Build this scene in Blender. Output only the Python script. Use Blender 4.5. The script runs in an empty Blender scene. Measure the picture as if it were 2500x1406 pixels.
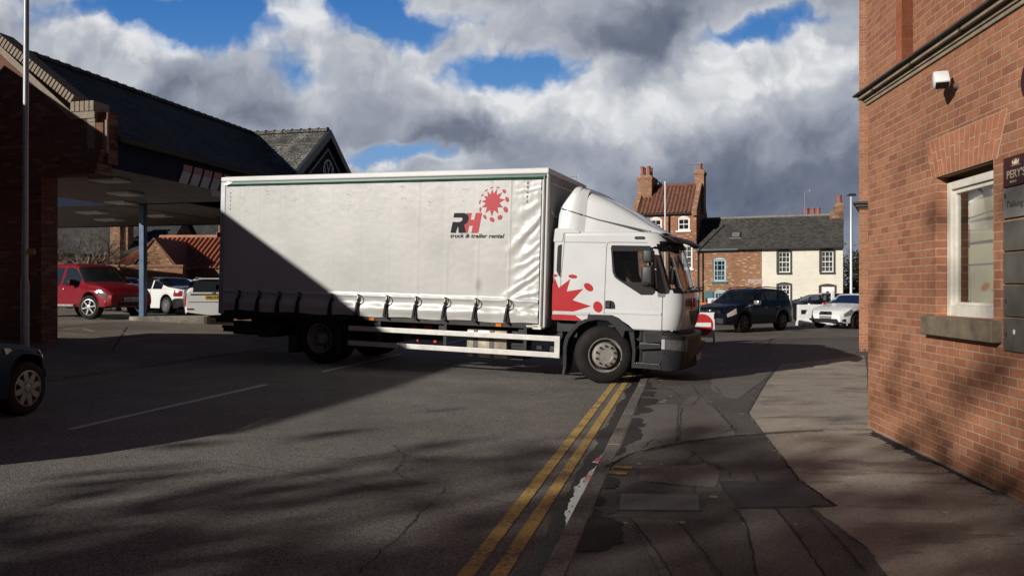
import bpy, bmesh, math, random
from mathutils import Vector, Matrix, noise as mnoise
R = math.radians
S = bpy.context.scene
C = S.collection
# ------------------------------------------------------------------ camera
cd = bpy.data.cameras.new('camera'); cam = bpy.data.objects.new('camera', cd); C.objects.link(cam)
cam.location = (0, 0, 1.65); cam.rotation_euler = (R(90), 0, 0)
cd.sensor_width = 36; cd.lens = 36 * 1900 / 2500; cd.clip_start = .05; cd.clip_end = 5000
cd.shift_y = (705 - 703) / 2500
S.camera = cam
S.view_settings.view_transform = 'Standard'; S.view_settings.look = 'None'
S.view_settings.exposure = 0; S.view_settings.gamma = 1
# ------------------------------------------------------------------ node helper
class NT:
    def __init__(s, nt): s.nt = nt
    def __call__(s, typ, inp=None, **pr):
        n = s.nt.nodes.new('ShaderNode' + typ)
        for k, v in pr.items(): setattr(n, k, v)
        for k, v in (inp or {}).items():
            if isinstance(v, bpy.types.Node): v = v.outputs[0]
            if isinstance(v, bpy.types.NodeSocket): s.nt.links.new(v, n.inputs[k])
            else: n.inputs[k].default_value = v
        return n
    def m(s, op, a, b=0., c=0., clamp=False): return s('Math', {0: a, 1: b, 2: c}, operation=op, use_clamp=clamp)
    def v(s, op, a, b=(0, 0, 0)): return s('VectorMath', {0: a, 1: b}, operation=op)
    def ramp(s, f, stops, interp='LINEAR'):
        n = s('ValToRGB', {0: f}); cr = n.color_ramp; cr.interpolation = interp
        while len(cr.elements) < len(stops): cr.elements.new(.5)
        for e, (p, c) in zip(cr.elements, stops):
            e.position = p; e.color = (*c[:3], 1) if not isinstance(c, (int, float)) else (c, c, c, 1)
        return n
    def mix(s, f, a, b, bt='MIX'):
        n = s('Mix', None, data_type='RGBA', blend_type=bt)
        for k, v in ((0, f), (6, a), (7, b)):
            if isinstance(v, bpy.types.Node): v = v.outputs[0]
            if isinstance(v, bpy.types.NodeSocket): s.nt.links.new(v, n.inputs[k])
            else: n.inputs[k].default_value = (*v[:3], 1) if isinstance(v, (tuple, list)) else v
        return n.outputs[2]
    def sstep(s, x, a, b):
        n = s('MapRange', {0: x, 1: a, 2: b, 3: 0., 4: 1.}, interpolation_type='SMOOTHSTEP'); return n
def lin(r, g, b):
    f = lambda c: ((c / 255 + .055) / 1.055) ** 2.4 if c > 10 else c / 255 / 12.92
    return (f(r), f(g), f(b))
# ------------------------------------------------------------------ sun and sky
SUN_AZ, SUN_EL = R(51), R(21.5)                      # light travels towards azimuth 51 degrees right of the view
TRAV = Vector((math.sin(SUN_AZ) * math.cos(SUN_EL), math.cos(SUN_AZ) * math.cos(SUN_EL), -math.sin(SUN_EL)))
ld = bpy.data.lights.new('sun', 'SUN'); ld.energy = 4.7; ld.angle = R(.5); ld.color = (1, .955, .885)
sun = bpy.data.objects.new('sun', ld); C.objects.link(sun); sun.location = (-40, -30, 40)
sun.rotation_euler = TRAV.to_track_quat('-Z', 'Y').to_euler()
W = bpy.data.worlds.new('World'); S.world = W; W.use_nodes = True
wn = NT(W.node_tree); W.node_tree.nodes.clear()
sky = wn('TexSky', None, sky_type='NISHITA', sun_disc=False, sun_elevation=SUN_EL, sun_rotation=SUN_AZ + math.pi,
         altitude=50, air_density=1.0, dust_density=.6, ozone_density=1.5)
tc = wn('TexCoord'); sep = wn('SeparateXYZ', {0: tc.outputs['Generated']})
dy = wn.m('MAXIMUM', sep.outputs[1], .02)
X = wn.m('MULTIPLY_ADD', wn.m('DIVIDE', sep.outputs[0], dy), 19., 12.5)     # hundreds of "pixels" of azimuth
Y = wn.m('MULTIPLY_ADD', wn.m('DIVIDE', sep.outputs[2], dy), -19., 7.05)
P = wn('CombineXYZ', {0: X, 1: Y})
def noi(scale, detail=7, rough=.55, off=(0, 0, 0), src=None, dist=0):
    return wn('TexNoise', {'Vector': wn.v('ADD', src or P, off), 'Scale': scale, 'Detail': detail, 'Roughness': rough, 'Distortion': dist}, noise_dimensions='3D')
wr = noi(.42, 5, .5)
Pw = wn.v('ADD', P, wn.v('MULTIPLY', wn.v('SUBTRACT', wr.outputs['Color'], (.5, .5, .5)), (2.6, 1.9, 0)))
wr2 = noi(1.7, 5, .55, (4, 4, 2))
Pe = wn.v('ADD', Pw, wn.v('MULTIPLY', wn.v('SUBTRACT', wr2.outputs['Color'], (.5, .5, .5)), (.75, .6, 0)))
def blobs(lst, src):
    acc = None
    for cx, cy, rx, ry, w in lst:
        d = wn('VectorMath', {0: wn.v('MULTIPLY', wn.v('SUBTRACT', src, (cx / 100, cy / 100, 0)), (100 / rx, 100 / ry, 0))}, operation='LENGTH')
        g = wn('MapRange', {0: d.outputs['Value'], 1: 1., 2: 0., 3: 0., 4: w}, interpolation_type='SMOOTHSTEP')
        acc = g if acc is None else wn.m('ADD', acc, g)
    return acc
BLUE = [(450, 20, 330, 120, 1.15), (560, 95, 200, 120, .9), (725, 180, 140, 80, .5), (905, 25, 260, 110, 1.15), (1010, 85, 150, 60, .5), (1245, 175, 290, 95, 1.15), (1130, 40, 150, 70, .5),
        (1850, 88, 190, 70, .85), (1965, 35, 190, 60, .65), (935, 374, 240, 50, .75), (1010, 392, 160, 45, .4), (120, 10, 330, 90, .42), (-400, 150, 400, 200, .8), (2900, 200, 500, 160, .8)]
SHADE = [(1570, 60, 300, 230, -.50), (1600, 190, 170, 90, -.22), (1200, 340, 340, 140, -.34), (1030, 320, 330, 140, -.22), (520, 235, 430, 130, -.30), (660, 290, 240, 90, -.15), (240, 190, 280, 110, -.05), (880, 250, 300, 110, -.05),
         (1930, 500, 640, 300, -.42), (1620, 470, 420, 190, -.26), (2060, 420, 280, 340, -.10), (1330, 430, 260, 110, -.12), (2000, 260, 300, 90, -.10),
         (380, 90, 170, 90, .38), (270, 80, 240, 90, .16), (730, 40, 230, 110, .30), (850, 120, 280, 150, .26), (1060, 120, 220, 120, .14), (1480, 180, 170, 80, .50), (1200, 240, 230, 65, .42), (1340, 240, 230, 70, .36), (1230, 290, 90, 90, .2),
         (1730, 90, 120, 150, .42), (1690, 200, 170, 80, .34), (1990, 130, 240, 110, .40), (1840, 180, 250, 100, .30), (1560, 290, 400, 90, .26), (1010, 405, 260, 40, .45), (1460, 300, 360, 130, .30), (1800, 260, 330, 110, .15), (700, 220, 300, 120, .08), (1200, 130, 300, 100, .1), (60, 60, 200, 90, .10), (130, 120, 300, 120, .10)]
fb = noi(.38, 7, .52, (3.1, 1.7, 0), Pw)
fbl = noi(.38, 7, .52, (3.1 - .35, 1.7 - .5, 0), Pw)       # the same cloud nearer the sun: the difference models the lit flank
def puff(sc, off): return wn('TexVoronoi', {'Vector': wn.v('ADD', Pe, off), 'Scale': sc, 'Smoothness': .7, 'Randomness': 1.}, feature='SMOOTH_F1')
pf = wn.m('ADD', wn.m('MULTIPLY', puff(1.5, (0, 0, 0)), .65), wn.m('MULTIPLY', puff(3.7, (5, 1, 0)), .4))
bl = wn.m('ADD', blobs(BLUE, Pe), wn.m('MULTIPLY', wn.m('SUBTRACT', fb, .5), -1.3))
bl = wn.m('ADD', bl, wn.m('MULTIPLY', wn.m('SUBTRACT', pf, .42), .35))
blue = wn.sstep(bl, .20, .84)
edge = wn.m('MULTIPLY', wn.sstep(bl, .02, .40), .15)
s0 = wn.m('ADD', wn.m('ADD', wn.m('MULTIPLY', blobs(SHADE, Pe), .80), .565), edge)
sh = wn.m('ADD', s0, wn.m('MULTIPLY', wn.m('SUBTRACT', fb, .5), .55))
sh = wn.m('ADD', sh, wn.m('MULTIPLY', wn.m('SUBTRACT', fb, fbl), .8))
sh = wn.m('ADD', sh, wn.m('MULTIPLY', wn.m('MULTIPLY', wn.m('SUBTRACT', .42, pf), .55), wn.sstep(s0, .35, .8)))
cl = wn.ramp(sh, [(0, lin(88, 97, 116)), (.22, lin(112, 120, 137)), (.48, lin(156, 162, 175)), (.72, lin(190, 194, 201)), (1, lin(228, 229, 231))])
hz = wn.ramp(wn.m('DIVIDE', Y, 7.05), [(0, lin(62, 118, 186)), (.35, lin(92, 144, 200)), (1, lin(165, 190, 215))])
cc = wn.mix(blue, cl, hz)
up = wn('MapRange', {0: Y, 1: -.1, 2: -1.6, 3: 1., 4: 0.}, interpolation_type='SMOOTHSTEP')
msk = wn.m('MULTIPLY', up, wn.sstep(sep.outputs[1], .1, .35))
bg1 = wn('Background', {0: sky, 1: .05}); bg2 = wn('Background', {0: cc, 1: 1.}); bg3 = wn('Background', {0: (.007, .016, .050, 1), 1: 1.})    # dark fill added to the unseen sky to cut ambient light, blue between
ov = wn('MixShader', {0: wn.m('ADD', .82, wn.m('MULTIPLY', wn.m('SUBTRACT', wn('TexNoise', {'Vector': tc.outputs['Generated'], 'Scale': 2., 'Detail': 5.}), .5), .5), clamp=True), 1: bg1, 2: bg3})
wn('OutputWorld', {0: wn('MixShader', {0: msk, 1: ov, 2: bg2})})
W.cycles.sampling_method = 'MANUAL'; W.cycles.sample_map_resolution = 512
# ------------------------------------------------------------------ mesh builder
class MB:
    def __init__(s): s.v = []; s.f = []; s.mi = []; s.cur = 0
    def add(s, vs, fs):
        o = len(s.v); s.v += [tuple(p) for p in vs]; s.f += [tuple(i + o for i in f) for f in fs]; s.mi += [s.cur] * len(fs); return s
    def quad(s, *p): return s.add(p, [tuple(range(len(p)))])
    def box(s, x0, x1, y0, y1, z0, z1, M=None):
        vs = [Vector((x, y, z)) for z in (z0, z1) for y in (y0, y1) for x in (x0, x1)]
        if M: vs = [M @ p for p in vs]
        return s.add(vs, [(0, 2, 3, 1), (4, 5, 7, 6), (0, 1, 5, 4), (2, 6, 7, 3), (0, 4, 6, 2), (1, 3, 7, 5)])
    def prism(s, poly, a, b, axis='y', M=None):
        """poly in the plane normal to axis: y -> (x,z), z -> (x,y), x -> (y,z)"""
        mk = {'y': lambda p, t: (p[0], t, p[1]), 'z': lambda p, t: (p[0], p[1], t), 'x': lambda p, t: (t, p[0], p[1])}[axis]
        n = len(poly); vs = [Vector(mk(p, a)) for p in poly] + [Vector(mk(p, b)) for p in poly]
        if M: vs = [M @ p for p in vs]
        fs = [tuple(range(n)), tuple(reversed(range(n, 2 * n)))] + [(i, i + n, (i + 1) % n + n, (i + 1) % n) for i in range(n)]
        return s.add(vs, fs)
    def loft(s, rings, cap=True, closed=True):
        n = len(rings[0]); vs = [p for r in rings for p in r]; fs = []
        for k in range(len(rings) - 1):
            for i in range(n if closed else n - 1):
                j = (i + 1) % n; fs.append((k * n + i, k * n + j, (k + 1) * n + j, (k + 1) * n + i))
        if cap: fs += [tuple(reversed(range(n))), tuple(range((len(rings) - 1) * n, len(rings) * n))]
        return s.add(vs, fs)
    def tube(s, pts, r, n=6, cap=True):
        pts = [Vector(p) for p in pts]; rings = []
        rs = r if isinstance(r, (list, tuple)) else [r] * len(pts)
        for i, p in enumerate(pts):
            d = (pts[min(i + 1, len(pts) - 1)] - pts[max(i - 1, 0)]).normalized()
            a = d.cross(Vector((0, 0, 1)) if abs(d.z) < .95 else Vector((1, 0, 0))).normalized(); b = d.cross(a)
            rings.append([p + (a * math.cos(t) + b * math.sin(t)) * rs[i] for t in [2 * math.pi * k / n for k in range(n)]])
        return s.loft(rings, cap)
    def lathe(s, prof, n=32, axis='y', c=(0, 0, 0), cap=False):
        """prof list of (r, t) with t along axis"""
        rings = []
        for r, t in prof:
            ring = []
            for k in range(n):
                a = 2 * math.pi * k / n; u, w = r * math.cos(a), r * math.sin(a)
                p = {'y': (u, t, w), 'z': (u, w, t), 'x': (t, u, w)}[axis]
                ring.append((p[0] + c[0], p[1] + c[1], p[2] + c[2]))
            rings.append(ring)
        return s.loft(rings, cap)
    def build(s, name, mats, parent=None, smooth=None, bevel=0, seg=2, M=None, fix=True):
        me = bpy.data.meshes.new(name); me.from_pydata([tuple(p) for p in s.v], [], s.f)
        mats = mats if isinstance(mats, (list, tuple)) else [mats]
        for m in mats: me.materials.append(m)
        for p, i in zip(me.polygons, s.mi): p.material_index = i
        bm = bmesh.new(); bm.from_mesh(me)
        if M: bm.transform(M)
        if fix: bmesh.ops.recalc_face_normals(bm, faces=bm.faces)
        if bevel:
            es = [e for e in bm.edges if len(e.link_faces) == 2 and e.calc_face_angle(0) > .5]
            bmesh.ops.bevel(bm, geom=es, offset=bevel, segments=seg, affect='EDGES', profile=.5, clamp_overlap=True)
        bm.to_mesh(me); bm.free()
        if smooth is not None:
            me.shade_smooth(); me.set_sharp_from_angle(angle=R(smooth))
        o = bpy.data.objects.new(name, me); C.objects.link(o)
        if parent: o.parent = parent
        return o
def tag(o, label=None, cat=None, group=None, kind=None):
    for k, v in (('label', label), ('category', cat), ('group', group), ('kind', kind)):
        if v: o[k] = v
    return o
def empty(name, loc=(0, 0, 0), rz=0., label=None, cat=None, group=None):
    o = bpy.data.objects.new(name, None); C.objects.link(o); o.location = loc; o.rotation_euler = (0, 0, rz); o.empty_display_size = .2
    return tag(o, label, cat, group)
def struct(o): o['kind'] = 'structure'; return o
def text_part(name, txt, size, m, parent, M, shear=0, ext=.002, bold=0, width=None, align='LEFT'):
    cu = bpy.data.curves.new(name, 'FONT'); cu.body = txt; cu.size = size; cu.shear = shear; cu.extrude = ext; cu.offset = bold; cu.align_x = align; cu.resolution_u = 4
    t = bpy.data.objects.new(name, cu); C.objects.link(t); bpy.context.view_layer.update()
    me = bpy.data.meshes.new_from_object(t.evaluated_get(bpy.context.evaluated_depsgraph_get()))
    bpy.data.objects.remove(t); bpy.data.curves.remove(cu)
    if width and me.vertices:
        xs = [v.co.x for v in me.vertices]; k = width / (max(xs) - min(xs)); 
        for v in me.vertices: v.co.x *= k
    me.transform(M); me.materials.clear(); me.materials.append(m)
    o = bpy.data.objects.new(name, me); C.objects.link(o)
    if parent: o.parent = parent
    return o
def boolean(o, cutters):
    for c in cutters:
        md = o.modifiers.new('b', 'BOOLEAN'); md.object = c; md.operation = 'DIFFERENCE'; md.solver = 'EXACT'
    bpy.context.view_layer.update()
    me = bpy.data.meshes.new_from_object(o.evaluated_get(bpy.context.evaluated_depsgraph_get()))
    old = o.data; o.modifiers.clear(); o.data = me; bpy.data.meshes.remove(old)
    for c in cutters: me2 = c.data; bpy.data.objects.remove(c); bpy.data.meshes.remove(me2)
    return o
# ------------------------------------------------------------------ materials
MATS = {}
def mat(name, col, rough=.5, metal=0., var=0., vs=4., bump=0., bs=60., coat=0., spec=.5, dirt=0., streak=None, trans=0., emis=0.):
    if name in MATS: return MATS[name]
    m = bpy.data.materials.new(name); m.use_nodes = True; n = NT(m.node_tree); b = m.node_tree.nodes['Principled BSDF']
    b.inputs['Base Color'].default_value = (*col, 1); b.inputs['Roughness'].default_value = rough; b.inputs['Metallic'].default_value = metal
    b.inputs['Specular IOR Level'].default_value = spec
    if coat: b.inputs['Coat Weight'].default_value = coat; b.inputs['Coat Roughness'].default_value = .03
    if emis: b.inputs['Emission Color'].default_value = (*col, 1); b.inputs['Emission Strength'].default_value = emis
    co = n('TexCoord').outputs['Object']
    if var or dirt:
        t = n('TexNoise', {'Vector': n.v('MULTIPLY', co, streak) if streak else co, 'Scale': vs, 'Detail': 8., 'Roughness': .65})
        c = n.mix(1., col, n.ramp(t, [(.3, 1 - var), (.7, 1 + var * .6)]), 'MULTIPLY')
        if dirt:
            t2 = n('TexNoise', {'Vector': n.v('ADD', co, (7, 3, 1)), 'Scale': vs * .6, 'Detail': 6., 'Roughness': .7})
            c = n.mix(n.m('MULTIPLY', n.sstep(t2, .45, .75), dirt), c, lin(96, 84, 68))
        m.node_tree.links.new(c, b.inputs['Base Color'])
        m.node_tree.links.new(n('MapRange', {0: t, 1: .3, 2: .7, 3: rough * .85, 4: min(1, rough * 1.15)}).outputs[0], b.inputs['Roughness'])
    if bump:
        t3 = n('TexNoise', {'Vector': co, 'Scale': bs, 'Detail': 4.})
        m.node_tree.links.new(n('Bump', {'Height': t3, 'Strength': bump, 'Distance': .01}).outputs[0], b.inputs['Normal'])
    MATS[name] = m; return m
def glass(name, tint=(.03, .035, .04), alpha=.35, rough=.02, trn=(.55, .6, .6)):
    """dark car or window glass: tinted see-through plus a sharp reflection"""
    if name in MATS: return MATS[name]
    m = bpy.data.materials.new(name); m.use_nodes = True; n = NT(m.node_tree); m.node_tree.nodes.clear()
    fr = n.m('MULTIPLY', n.m('MULTIPLY', n('Fresnel', {'IOR': 1.52}), 1.5, clamp=True), n.m('SUBTRACT', 1., n('NewGeometry').outputs['Backfacing']))
    base = n('MixShader', {0: alpha, 1: n('BsdfDiffuse', {0: (*tint, 1)}), 2: n('BsdfTransparent', {0: (*trn, 1)})})
    n('OutputMaterial', {0: n('MixShader', {0: fr, 1: base, 2: n('BsdfGlossy', {0: (1, 1, 1, 1), 1: rough})})})
    MATS[name] = m; return m
def wall_uv(n):
    """(metres along the wall, height) for any upright face"""
    g = n('NewGeometry'); s = n('SeparateXYZ', {0: g.outputs['True Normal']}); p = n('SeparateXYZ', {0: g.outputs['Position']})
    L = n.m('MAXIMUM', n.m('SQRT', n.m('ADD', n.m('MULTIPLY', s.outputs[0], s.outputs[0]), n.m('MULTIPLY', s.outputs[1], s.outputs[1]))), .001)
    u = n.m('DIVIDE', n.m('SUBTRACT', n.m('MULTIPLY', p.outputs[1], s.outputs[0]), n.m('MULTIPLY', p.outputs[0], s.outputs[1])), L)
    return n('CombineXYZ', {0: u, 1: p.outputs[2], 2: 0.}), p
def brick(name, c1, c2, mortar, bw=.225, rh=.075, ms=.010, var=.25, dark=.0, rough=.85, big=.25, odd=None, soot=0., bump=.6, tilt=None):
    if name in MATS: return MATS[name]
    m = bpy.data.materials.new(name); m.use_nodes = True; n = NT(m.node_tree); b = m.node_tree.nodes['Principled BSDF']
    uv, p = wall_uv(n)
    w = n('TexNoise', {'Vector': uv, 'Scale': 9., 'Detail': 2.})
    uvw = n.v('ADD', uv, n.v('MULTIPLY', n.v('SUBTRACT', w.outputs['Color'], (.5, .5, .5)), (.008, .006, 0)))
    t = n('TexBrick', {'Vector': uvw, 'Color1': (0, 0, 0, 1), 'Color2': (1, 1, 1, 1), 'Mortar': (.5, .5, .5, 1), 'Scale': 1., 'Mortar Size': ms, 'Mortar Smooth': .25, 'Bias': 0., 'Brick Width': bw, 'Row Height': rh})
    t.offset = .5
    c = n.ramp(t.outputs['Color'], [(0, c1), (.5, [(a + d) / 2 for a, d in zip(c1, c2)]), (1, c2)])
    if odd:
        c = n.mix(n.sstep(t.outputs['Color'], .86, .90), c, odd)
    nz = n('TexNoise', {'Vector': uv, 'Scale': 14., 'Detail': 6., 'Roughness': .7})
    c = n.mix(1., c, n.ramp(nz, [(.25, 1 - var), (.75, 1 + var * .7)]), 'MULTIPLY')
    c = n.mix(t.outputs['Fac'], c, n.mix(1., mortar, n.ramp(nz, [(.2, .75), (.8, 1.1)]), 'MULTIPLY'))
    nb = n('TexNoise', {'Vector': uv, 'Scale': .7, 'Detail': 4., 'Roughness': .6})
    c = n.mix(1., c, n.ramp(nb, [(.3, 1 - big), (.7, 1 + big * .4)]), 'MULTIPLY')
    m.node_tree.links.new(c, b.inputs['Base Color']); b.inputs['Roughness'].default_value = rough; b.inputs['Specular IOR Level'].default_value = .25
    h = n.m('ADD', n.m('MULTIPLY', t.outputs['Fac'], -1.), n.m('MULTIPLY', nz, .35))
    m.node_tree.links.new(n('Bump', {'Height': h, 'Strength': bump, 'Distance': .008}).outputs[0], b.inputs['Normal'])
    MATS[name] = m; return m
def slate(name, c1, c2, w=.3, h=.2, lichen=None, bump=.7):
    """courses of slates on a slope: rows follow height, lichen specks as real growth"""
    m = bpy.data.materials.new(name); m.use_nodes = True; n = NT(m.node_tree); b = m.node_tree.nodes['Principled BSDF']
    uv, p = wall_uv(n)
    wv = n('TexNoise', {'Vector': uv, 'Scale': 6., 'Detail': 3.})
    uvw = n.v('ADD', uv, n.v('MULTIPLY', n.v('SUBTRACT', wv.outputs['Color'], (.5, .5, .5)), (.03, .02, 0)))
    t = n('TexBrick', {'Vector': uvw, 'Color1': (0, 0, 0, 1), 'Color2': (1, 1, 1, 1), 'Mortar': (0, 0, 0, 1), 'Scale': 1., 'Mortar Size': .008, 'Mortar Smooth': .3, 'Brick Width': w, 'Row Height': h * .6})
    c = n.ramp(t.outputs['Color'], [(0, c1), (1, c2)])
    nz = n('TexNoise', {'Vector': uv, 'Scale': 9., 'Detail': 8., 'Roughness': .75})
    c = n.mix(1., c, n.ramp(nz, [(.3, .65), (.7, 1.25)]), 'MULTIPLY')
    c = n.mix(t.outputs['Fac'], c, n.mix(1., c1, (.3, .3, .3), 'MULTIPLY'))
    if lichen:
        v = n('TexNoise', {'Vector': n.v('MULTIPLY', uv, (1, 1.6, 1)), 'Scale': 17., 'Detail': 5., 'Roughness': .7})
        v2 = n('TexNoise', {'Vector': uv, 'Scale': 1.1, 'Detail': 3.})
        c = n.mix(n.m('MULTIPLY', n.sstep(n.m('ADD', v, n.m('MULTIPLY', n.m('SUBTRACT', v2, .5), .5)), .56, .64), lichen[3]), c, lichen[:3])
    m.node_tree.links.new(c, b.inputs['Base Color']); b.inputs['Roughness'].default_value = .8
    sy = n('SeparateXYZ', {0: uvw}); saw = n.m('FRACT', n.m('DIVIDE', sy.outputs[1], h * .6))
    hh = n.m('ADD', n.m('MULTIPLY', saw, -.7), n.m('ADD', n.m('MULTIPLY', t.outputs['Color'], .4), n.m('MULTIPLY', nz, .5)))
    m.node_tree.links.new(n('Bump', {'Height': hh, 'Strength': bump, 'Distance': .025}).outputs[0], b.inputs['Normal'])
    MATS[name] = m; return m
def asphalt(name, dark, light, grain=90., patch=.35, rough=.85, wet=None, bump=.5, spots=None, warm=None):
    m = bpy.data.materials.new(name); m.use_nodes = True; n = NT(m.node_tree); b = m.node_tree.nodes['Principled BSDF']
    g = n('NewGeometry').outputs['Position']
    v = n('TexVoronoi', {'Vector': g, 'Scale': grain, 'Randomness': 1.}); f = n('TexNoise', {'Vector': g, 'Scale': grain * .45, 'Detail': 5., 'Roughness': .75})
    md = n('TexNoise', {'Vector': g, 'Scale': 1.6, 'Detail': 6., 'Roughness': .65}); lg = n('TexNoise', {'Vector': g, 'Scale': .35, 'Detail': 4., 'Roughness': .6})
    sv = n('SeparateColor', {0: v.outputs['Color']})
    k = n.m('ADD', n.m('MULTIPLY', sv.outputs[0], .45), n.m('MULTIPLY', f, .75))
    c = n.ramp(k, [(.25, dark), (.9, light)])
    c = n.mix(1., c, n.ramp(md, [(.3, 1 - patch * .6), (.7, 1 + patch * .5)]), 'MULTIPLY')
    c = n.mix(1., c, n.ramp(lg, [(.35, 1 - patch), (.65, 1 + patch * .4)]), 'MULTIPLY')
    if warm: c = n.mix(n.m('MULTIPLY', n.sstep(f, .5, .7), .4), c, warm)
    if spots:
        sp = n('TexVoronoi', {'Vector': g, 'Scale': spots[0], 'Randomness': 1.})
        ss = n('SeparateColor', {0: sp.outputs['Color']})
        c = n.mix(n.m('MULTIPLY', n.m('LESS_THAN', sp.outputs['Distance'], n.m('MULTIPLY', ss.outputs[1], spots[1])), n.m('MULTIPLY', n.m('GREATER_THAN', ss.outputs[0], .6), .7)), c, spots[2])
    rg = rough
    if wet:                                             # damp places: darker and glossier
        wm = n.sstep(n.m('ADD', n('TexNoise', {'Vector': n.v('MULTIPLY', g, wet[1]), 'Scale': wet[0], 'Detail': 6., 'Roughness': .6}), wet[2]), .60, .64)
        c = n.mix(n.m('MULTIPLY', wm, .6), c, n.mix(1., c, (.35, .33, .32), 'MULTIPLY'))
        rg = n('MapRange', {0: wm, 1: 0., 2: 1., 3: rough, 4: .6}).outputs[0]
    m.node_tree.links.new(c, b.inputs['Base Color'])
    if isinstance(rg, float): b.inputs['Roughness'].default_value = rg
    else: m.node_tree.links.new(rg, b.inputs['Roughness'])
    b.inputs['Specular IOR Level'].default_value = .3
    h = n.m('ADD', n.m('MULTIPLY', v.outputs['Distance'], 1.), n.m('MULTIPLY', f, 1.2))
    m.node_tree.links.new(n('Bump', {'Height': h, 'Strength': bump, 'Distance': .008}).outputs[0], b.inputs['Normal'])
    MATS[name] = m; return m
def worn(name, col, under, amt=.5, scale=30.):
    """road paint worn through to the surface beneath"""
    m = bpy.data.materials.new(name); m.use_nodes = True; n = NT(m.node_tree); b = m.node_tree.nodes['Principled BSDF']
    g = n('NewGeometry').outputs['Position']
    t = n('TexNoise', {'Vector': g, 'Scale': scale, 'Detail': 8., 'Roughness': .75}); t2 = n('TexNoise', {'Vector': g, 'Scale': 3., 'Detail': 4.})
    k = n.m('ADD', n.m('MULTIPLY', t, .7), n.m('MULTIPLY', t2, .4))
    c = n.mix(n.sstep(k, amt - .06, amt + .1), under, n.mix(1., col, n.ramp(t, [(.3, .75), (.7, 1.1)]), 'MULTIPLY'))
    m.node_tree.links.new(c, b.inputs['Base Color']); b.inputs['Roughness'].default_value = .8
    m.node_tree.links.new(n('Bump', {'Height': t, 'Strength': .35, 'Distance': .006}).outputs[0], b.inputs['Normal'])
    MATS[name] = m; return m
WHITE = mat('white paint', (.74, .74, .72), .35, var=.05, vs=3, coat=.3, dirt=.05)
BLACK = mat('black plastic', (.014, .014, .016), .5, var=.2, vs=10, spec=.25)
RUBBER = mat('tyre rubber', (.018, .016, .015), .8, spec=.2, var=.3, vs=7, dirt=.12, bump=.1, bs=90)
DARKM = mat('dark metal', (.035, .034, .034), .6, metal=.2, var=.3, vs=6, dirt=.2)
ALU = mat('brushed metal', (.55, .53, .5), .38, metal=.7, var=.15, vs=8)
CHROME = mat('chrome', (.75, .75, .75), .12, metal=1.)
GREYP = mat('grey plastic', (.036, .036, .039), .6, spec=.25, var=.2, vs=9, dirt=.12)
REDL = mat('red lens', (.26, .006, .010), .15, coat=.4)
AMBER = mat('amber lens', (.75, .2, .02), .2, coat=.5)
LAMPG = mat('lamp lens', (.82, .84, .86), .10, metal=.45, var=.3, vs=25, coat=1.)
CARGL = glass('car glass', (.012, .014, .018), .3)
WINGL = glass('window glass', (.02, .022, .025), .8, trn=(.9, .92, .92))
# ------------------------------------------------------------------ the ground
RD = (math.sin(R(12.67)), math.cos(R(12.67)))           # the road runs this way; u is metres to its right, v along it
def uv2(u, v, z=0.): return (u * RD[1] + v * RD[0], -u * RD[0] + v * RD[1], z)
PROF = [(-400, .72), (-21, .72), (-16.5, .66), (-11.2, .26), (-9.9, .19), (-9.2, .17), (-7.15, .158), (-1.0, 0), (400, 0)]
def zg(u):
    for (a, za), (b, zb) in zip(PROF, PROF[1:]):
        if a <= u <= b: return za + (zb - za) * (u - a) / (b - a)
    return 0.
def zat(x, y): return zg(x * RD[1] - y * RD[0])
def at(px, py, z=.06):
    """photo pixel on the level z -> ground point (x, y)"""
    d = 1900 * (1.65 - z) / (py - 705); return ((px - 1250) / 1900 * d, d)
def sheet(name, u0, u1, v0, v1, m, dz, mb=None):
    us = sorted({u0, u1} | {p[0] for p in PROF if u0 < p[0] < u1}); s = mb or MB()
    for a, b in zip(us, us[1:]): s.quad(uv2(a, v0, zg(a) + dz), uv2(b, v0, zg(b) + dz), uv2(b, v1, zg(b) + dz), uv2(a, v1, zg(a) + dz))
    return None if mb else struct(s.build(name, m))
ASPH = asphalt('road asphalt', (.049, .045, .041), (.325, .295, .265), 90, .25, .85, warm=(.17, .125, .095), bump=1.2)
ASPG = asphalt('yard asphalt', (.045, .040, .035), (.24, .21, .18), 70, .3, .85)
FORE = asphalt('forecourt concrete', (.11, .09, .07), (.28, .235, .19), 60, .35, .8)
PAVE = asphalt('pavement asphalt', (.045, .040, .036), (.175, .155, .138), 110, .3, .75, wet=(.9, (1, 1, 1), -.01), spots=(5., .26, (.40, .375, .34)))
PAVL = asphalt('pale pavement concrete', (.22, .185, .15), (.50, .435, .36), 120, .22, .85, wet=(1.1, (.8, 2.6, 1), .035), spots=(4.5, .17, (.62, .57, .5)))
PAT1 = asphalt('pavement patch grey', (.075, .068, .060), (.25, .222, .196), 120, .2, .75)
PAT2 = asphalt('pavement patch red', (.070, .060, .053), (.235, .203, .180), 120, .2, .75)
PAT3 = asphalt('pavement patch dark', (.02, .019, .019), (.085, .076, .07), 120, .35, .6)
KERBM = asphalt('kerb stone', (.075, .065, .057), (.25, .22, .19), 60, .3, .8)
CRACK = mat('crack', (.022, .019, .017), .9)
sheet('ground', -400, 400, -120, 900, ASPG, 0)
sheet('road', -9.9, -.8, -25, 120, ASPH, .004)
sheet('forecourt', -60, -10.05, 2, 60, FORE, .004)
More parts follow.
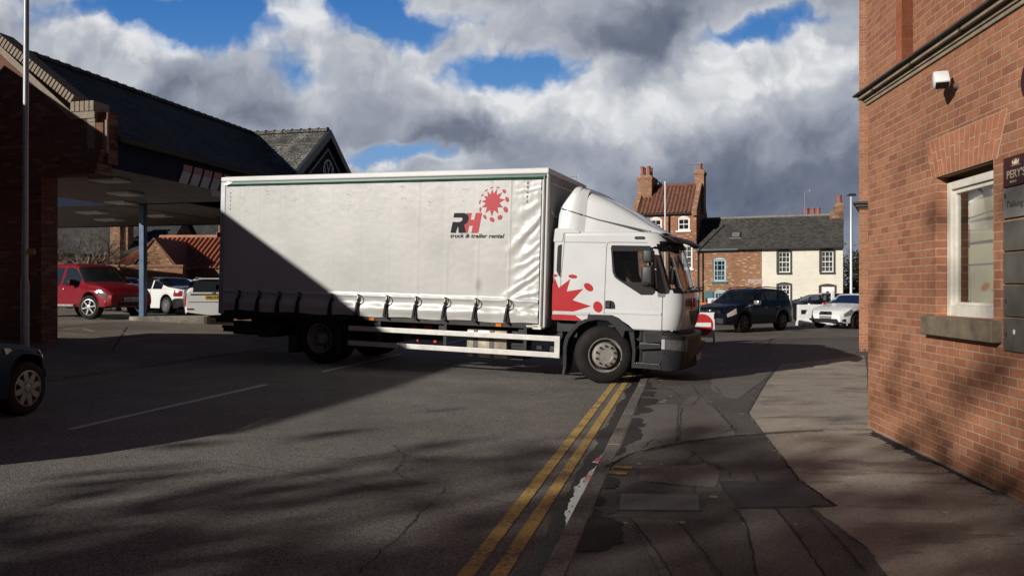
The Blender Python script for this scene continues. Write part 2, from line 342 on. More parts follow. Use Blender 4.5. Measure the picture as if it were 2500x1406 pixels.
# pavement outline: along the kerb, then round the corner into the side road
KERB = [uv2(-.8, v)[:2] for v in (-12, 0, 4, 8, 12, 16, 19)] + [(3.75, 20.6), (4.25, 21.8), (5.3, 22.8), (6.6, 23.6), (8.6, 25.0), (11.4, 26.4), (16, 28.4), (26, 32)]
def offset(pl, w):
    out = []
    for i, p in enumerate(pl):
        a, b = Vector(pl[max(i - 1, 0)]), Vector(pl[min(i + 1, len(pl) - 1)]); d = (b - a).normalized(); out.append((p[0] + d.y * w, p[1] - d.x * w))
    return out
KIN = offset(KERB, .14)
pv = MB(); pv.prism(KIN + [(40, 30), (40, -14), (3, -14)], -.05, .058, 'z'); struct(pv.build('pavement', PAVE))
random.seed(4)
kb = MB()
def along(pl, step):
    L = 0
    for a, b in zip(pl, pl[1:]):
        a, b = Vector(a), Vector(b); n = max(1, round((b - a).length / step))
        for i in range(n): yield a + (b - a) * (i / n), a + (b - a) * ((i + 1) / n)
for a, b in along(KERB, .9):
    d = (b - a).normalized(); nrm = Vector((d.y, -d.x)); j = random.uniform(-.004, .004); a2, b2 = a + d * .005, b - d * .005
    q = [a2, b2, b2 + nrm * .136, a2 + nrm * .136]
    kb.prism([(p.x + nrm.x * .003, p.y + nrm.y * .003) for p in q], -.05, .064 + j, 'z')
struct(kb.build('kerb', KERBM, bevel=.012, seg=2))
kl = MB()
for v in [x * .9 for x in range(2, 50)]:
    u = -9.9; z = zg(u); pts = [uv2(u - .13, v + .01), uv2(u, v + .01), uv2(u, v + .89), uv2(u - .13, v + .89)]; kl.prism([p[:2] for p in pts], z - .05, z + .03, 'z')
struct(kl.build('forecourt_kerb', KERBM, bevel=.01))
def patch(name, px, m, dz, z=.058, kind='structure'):
    mb = MB(); rp = random.Random(len(px) * 31 + int(px[0][0])); c_ = [Vector(at(*p)) for p in px]; pts = []
    for a, b in zip(c_, c_[1:] + c_[:1]):
        n = max(1, min(70, int((b - a).length / .05))); d = (b - a).normalized()
        for i in range(n): k = a + (b - a) * i / n + Vector((d.y, -d.x)) * (rp.gauss(0, .006) + .012 * mnoise.noise(((a + (b - a) * i / n).x * 3, (a + (b - a) * i / n).y * 3, 0))); pts.append((k.x, k.y))
    mb.quad(*[(x, y, z + dz) for x, y in pts]); o = mb.build(name, m); o['kind'] = kind; return o
patch('pavement_paving', [(1905, 890), (1872, 930), (1826, 1008), (1863, 1058), (1953, 1172), (2043, 1236), (1985, 1240), (2110, 1330), (2250, 1500), (2900, 1500), (2900, 1240), (2122, 1046), (2116, 900), (2110, 868)], PAVL, .004)
patch('pavement_repair', [(1690, 965), (1722, 968), (1803, 1062), (1655, 1082), (1660, 990)], PAT2, .004)
patch('pavement_repair', [(1540, 990), (1655, 985), (1650, 1080), (1500, 1128)], PAT1, .004)
patch('pavement_repair', [(1562, 1138), (1735, 1134), (1758, 1150), (1748, 1190), (1560, 1174)], PAT1, .004)
patch('pavement_repair', [(1757, 1175), (1960, 1178), (2040, 1234), (1806, 1240), (1768, 1196)], PAT3, .004)
patch('pavement_repair', [(1542, 1266), (1650, 1268), (1780, 1450), (1640, 1450)], PAT2, .004)
patch('pavement_repair', [(1800, 1242), (1895, 1243), (2050, 1450), (1858, 1450), (1822, 1275)], PAT2, .004)
patch('pavement_repair', [(1470, 1205), (1502, 1205), (1508, 1250), (1436, 1262)], PAT3, .004)
patch('pavement_repair', [(1740, 905), (1900, 893), (1868, 925), (1800, 975), (1770, 968), (1735, 950)], PAT1, .004)
# cracks and joints
def strip(mb, pts, w, z, jag=.005, seed=0, taper=True):
    rnd = random.Random(seed); P2 = []
    for a, b in zip(pts, pts[1:]):
        a, b = Vector(a), Vector(b); n = max(2, int((b - a).length / .06))
        for i in range(n): P2.append(a + (b - a) * i / n)
    P2.append(Vector(pts[-1])); N = len(P2); L, Rr = [], []
    for i, p in enumerate(P2):
        d = (P2[min(i + 1, N - 1)] - P2[max(i - 1, 0)]).normalized(); nn = Vector((d.y, -d.x)); k = p + nn * rnd.gauss(0, jag)
        ww = w * rnd.uniform(.45, 1.3) * .5; L.append((*(k + nn * ww), z)); Rr.append((*(k - nn * ww), z))
    for i in range(N - 1): mb.quad(L[i], L[i + 1], Rr[i + 1], Rr[i])
ck = MB()
CR = [[(1905, 890), (1872, 930), (1826, 1008), (1863, 1058), (1953, 1172), (2043, 1236)], [(1540, 1265), (1600, 1340), (1650, 1420)], [(1650, 1268), (1712, 1340), (1770, 1420)],
      [(1792, 1240), (1820, 1280), (1850, 1410)], [(1893, 1242), (1950, 1310), (2020, 1415)], [(1975, 1245), (2050, 1320), (2120, 1400)], [(1440, 1263), (1535, 1265)], [(1650, 1268), (1805, 1276)], [(1800, 1240), (2040, 1236)],
      [(1758, 1175), (1900, 1176)], [(1758, 1175), (1768, 1200)], [(1560, 1200), (1765, 1202)], [(1712, 968), (1760, 1010), (1800, 1060)], [(1610, 985), (1690, 990), (1712, 966)], [(1690, 940), (1705, 965)], [(1630, 948), (1660, 965), (1612, 978)],
      [(1745, 942), (1760, 960), (1830, 968)], [(1835, 962), (1846, 975)], [(1665, 992), (1660, 1040), (1655, 1082)], [(1560, 1130), (1640, 1122), (1740, 1128), (1770, 1150)], [(1685, 1100), (1720, 1125), (1770, 1150), (1840, 1150), (1850, 1176)], [(1590, 1125), (1630, 1135), (1690, 1130)],
      [(1620, 1120), (1680, 1118), (1705, 1105)], [(1650, 1135), (1670, 1122), (1690, 1138), (1720, 1122), (1735, 1140)], [(1775, 1150), (1785, 1165), (1800, 1172)], [(1690, 1190), (1700, 1204)], [(1750, 1060), (1800, 1045)], [(1570, 1095), (1590, 1072), (1620, 1082)]]
for i, c in enumerate(CR): strip(ck, [at(*p) for p in c], .010 if i else .014, .0665, seed=i, jag=.009 if 10 < i else .004)
struct(ck.build('pavement_cracks', CRACK))
# curved flush kerb line across the pavement (old crossing)
cv = MB(); strip(cv, [at(*p) for p in [(1462, 1150), (1490, 1130), (1530, 1108), (1590, 1092), (1680, 1075), (1790, 1062), (1900, 1055), (2010, 1050)]], .06, .0665, jag=.003, seed=3)
struct(cv.build('pavement_kerb_line', KERBM))
cv = MB(); strip(cv, [at(*p) for p in [(1480, 1140), (1532, 1112), (1592, 1096), (1682, 1079), (1792, 1066), (1902, 1058), (2010, 1053)]], .02, .0695, jag=.006, seed=5)
strip(cv, [at(*p) for p in [(1700, 849), (1760, 843), (1840, 838), (1885, 828), (1925, 822)]], .07, .0695, seed=8); strip(cv, [at(*p) for p in [(1885, 828), (1870, 845), (1830, 868)]], .03, .0695, seed=8)
struct(cv.build('pavement_joint', CRACK))
# road markings
YEL = worn('yellow road paint', (.52, .335, .085), (.09, .075, .058), .475); WHT = worn('white road paint', (.50, .49, .47), (.09, .08, .07), .40); YEL2 = worn('old yellow paint', (.36, .3, .17), (.07, .058, .045), .44)
ym = MB()
for u in (-1.235, -1.055): sheet('', u - .048, u + .048, -10, 19.5, None, .009, ym)
struct(ym.build('yellow_road_line', YEL))
ym = MB()
for u in (-9.62, -9.42): sheet('', u - .03, u + .03, 10, 40, None, .009, ym)
struct(ym.build('faded_road_line', YEL2))
wm = MB()
for v in (1.1, 7.1, 13, 19, 25, 31, 37): sheet('', -6.5, -6.4, v, v + 4, None, .009, wm)
struct(wm.build('white_road_line', WHT))
ks = MB()
for px in ([(1500, 1137), (1545, 1139), (1543, 1145), (1496, 1143)], [(1486, 1151), (1533, 1153), (1530, 1160), (1480, 1158)]): ks.quad(*[(*at(*p), .0665) for p in px])
struct(ks.build('yellow_kerb_mark', worn('yellow kerb paint', (.5, .34, .06), (.05, .045, .04), .56)))
# cracks and joint lines in the road
rc = MB()
def rpt(px, py): u = -4.; p = at(px, py, .08); return p
for i, c in enumerate([[(560, 1130), (760, 1155), (960, 1185), (1130, 1190), (1300, 1215)], [(870, 1380), (960, 1300), (1100, 1165)], [(700, 1110), (860, 1115), (960, 1095), (1090, 1125)], [(880, 1180), (960, 1160), (1050, 1165)], [(960, 1080), (990, 1110), (960, 1140), (1000, 1165)], [(100, 1240), (300, 1190), (480, 1150)]]):
    pts = [rpt(*p) for p in c]; rnd = random.Random(i); Q = []
    for a, b in zip(pts, pts[1:]):
        a, b = Vector(a), Vector(b)
        for k in range(10): Q.append(a + (b - a) * k / 10 + Vector((rnd.gauss(0, .012), rnd.gauss(0, .012))))
    for a, b in zip(Q, Q[1:]):
        n = (b - a).normalized(); n = Vector((n.y, -n.x)) * rnd.uniform(.0015, .005)
        rc.quad((*(a - n), zat(*(a - n)) + .009), (*(b - n), zat(*(b - n)) + .009), (*(b + n), zat(*(b + n)) + .009), (*(a + n), zat(*(a + n)) + .009))
struct(rc.build('road_cracks', CRACK))
# gutter: broken dark asphalt edge and a puddle against the kerb
gm = MB(); rnd = random.Random(2); L, Q = [], []
for i in range(120):
    v = 2 + i * .15; L.append(uv2(-.802, v, .0085)); Q.append(uv2(-.86 - .10 * (mnoise.noise((v * 1.3, 0, 0)) + .6) - rnd.uniform(0, .05), v, .0085))
for i in range(119): gm.quad(Q[i], L[i], L[i + 1], Q[i + 1])
struct(gm.build('gutter', asphalt('gutter asphalt', (.012, .011, .011), (.06, .052, .046), 60, .4, .6, bump=.9)))
WAT = mat('puddle water', (.02, .02, .02), .05, spec=.5, bump=.05, bs=14)
pm = MB(); A, B = [], []
for i in range(60):
    t = i / 59; v = 5.35 + 2.5 * t; wdt = .115 * math.sin(math.pi * min(1, t * 1.25 + .04)) ** .7 * (.8 + .35 * mnoise.noise((v * 4, 2, 0))) + .02 * mnoise.noise((v * 14, 5, 0)) if t < .78 else .085 * (1 - t) / .22 + .015 * mnoise.noise((v * 14, 5, 0))
    A.append(uv2(-.798, v, .0125)); B.append(uv2(-.80 - max(.004, wdt), v, .0125))
for i in range(59): pm.quad(B[i], A[i], A[i + 1], B[i + 1])
struct(pm.build('puddle_water', WAT))
# wet edge of the pavement beside the kerb
wp = MB(); rnd = random.Random(9)
DAMP = asphalt('damp asphalt', (.014, .013, .013), (.06, .053, .048), 110, .3, .85)
for k in range(26):
    v = rnd.uniform(4.0, 13); L_ = rnd.uniform(.12, .5); w_ = rnd.uniform(.05, .28); pts = []
    for i in range(22):
        a = math.pi * i / 21; q = w_ * math.sin(a) ** .6 * (1 + .5 * mnoise.noise((k, i * .35, 3))); pts.append(uv2(-.655 + q, v - L_ * math.cos(a) + .08 * mnoise.noise((k, i * .3, 7)), .0625 + k * .00005))
    wp.add(pts, [tuple(range(22))])
for k in range(15):                                       # damp along the foot of the corner building
    s_ = rnd.uniform(0, 6.5); bx, by = 4.06 - .0906 * s_, 8.94 - .9959 * s_; L_ = rnd.uniform(.12, .5); w_ = rnd.uniform(.03, .13) if k < 15 else rnd.uniform(.1, .2); o_ = 0 if k < 15 else rnd.uniform(.3, 1.3); pts = []
    for i in range(22):
        a = math.pi * i / 21 if k < 15 else 2 * math.pi * i / 22; q = w_ * (math.sin(a) ** .6 if k < 15 else math.sin(a)) * (1 + .9 * mnoise.noise((k, i * .8, 33))) + o_; c_ = -L_ * math.cos(a); pts.append((bx - q - .0906 * c_, by - .9959 * c_, .0628 + .0005 + k * .00005))
    wp.add(pts, [tuple(range(22))])
struct(wp.build('pavement_damp', DAMP))
# faded lettering and joints on the forecourt
fm = MB(); rnd = random.Random(12)
FP = worn('faded forecourt paint', (.3, .28, .24), (.15, .13, .11), .47, 22)
def fpt(px, py):
    d = 18.
    for _ in range(30): x = (px - 1250) / 1900 * d; d = 1900 * (1.65 - zat(x, d) - .006) / (py - 705)
    x = (px - 1250) / 1900 * d; return (x, d, zat(x, d))
def fline(mb, c, w, dz, n=8):
    pts = [Vector(fpt(*p)) for p in c]; Q = []
    for a, b in zip(pts, pts[1:]):
        for k in range(n): p = a.lerp(b, k / n); Q.append(Vector((p.x, p.y, zat(p.x, p.y) + dz)))
    Q.append(Vector((pts[-1].x, pts[-1].y, zat(pts[-1].x, pts[-1].y) + dz)))
    for a, b in zip(Q, Q[1:]):
        d = (b - a); d.z = 0; d.normalize(); nn = Vector((d.y, -d.x, 0)) * w / 2
        mb.quad(*[Vector((q.x, q.y, zat(q.x, q.y) + dz)) for q in (a - nn, b - nn, b + nn, a + nn)])
for c in ([(155, 798), (200, 795), (228, 798)], [(158, 802), (215, 803)], [(115, 795), (150, 793)], [(240, 808), (262, 806)], [(250, 812), (285, 809)], [(120, 806), (170, 808)], [(190, 811), (225, 812)], [(310, 805), (360, 800), (410, 796)], [(330, 797), (375, 795)], [(380, 803), (410, 800)], [(300, 797), (320, 798)]): fline(fm, c, .12, .009)
struct(fm.build('faded_forecourt_lettering', FP))
fm = MB()
for c in ([(310, 790), (290, 830), (272, 860)], [(105, 800), (250, 788)], [(275, 860), (340, 870), (368, 886)]): fline(fm, c, .035, .0085)
struct(fm.build('forecourt_joint', CRACK))
fm = MB(); fline(fm, [(318, 868), (350, 875), (369, 890), (352, 893)], .22, .009); fline(fm, [(270, 858), (300, 850), (420, 838), (600, 818)], .1, .009)
struct(fm.build('forecourt_kerb_edge', KERBM))
# manhole cover in the pavement
mh = empty('manhole_cover', (*at(1610, 1225), .058), -R(12.67) * 0, 'ribbed rectangular steel cover set in the pavement', 'manhole cover')
c0, c1, c2, c3 = [Vector((*at(*p), .058)) - mh.location for p in ((1508, 1245), (1714, 1247), (1709, 1208), (1513, 1205))]
STEEL = mat('worn steel', (.15, .138, .122), .6, metal=0., var=.3, vs=14, dirt=.25)
mb = MB(); fr = .012
mb.prism([(c.x, c.y) for c in (c0, c1, c2, c3)], .001, .005, 'z'); mb.build('frame', DARKM, mh)
mb = MB(); N = 27
for i in range(N):
    t0, t1 = (i + .15) / N, (i + .72) / N
    a, b = c0.lerp(c1, .02 + t0 * .96), c0.lerp(c1, .02 + t1 * .96); c, d = c3.lerp(c2, .02 + t1 * .96), c3.lerp(c2, .02 + t0 * .96)
    mid = lambda p, q, k: p.lerp(q, k)
    mb.prism([(q.x, q.y) for q in (mid(a, d, .06), mid(b, c, .06), mid(c, b, .06), mid(d, a, .06))], .005, .0095, 'z')
ins = [c0.lerp(c2, .025), c1.lerp(c3, .025), c2.lerp(c0, .025), c3.lerp(c1, .025)]
mb.prism([(q.x, q.y) for q in ins], .0052, .0065, 'z'); mb.build('cover_plate', STEEL, mh)

# grit and leaf litter blown against the kerb and the foot of the wall
lt_ = MB(); rnd = random.Random(77)
for k in range(420):
    if k < 260: u = -.66 + abs(rnd.gauss(0, .16)) if rnd.random() < .6 else -.83 - abs(rnd.gauss(0, .12)); v = rnd.uniform(3.5, 14); x, y, z = uv2(u, v, .0685 if u > -.8 else .015)
    else: s_ = rnd.uniform(-.5, 7); q_ = abs(rnd.gauss(0, .15)) + .02; x, y, z = 4.06 - .0906 * s_ - q_, 8.94 - .9959 * s_, .0685
    r_ = rnd.uniform(.004, .016); a = rnd.uniform(0, 6.28); lt_.quad(*[(x + r_ * math.cos(a + b) * c, y + r_ * math.sin(a + b) * c, z + rnd.uniform(0, .004)) for b, c in ((0, 1.4), (1.57, .6), (3.14, 1.2), (4.71, .7))])
tag(lt_.build('leaf_litter', mat('leaf litter', (.11, .075, .04), .9, var=.6, vs=9), fix=False), 'grit and dead leaf bits along the kerb and wall foot', 'litter', kind='stuff')
# ------------------------------------------------------------------ corner brick building on the right
FA = Vector((.0906, .9959, 0)); FN = Vector((-.9959, .0906, 0)); G0 = Vector((4.09, 8.94, 0))
RB = brick('orange facing brick', (.32, .125, .068), (.43, .19, .105), (.43, .29, .19), ms=.008, var=.3, big=.24, odd=(.30, .12, .072), bump=.9)
REDB = brick('red rubbed brick', (.34, .10, .05), (.42, .14, .07), (.36, .2, .13), bw=.4, rh=.1, ms=.006, var=.2)
STONE = mat('weathered stone', (.30, .245, .17), .85, var=.35, vs=5, bump=.4, bs=50, dirt=.35)
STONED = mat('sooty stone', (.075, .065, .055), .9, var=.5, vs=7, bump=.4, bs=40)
CREAMW = mat('cream window paint', (.68, .65, .57), .45, var=.12, vs=12, dirt=.15)
# frame: s runs towards the camera from the far corner, t out of the wall, z up
MF = Matrix((( -FA.x, FN.x, 0, G0.x), (-FA.y, FN.y, 0, G0.y), (0, 0, 1, 0), (0, 0, 0, 1)))
bd = empty('corner_building', G0, 0, 'orange brick corner building with a stone cornice and cream framed window', 'building')
def bpart(mb, name, m, **k):
    o = mb.build(name, m, bd, M=Matrix.Translation(-G0) @ MF, **k); return o
S0, S1, Z0, Z1 = 1.72, 2.74, 1.40, 2.68           # window opening
w = MB()
def slab(x0, x1, y0, y1, z0, z1): w.box(x0, x1, y0, y1, z0, z1)
slab(0, S0, -.35, 0, .0, 3.80); slab(S1, 16, -.35, 0, .0, 3.80); slab(S0, S1, -.35, 0, .0, Z0); slab(S0, S1, -.35, 0, Z1, 3.80)
slab(0, 1.0, -.35, .02, 3.80, 9); slab(1.0, 16, -.35, -.09, 3.80, 9)
w.box(0, 7.5, -8, -3.2, 0, 9).box(0, .35, -3.2, -.35, 0, 9).box(5, 7.5, -3.2, -.35, 0, 9).box(.35, 5, -3.2, -.35, 3.25, 9)
o = bpart(w, 'wall', RB)
# flat arch of rubbed bricks: each brick a wedge
ar = MB(); zc = Z1 - .9; n = 15
for i in range(n):
    a0 = S0 - .06 + (S1 - S0 + .12) * i / n; a1 = S0 - .06 + (S1 - S0 + .12) * (i + 1) / n; cx = (S0 + S1) / 2
    ex = lambda a: a + (a - cx) * .26
    cut = .15 + .09 * (i % 2)
    for (k0, k1) in ((0, cut / .36), (cut / .36, 1)):
        lo = lambda a, k: a + (ex(a) - a) * k
        g = .006; z0 = Z1 + .36 * k0 + g; z1 = Z1 + .36 * k1 - g
        ar.prism([(lo(a0, k0) + g, z0), (lo(a1, k0) - g, z0), (lo(a1, k1) - g, z1), (lo(a0, k1) + g, z1)], -.04, .006, 'y')
bpart(ar, 'brick_arch', mat('rubbed brick', (.40, .16, .085), .85, var=.25, vs=9, bump=.2, bs=80))
ab = MB(); ab.prism([(S0 - .065, Z1), (S1 + .065, Z1), (S1 + .21, Z1 + .36), (S0 - .21, Z1 + .36)], -.03, .003, 'y'); bpart(ab, 'arch_mortar', mat('pale mortar', (.52, .38, .27), .9, var=.2))
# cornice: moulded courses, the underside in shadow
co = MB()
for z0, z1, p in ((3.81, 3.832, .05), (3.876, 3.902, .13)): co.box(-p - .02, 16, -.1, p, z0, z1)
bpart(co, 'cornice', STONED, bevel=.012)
co = MB(); co.box(-.04, 16, -.1, .022, 3.755, 3.792); co.box(-.06, 16, -.1, .04, 3.792, 3.81); co.box(-.1, 16, -.1, .085, 3.832, 3.876); bpart(co, 'cornice_band', STONE, bevel=.006)
co = MB()
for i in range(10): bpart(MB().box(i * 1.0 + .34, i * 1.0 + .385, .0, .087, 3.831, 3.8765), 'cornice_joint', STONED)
ps = MB(); ps.box(.86, 1.0, -.1, .024, 3.9, 9); bpart(ps, 'pilaster_edge', REDB)
si = MB(); si.box(S0 - .13, S1 + .13, -.15, .085, 1.225, 1.398); bpart(si, 'window_sill', mat('sooty sill stone', (.16, .125, .085), .9, var=.45, vs=6, bump=.4, bs=50), bevel=.01)
us = MB(); us.box(1.55, 2.6, -.15, .03, 4.93, 5.06); us.box(1.6, 2.55, -.15, -.03, 4.8, 4.93); bpart(us, 'upper_window_sill', STONED, bevel=.01)
wf = MB(); dpt = -.10
for x0, x1, z0, z1 in ((S0, S0 + .075, Z0, Z1 - .05), (S1 - .06, S1, Z0, Z1 - .05), (S0 + .075, S1 - .06, Z1 - .125, Z1 - .05), (S0 + .075, S1 - .06, Z0, Z0 + .10)): wf.box(x0, x1, dpt - .07, dpt, z0, z1)
for x0, x1, z0, z1 in ((S0 + .076, S0 + .115, Z0 + .10, Z1 - .126), (S0 + .115, S1 - .061, Z1 - .165, Z1 - .126), (S0 + .115, S1 - .061, Z0 + .101, Z0 + .13)): wf.box(x0, x1, dpt - .075, dpt - .025, z0, z1)
wfo = bpart(wf, 'window', CREAMW, bevel=.006)
g = MB(); g.box(S0 + .114, S1 - .06, dpt - .055, dpt - .045, Z0 + .12, Z1 - .16)
go = g.build('pane', glass('shop window glass', (.05, .05, .05), .9, trn=(.93, .95, .94)), wfo, M=Matrix.Translation(-G0) @ MF)
# inside the window: cream board, white paper, dark room behind
rm = MB(); rm.box(S0 - .5, S1 + .6, -1.6, -1.55, .6, 3.2); rm.box(S0 - .55, S0 - .5, -1.6, -.36, .6, 3.2); rm.box(S1 + .6, S1 + .65, -1.6, -.36, .6, 3.2); rm.box(S0 - .5, S1 + .6, -1.55, -.36, 3.15, 3.2); rm.box(S0 - .5, S1 + .6, -1.55, -.36, .6, .65)
bpart(rm, 'room_wall', mat('room paint', (.26, .25, .23), .8, var=.1))
bl_ = MB(); bl_.box(S0 + .12, S1 - .3, -.26, -.25, Z0 + .10, 2.5); bl_.prism([(S0 + .12, 2.02), (S1 - .06, 2.02), (S1 - .06, 1.42), (S0 + .12, 1.42)], -.245, -.235); bpart(bl_, 'blind', mat('cream blind', (.56, .47, .28), .6, var=.12, vs=5))
bs_ = MB()
for z in (1.86, 2.06, 2.26): bs_.box(S0 + .12, S1 - .06, -.236 if z < 2.0 else -.249, -.228, z, z + .012)
bpart(bs_, 'blind_rail', mat('blind rail', (.1, .09, .07), .6))
# plaques on the wall
PS0, PS1 = 2.925, 3.62
MAROON = mat('maroon enamel', (.055, .013, .018), .5, var=.15, spec=.2); GOLD = mat('gilt', (.6, .5, .32), .35, metal=.5); GRB = mat('slate grey board', (.105, .095, .083), .6, var=.3, vs=6, dirt=.2, spec=.2); GRL = mat('pale grey board', (.20, .185, .165), .6, var=.3, vs=6, dirt=.15, spec=.2)
CHALK = mat('marker ink', (.03, .03, .035), .6)
def plaque(name, z0, z1, m, label, cat, group=None, t=.02):
    o = MB().box(PS0, PS1, .0, t, z0, z1).build(name, m, None, bevel=.003, M=MF); return tag(o, label, cat, group)
def onwall(s, z, t):   # text lies in the wall plane: x runs along +s
    return MF @ Matrix(((1, 0, 0, s), (0, 0, 1, t), (0, 1, 0, z), (0, 0, 0, 1)))
zz = [2.655, 2.42, 2.165, 1.915, 1.665, 1.415, 1.165]
g = 'grey name boards'
p1 = plaque('plaque', 2.43, 2.655, MAROON, 'maroon plaque with a gilt crown and the name above grey boards', 'sign')
text_part('lettering', "PERY'S", .085, GOLD, p1, onwall(PS0 + .05, 2.49, .022), bold=.001, width=.25, ext=.0008)
text_part('small_lettering', "BINGO", .028, GOLD, p1, onwall(PS0 + .1, 2.452, .022))
cr = MB(); cx, cz = PS0 + .175, 2.60
cr.box(cx - .06, cx + .06, .020, .0235, 2.578, 2.583)
for k in (-1, 0, 1):
    cr.tube([(cx + k * .022 + .02 * math.cos(a), .0215, cz + .006 + .022 * math.sin(a)) for a in [2 * math.pi * i / 12 for i in range(13)]], .0025, 4)
cr.prism([(cx - .04, 2.588), (cx + .04, 2.588), (cx + .05, 2.622), (cx + .022, 2.605), (cx, 2.634), (cx - .022, 2.605), (cx - .05, 2.622)], .020, .0225)
cr.build('crown_emblem', GOLD, p1, M=MF)
p2 = plaque('name_board', 2.19, 2.42, GRL, 'pale grey board with handwritten name directly below the maroon plaque', 'sign', g)
text_part('lettering', 'Tailung Tang', .07, CHALK, p2, onwall(PS0 + .04, 2.27, .022), shear=.12, width=.42, ext=.0006); text_part('small_mark', 'll', .05, CHALK, p2, onwall(PS0 + .02, 2.345, .022))
plaque('name_board', 1.94, 2.165, GRB, 'scuffed dark grey board between the handwritten board and a plain board', 'sign', g)
plaque('name_board', 1.69, 1.925, GRB, 'plain dark grey board third below the maroon plaque', 'sign', g)
p5 = plaque('name_board', 1.44, 1.675, GRB, 'grey board with an arrow, above the lowest board', 'sign', g)
p6 = plaque('name_board', 1.175, 1.425, GRB, 'lowest grey board with a white spot and an arrow', 'sign', g)
for p, z in ((p5, 1.55), (p6, 1.30)): MB().prism([(PS0 + .02, z), (PS0 + .05, z + .02), (PS0 + .05, z - .02)], .0205, .0225).build('arrow_mark', CHALK, p, M=MF)
MB().prism([(PS0 + .155 + .016 * math.cos(i * .52), 1.325 + .02 * math.sin(i * .52)) for i in range(12)], .0205, .0225).build('white_spot', WHITE, p6, M=MF)
rd_ = MB().prism([(3.545 + .36 * math.cos(i * .131), 3.17 + .25 * math.sin(i * .131)) for i in range(48)], 0, .03).build('round_sign', MAROON, None, M=MF); tag(rd_, 'dark maroon round sign high on the brick wall', 'sign')
# security camera
cc_ = empty('security_camera', MF @ Vector((2.14, 0, 3.45)), 0, 'white security camera bracketed to the brick wall below the cornice', 'camera')
T = Matrix.Translation(-(MF @ Vector((2.14, 0, 3.45)))) @ MF @ Matrix.Translation((2.14, 0, 3.45))
wcam = mat('camera white', (.75, .75, .74), .3, coat=.3)
tilt = Matrix.Translation((-.01, .13, .03)) @ Matrix.Rotation(R(16), 4, 'Z') @ Matrix.Rotation(R(46), 4, 'Y')
MB().box(-.09, .08, -.065, .065, -.045, .045).build('housing', wcam, cc_, bevel=.022, M=T @ tilt, smooth=40)
MB().box(.08, .084, -.052, .052, -.036, .03).build('lens_window', mat('lens glass', (.01, .01, .012), .1, coat=1), cc_, M=T @ tilt)
MB().tube([(0, 0, -.03), (0, .06, -.03), (-.02, .12, .01)], [.03, .022, .02], 10).build('bracket', mat('bracket grey', (.12, .09, .085), .5), cc_, M=T, smooth=40)
# ------------------------------------------------------------------ far wing of the same street front
fw = empty('brick_wing', (8.83, 19.8, 0), -R(27), 'brick building with a small cornice just beyond the corner building', 'building')
mb = MB(); mb.box(0, 7, 0, 9, -.02, 9.4); mb.build('wall', RB, fw)
mb = MB(); 
for z0, z1, p in ((3.66, 3.72, .03), (3.72, 3.80, .08), (3.80, 3.86, .14)): mb.box(-p, 7, -p, 9, z0, z1)
mb.build('cornice', STONED, fw, bevel=.012)
mb = MB(); rnd = random.Random(3)
for k in range(40):
    x = rnd.uniform(-.1, 1.2); y = rnd.uniform(-.14, -.02); h = rnd.uniform(.03, .12); a = rnd.uniform(0, 6.3)
    mb.quad((x, y, 0), (x + .02 * math.cos(a), y + .02 * math.sin(a), 0), (x + rnd.uniform(-.05, .05), y - .03, h))
mb.build('weed_tuft', mat('weed green', (.05, .055, .02), .8), None, M=Matrix.Translation((8.83, 19.8, .06)) @ Matrix.Rotation(-R(27), 4, 'Z')).update_tag()
tag(bpy.data.objects['weed_tuft'], 'weeds along the foot of the far brick wing', 'weeds', kind='stuff')
# ------------------------------------------------------------------ petrol station on the left: frame u (right of the road line), v along, z
MU = Matrix(((RD[1], RD[0], 0, 0), (-RD[0], RD[1], 0, 0), (0, 0, 1, 0), (0, 0, 0, 1)))
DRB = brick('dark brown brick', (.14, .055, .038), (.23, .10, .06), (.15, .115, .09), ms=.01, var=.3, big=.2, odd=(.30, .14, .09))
SLT = slate('dark roof tile', (.028, .030, .033), (.06, .06, .062), .3, .26, (.22, .215, .19, .35), bump=.6)
SLL = slate('lichened roof tile', (.045, .043, .04), (.115, .108, .095), .3, .24, (.46, .44, .38, .75), bump=1.0)
NAVY = mat('navy fascia', (.010, .014, .032), .7, spec=.08, var=.15, vs=3, dirt=.1); MOSS = mat('mossy gutter', (.05, .05, .03), .9, var=.5, vs=9)
PSTN = mat('pale coping brick', (.27, .22, .165), .85, var=.35, vs=14, bump=.3, bs=60)
def soffit_mat():
    m = bpy.data.materials.new('soffit planks'); m.use_nodes = True; n = NT(m.node_tree); b = m.node_tree.nodes['Principled BSDF']
    p = n.v('ADD', n('TexCoord').outputs['Object'], (0, 0, 0)); s = n('SeparateXYZ', {0: p})
    t = n('TexBrick', {'Vector': n('CombineXYZ', {0: s.outputs[1], 1: s.outputs[0]}), 'Color1': (.11, .094, .075, 1), 'Color2': (.15, .13, .105, 1), 'Mortar': (.03, .028, .025, 1), 'Scale': 1., 'Mortar Size': .012, 'Brick Width': 3.0, 'Row Height': .30, 'Mortar Smooth': .1})
    nz = n('TexNoise', {'Vector': p, 'Scale': 2.5, 'Detail': 6.}); m.node_tree.links.new(n.mix(1., t.outputs['Color'], n.ramp(nz, [(.3, .7), (.7, 1.15)]), 'MULTIPLY'), b.inputs['Base Color']); b.inputs['Roughness'].default_value = .6
    return m
SOF = soffit_mat()
O4 = Vector(uv2(-13.7, 14.3, .4)); st = empty('petrol_station', O4, 0, 'dark tiled petrol station canopy with a brick gable end and blue column', 'petrol station')
def sp(mb, name, m, par=None, **k): return mb.build(name, m, par or st, M=Matrix.Translation(-O4) @ MU, **k)
RU, EU, EZ, PIT = -15.0, -12.15, 5.0, .75; RZ = EZ + PIT * (EU - RU); LU = 2 * RU - EU
VG, VE = 14.3, 27.3
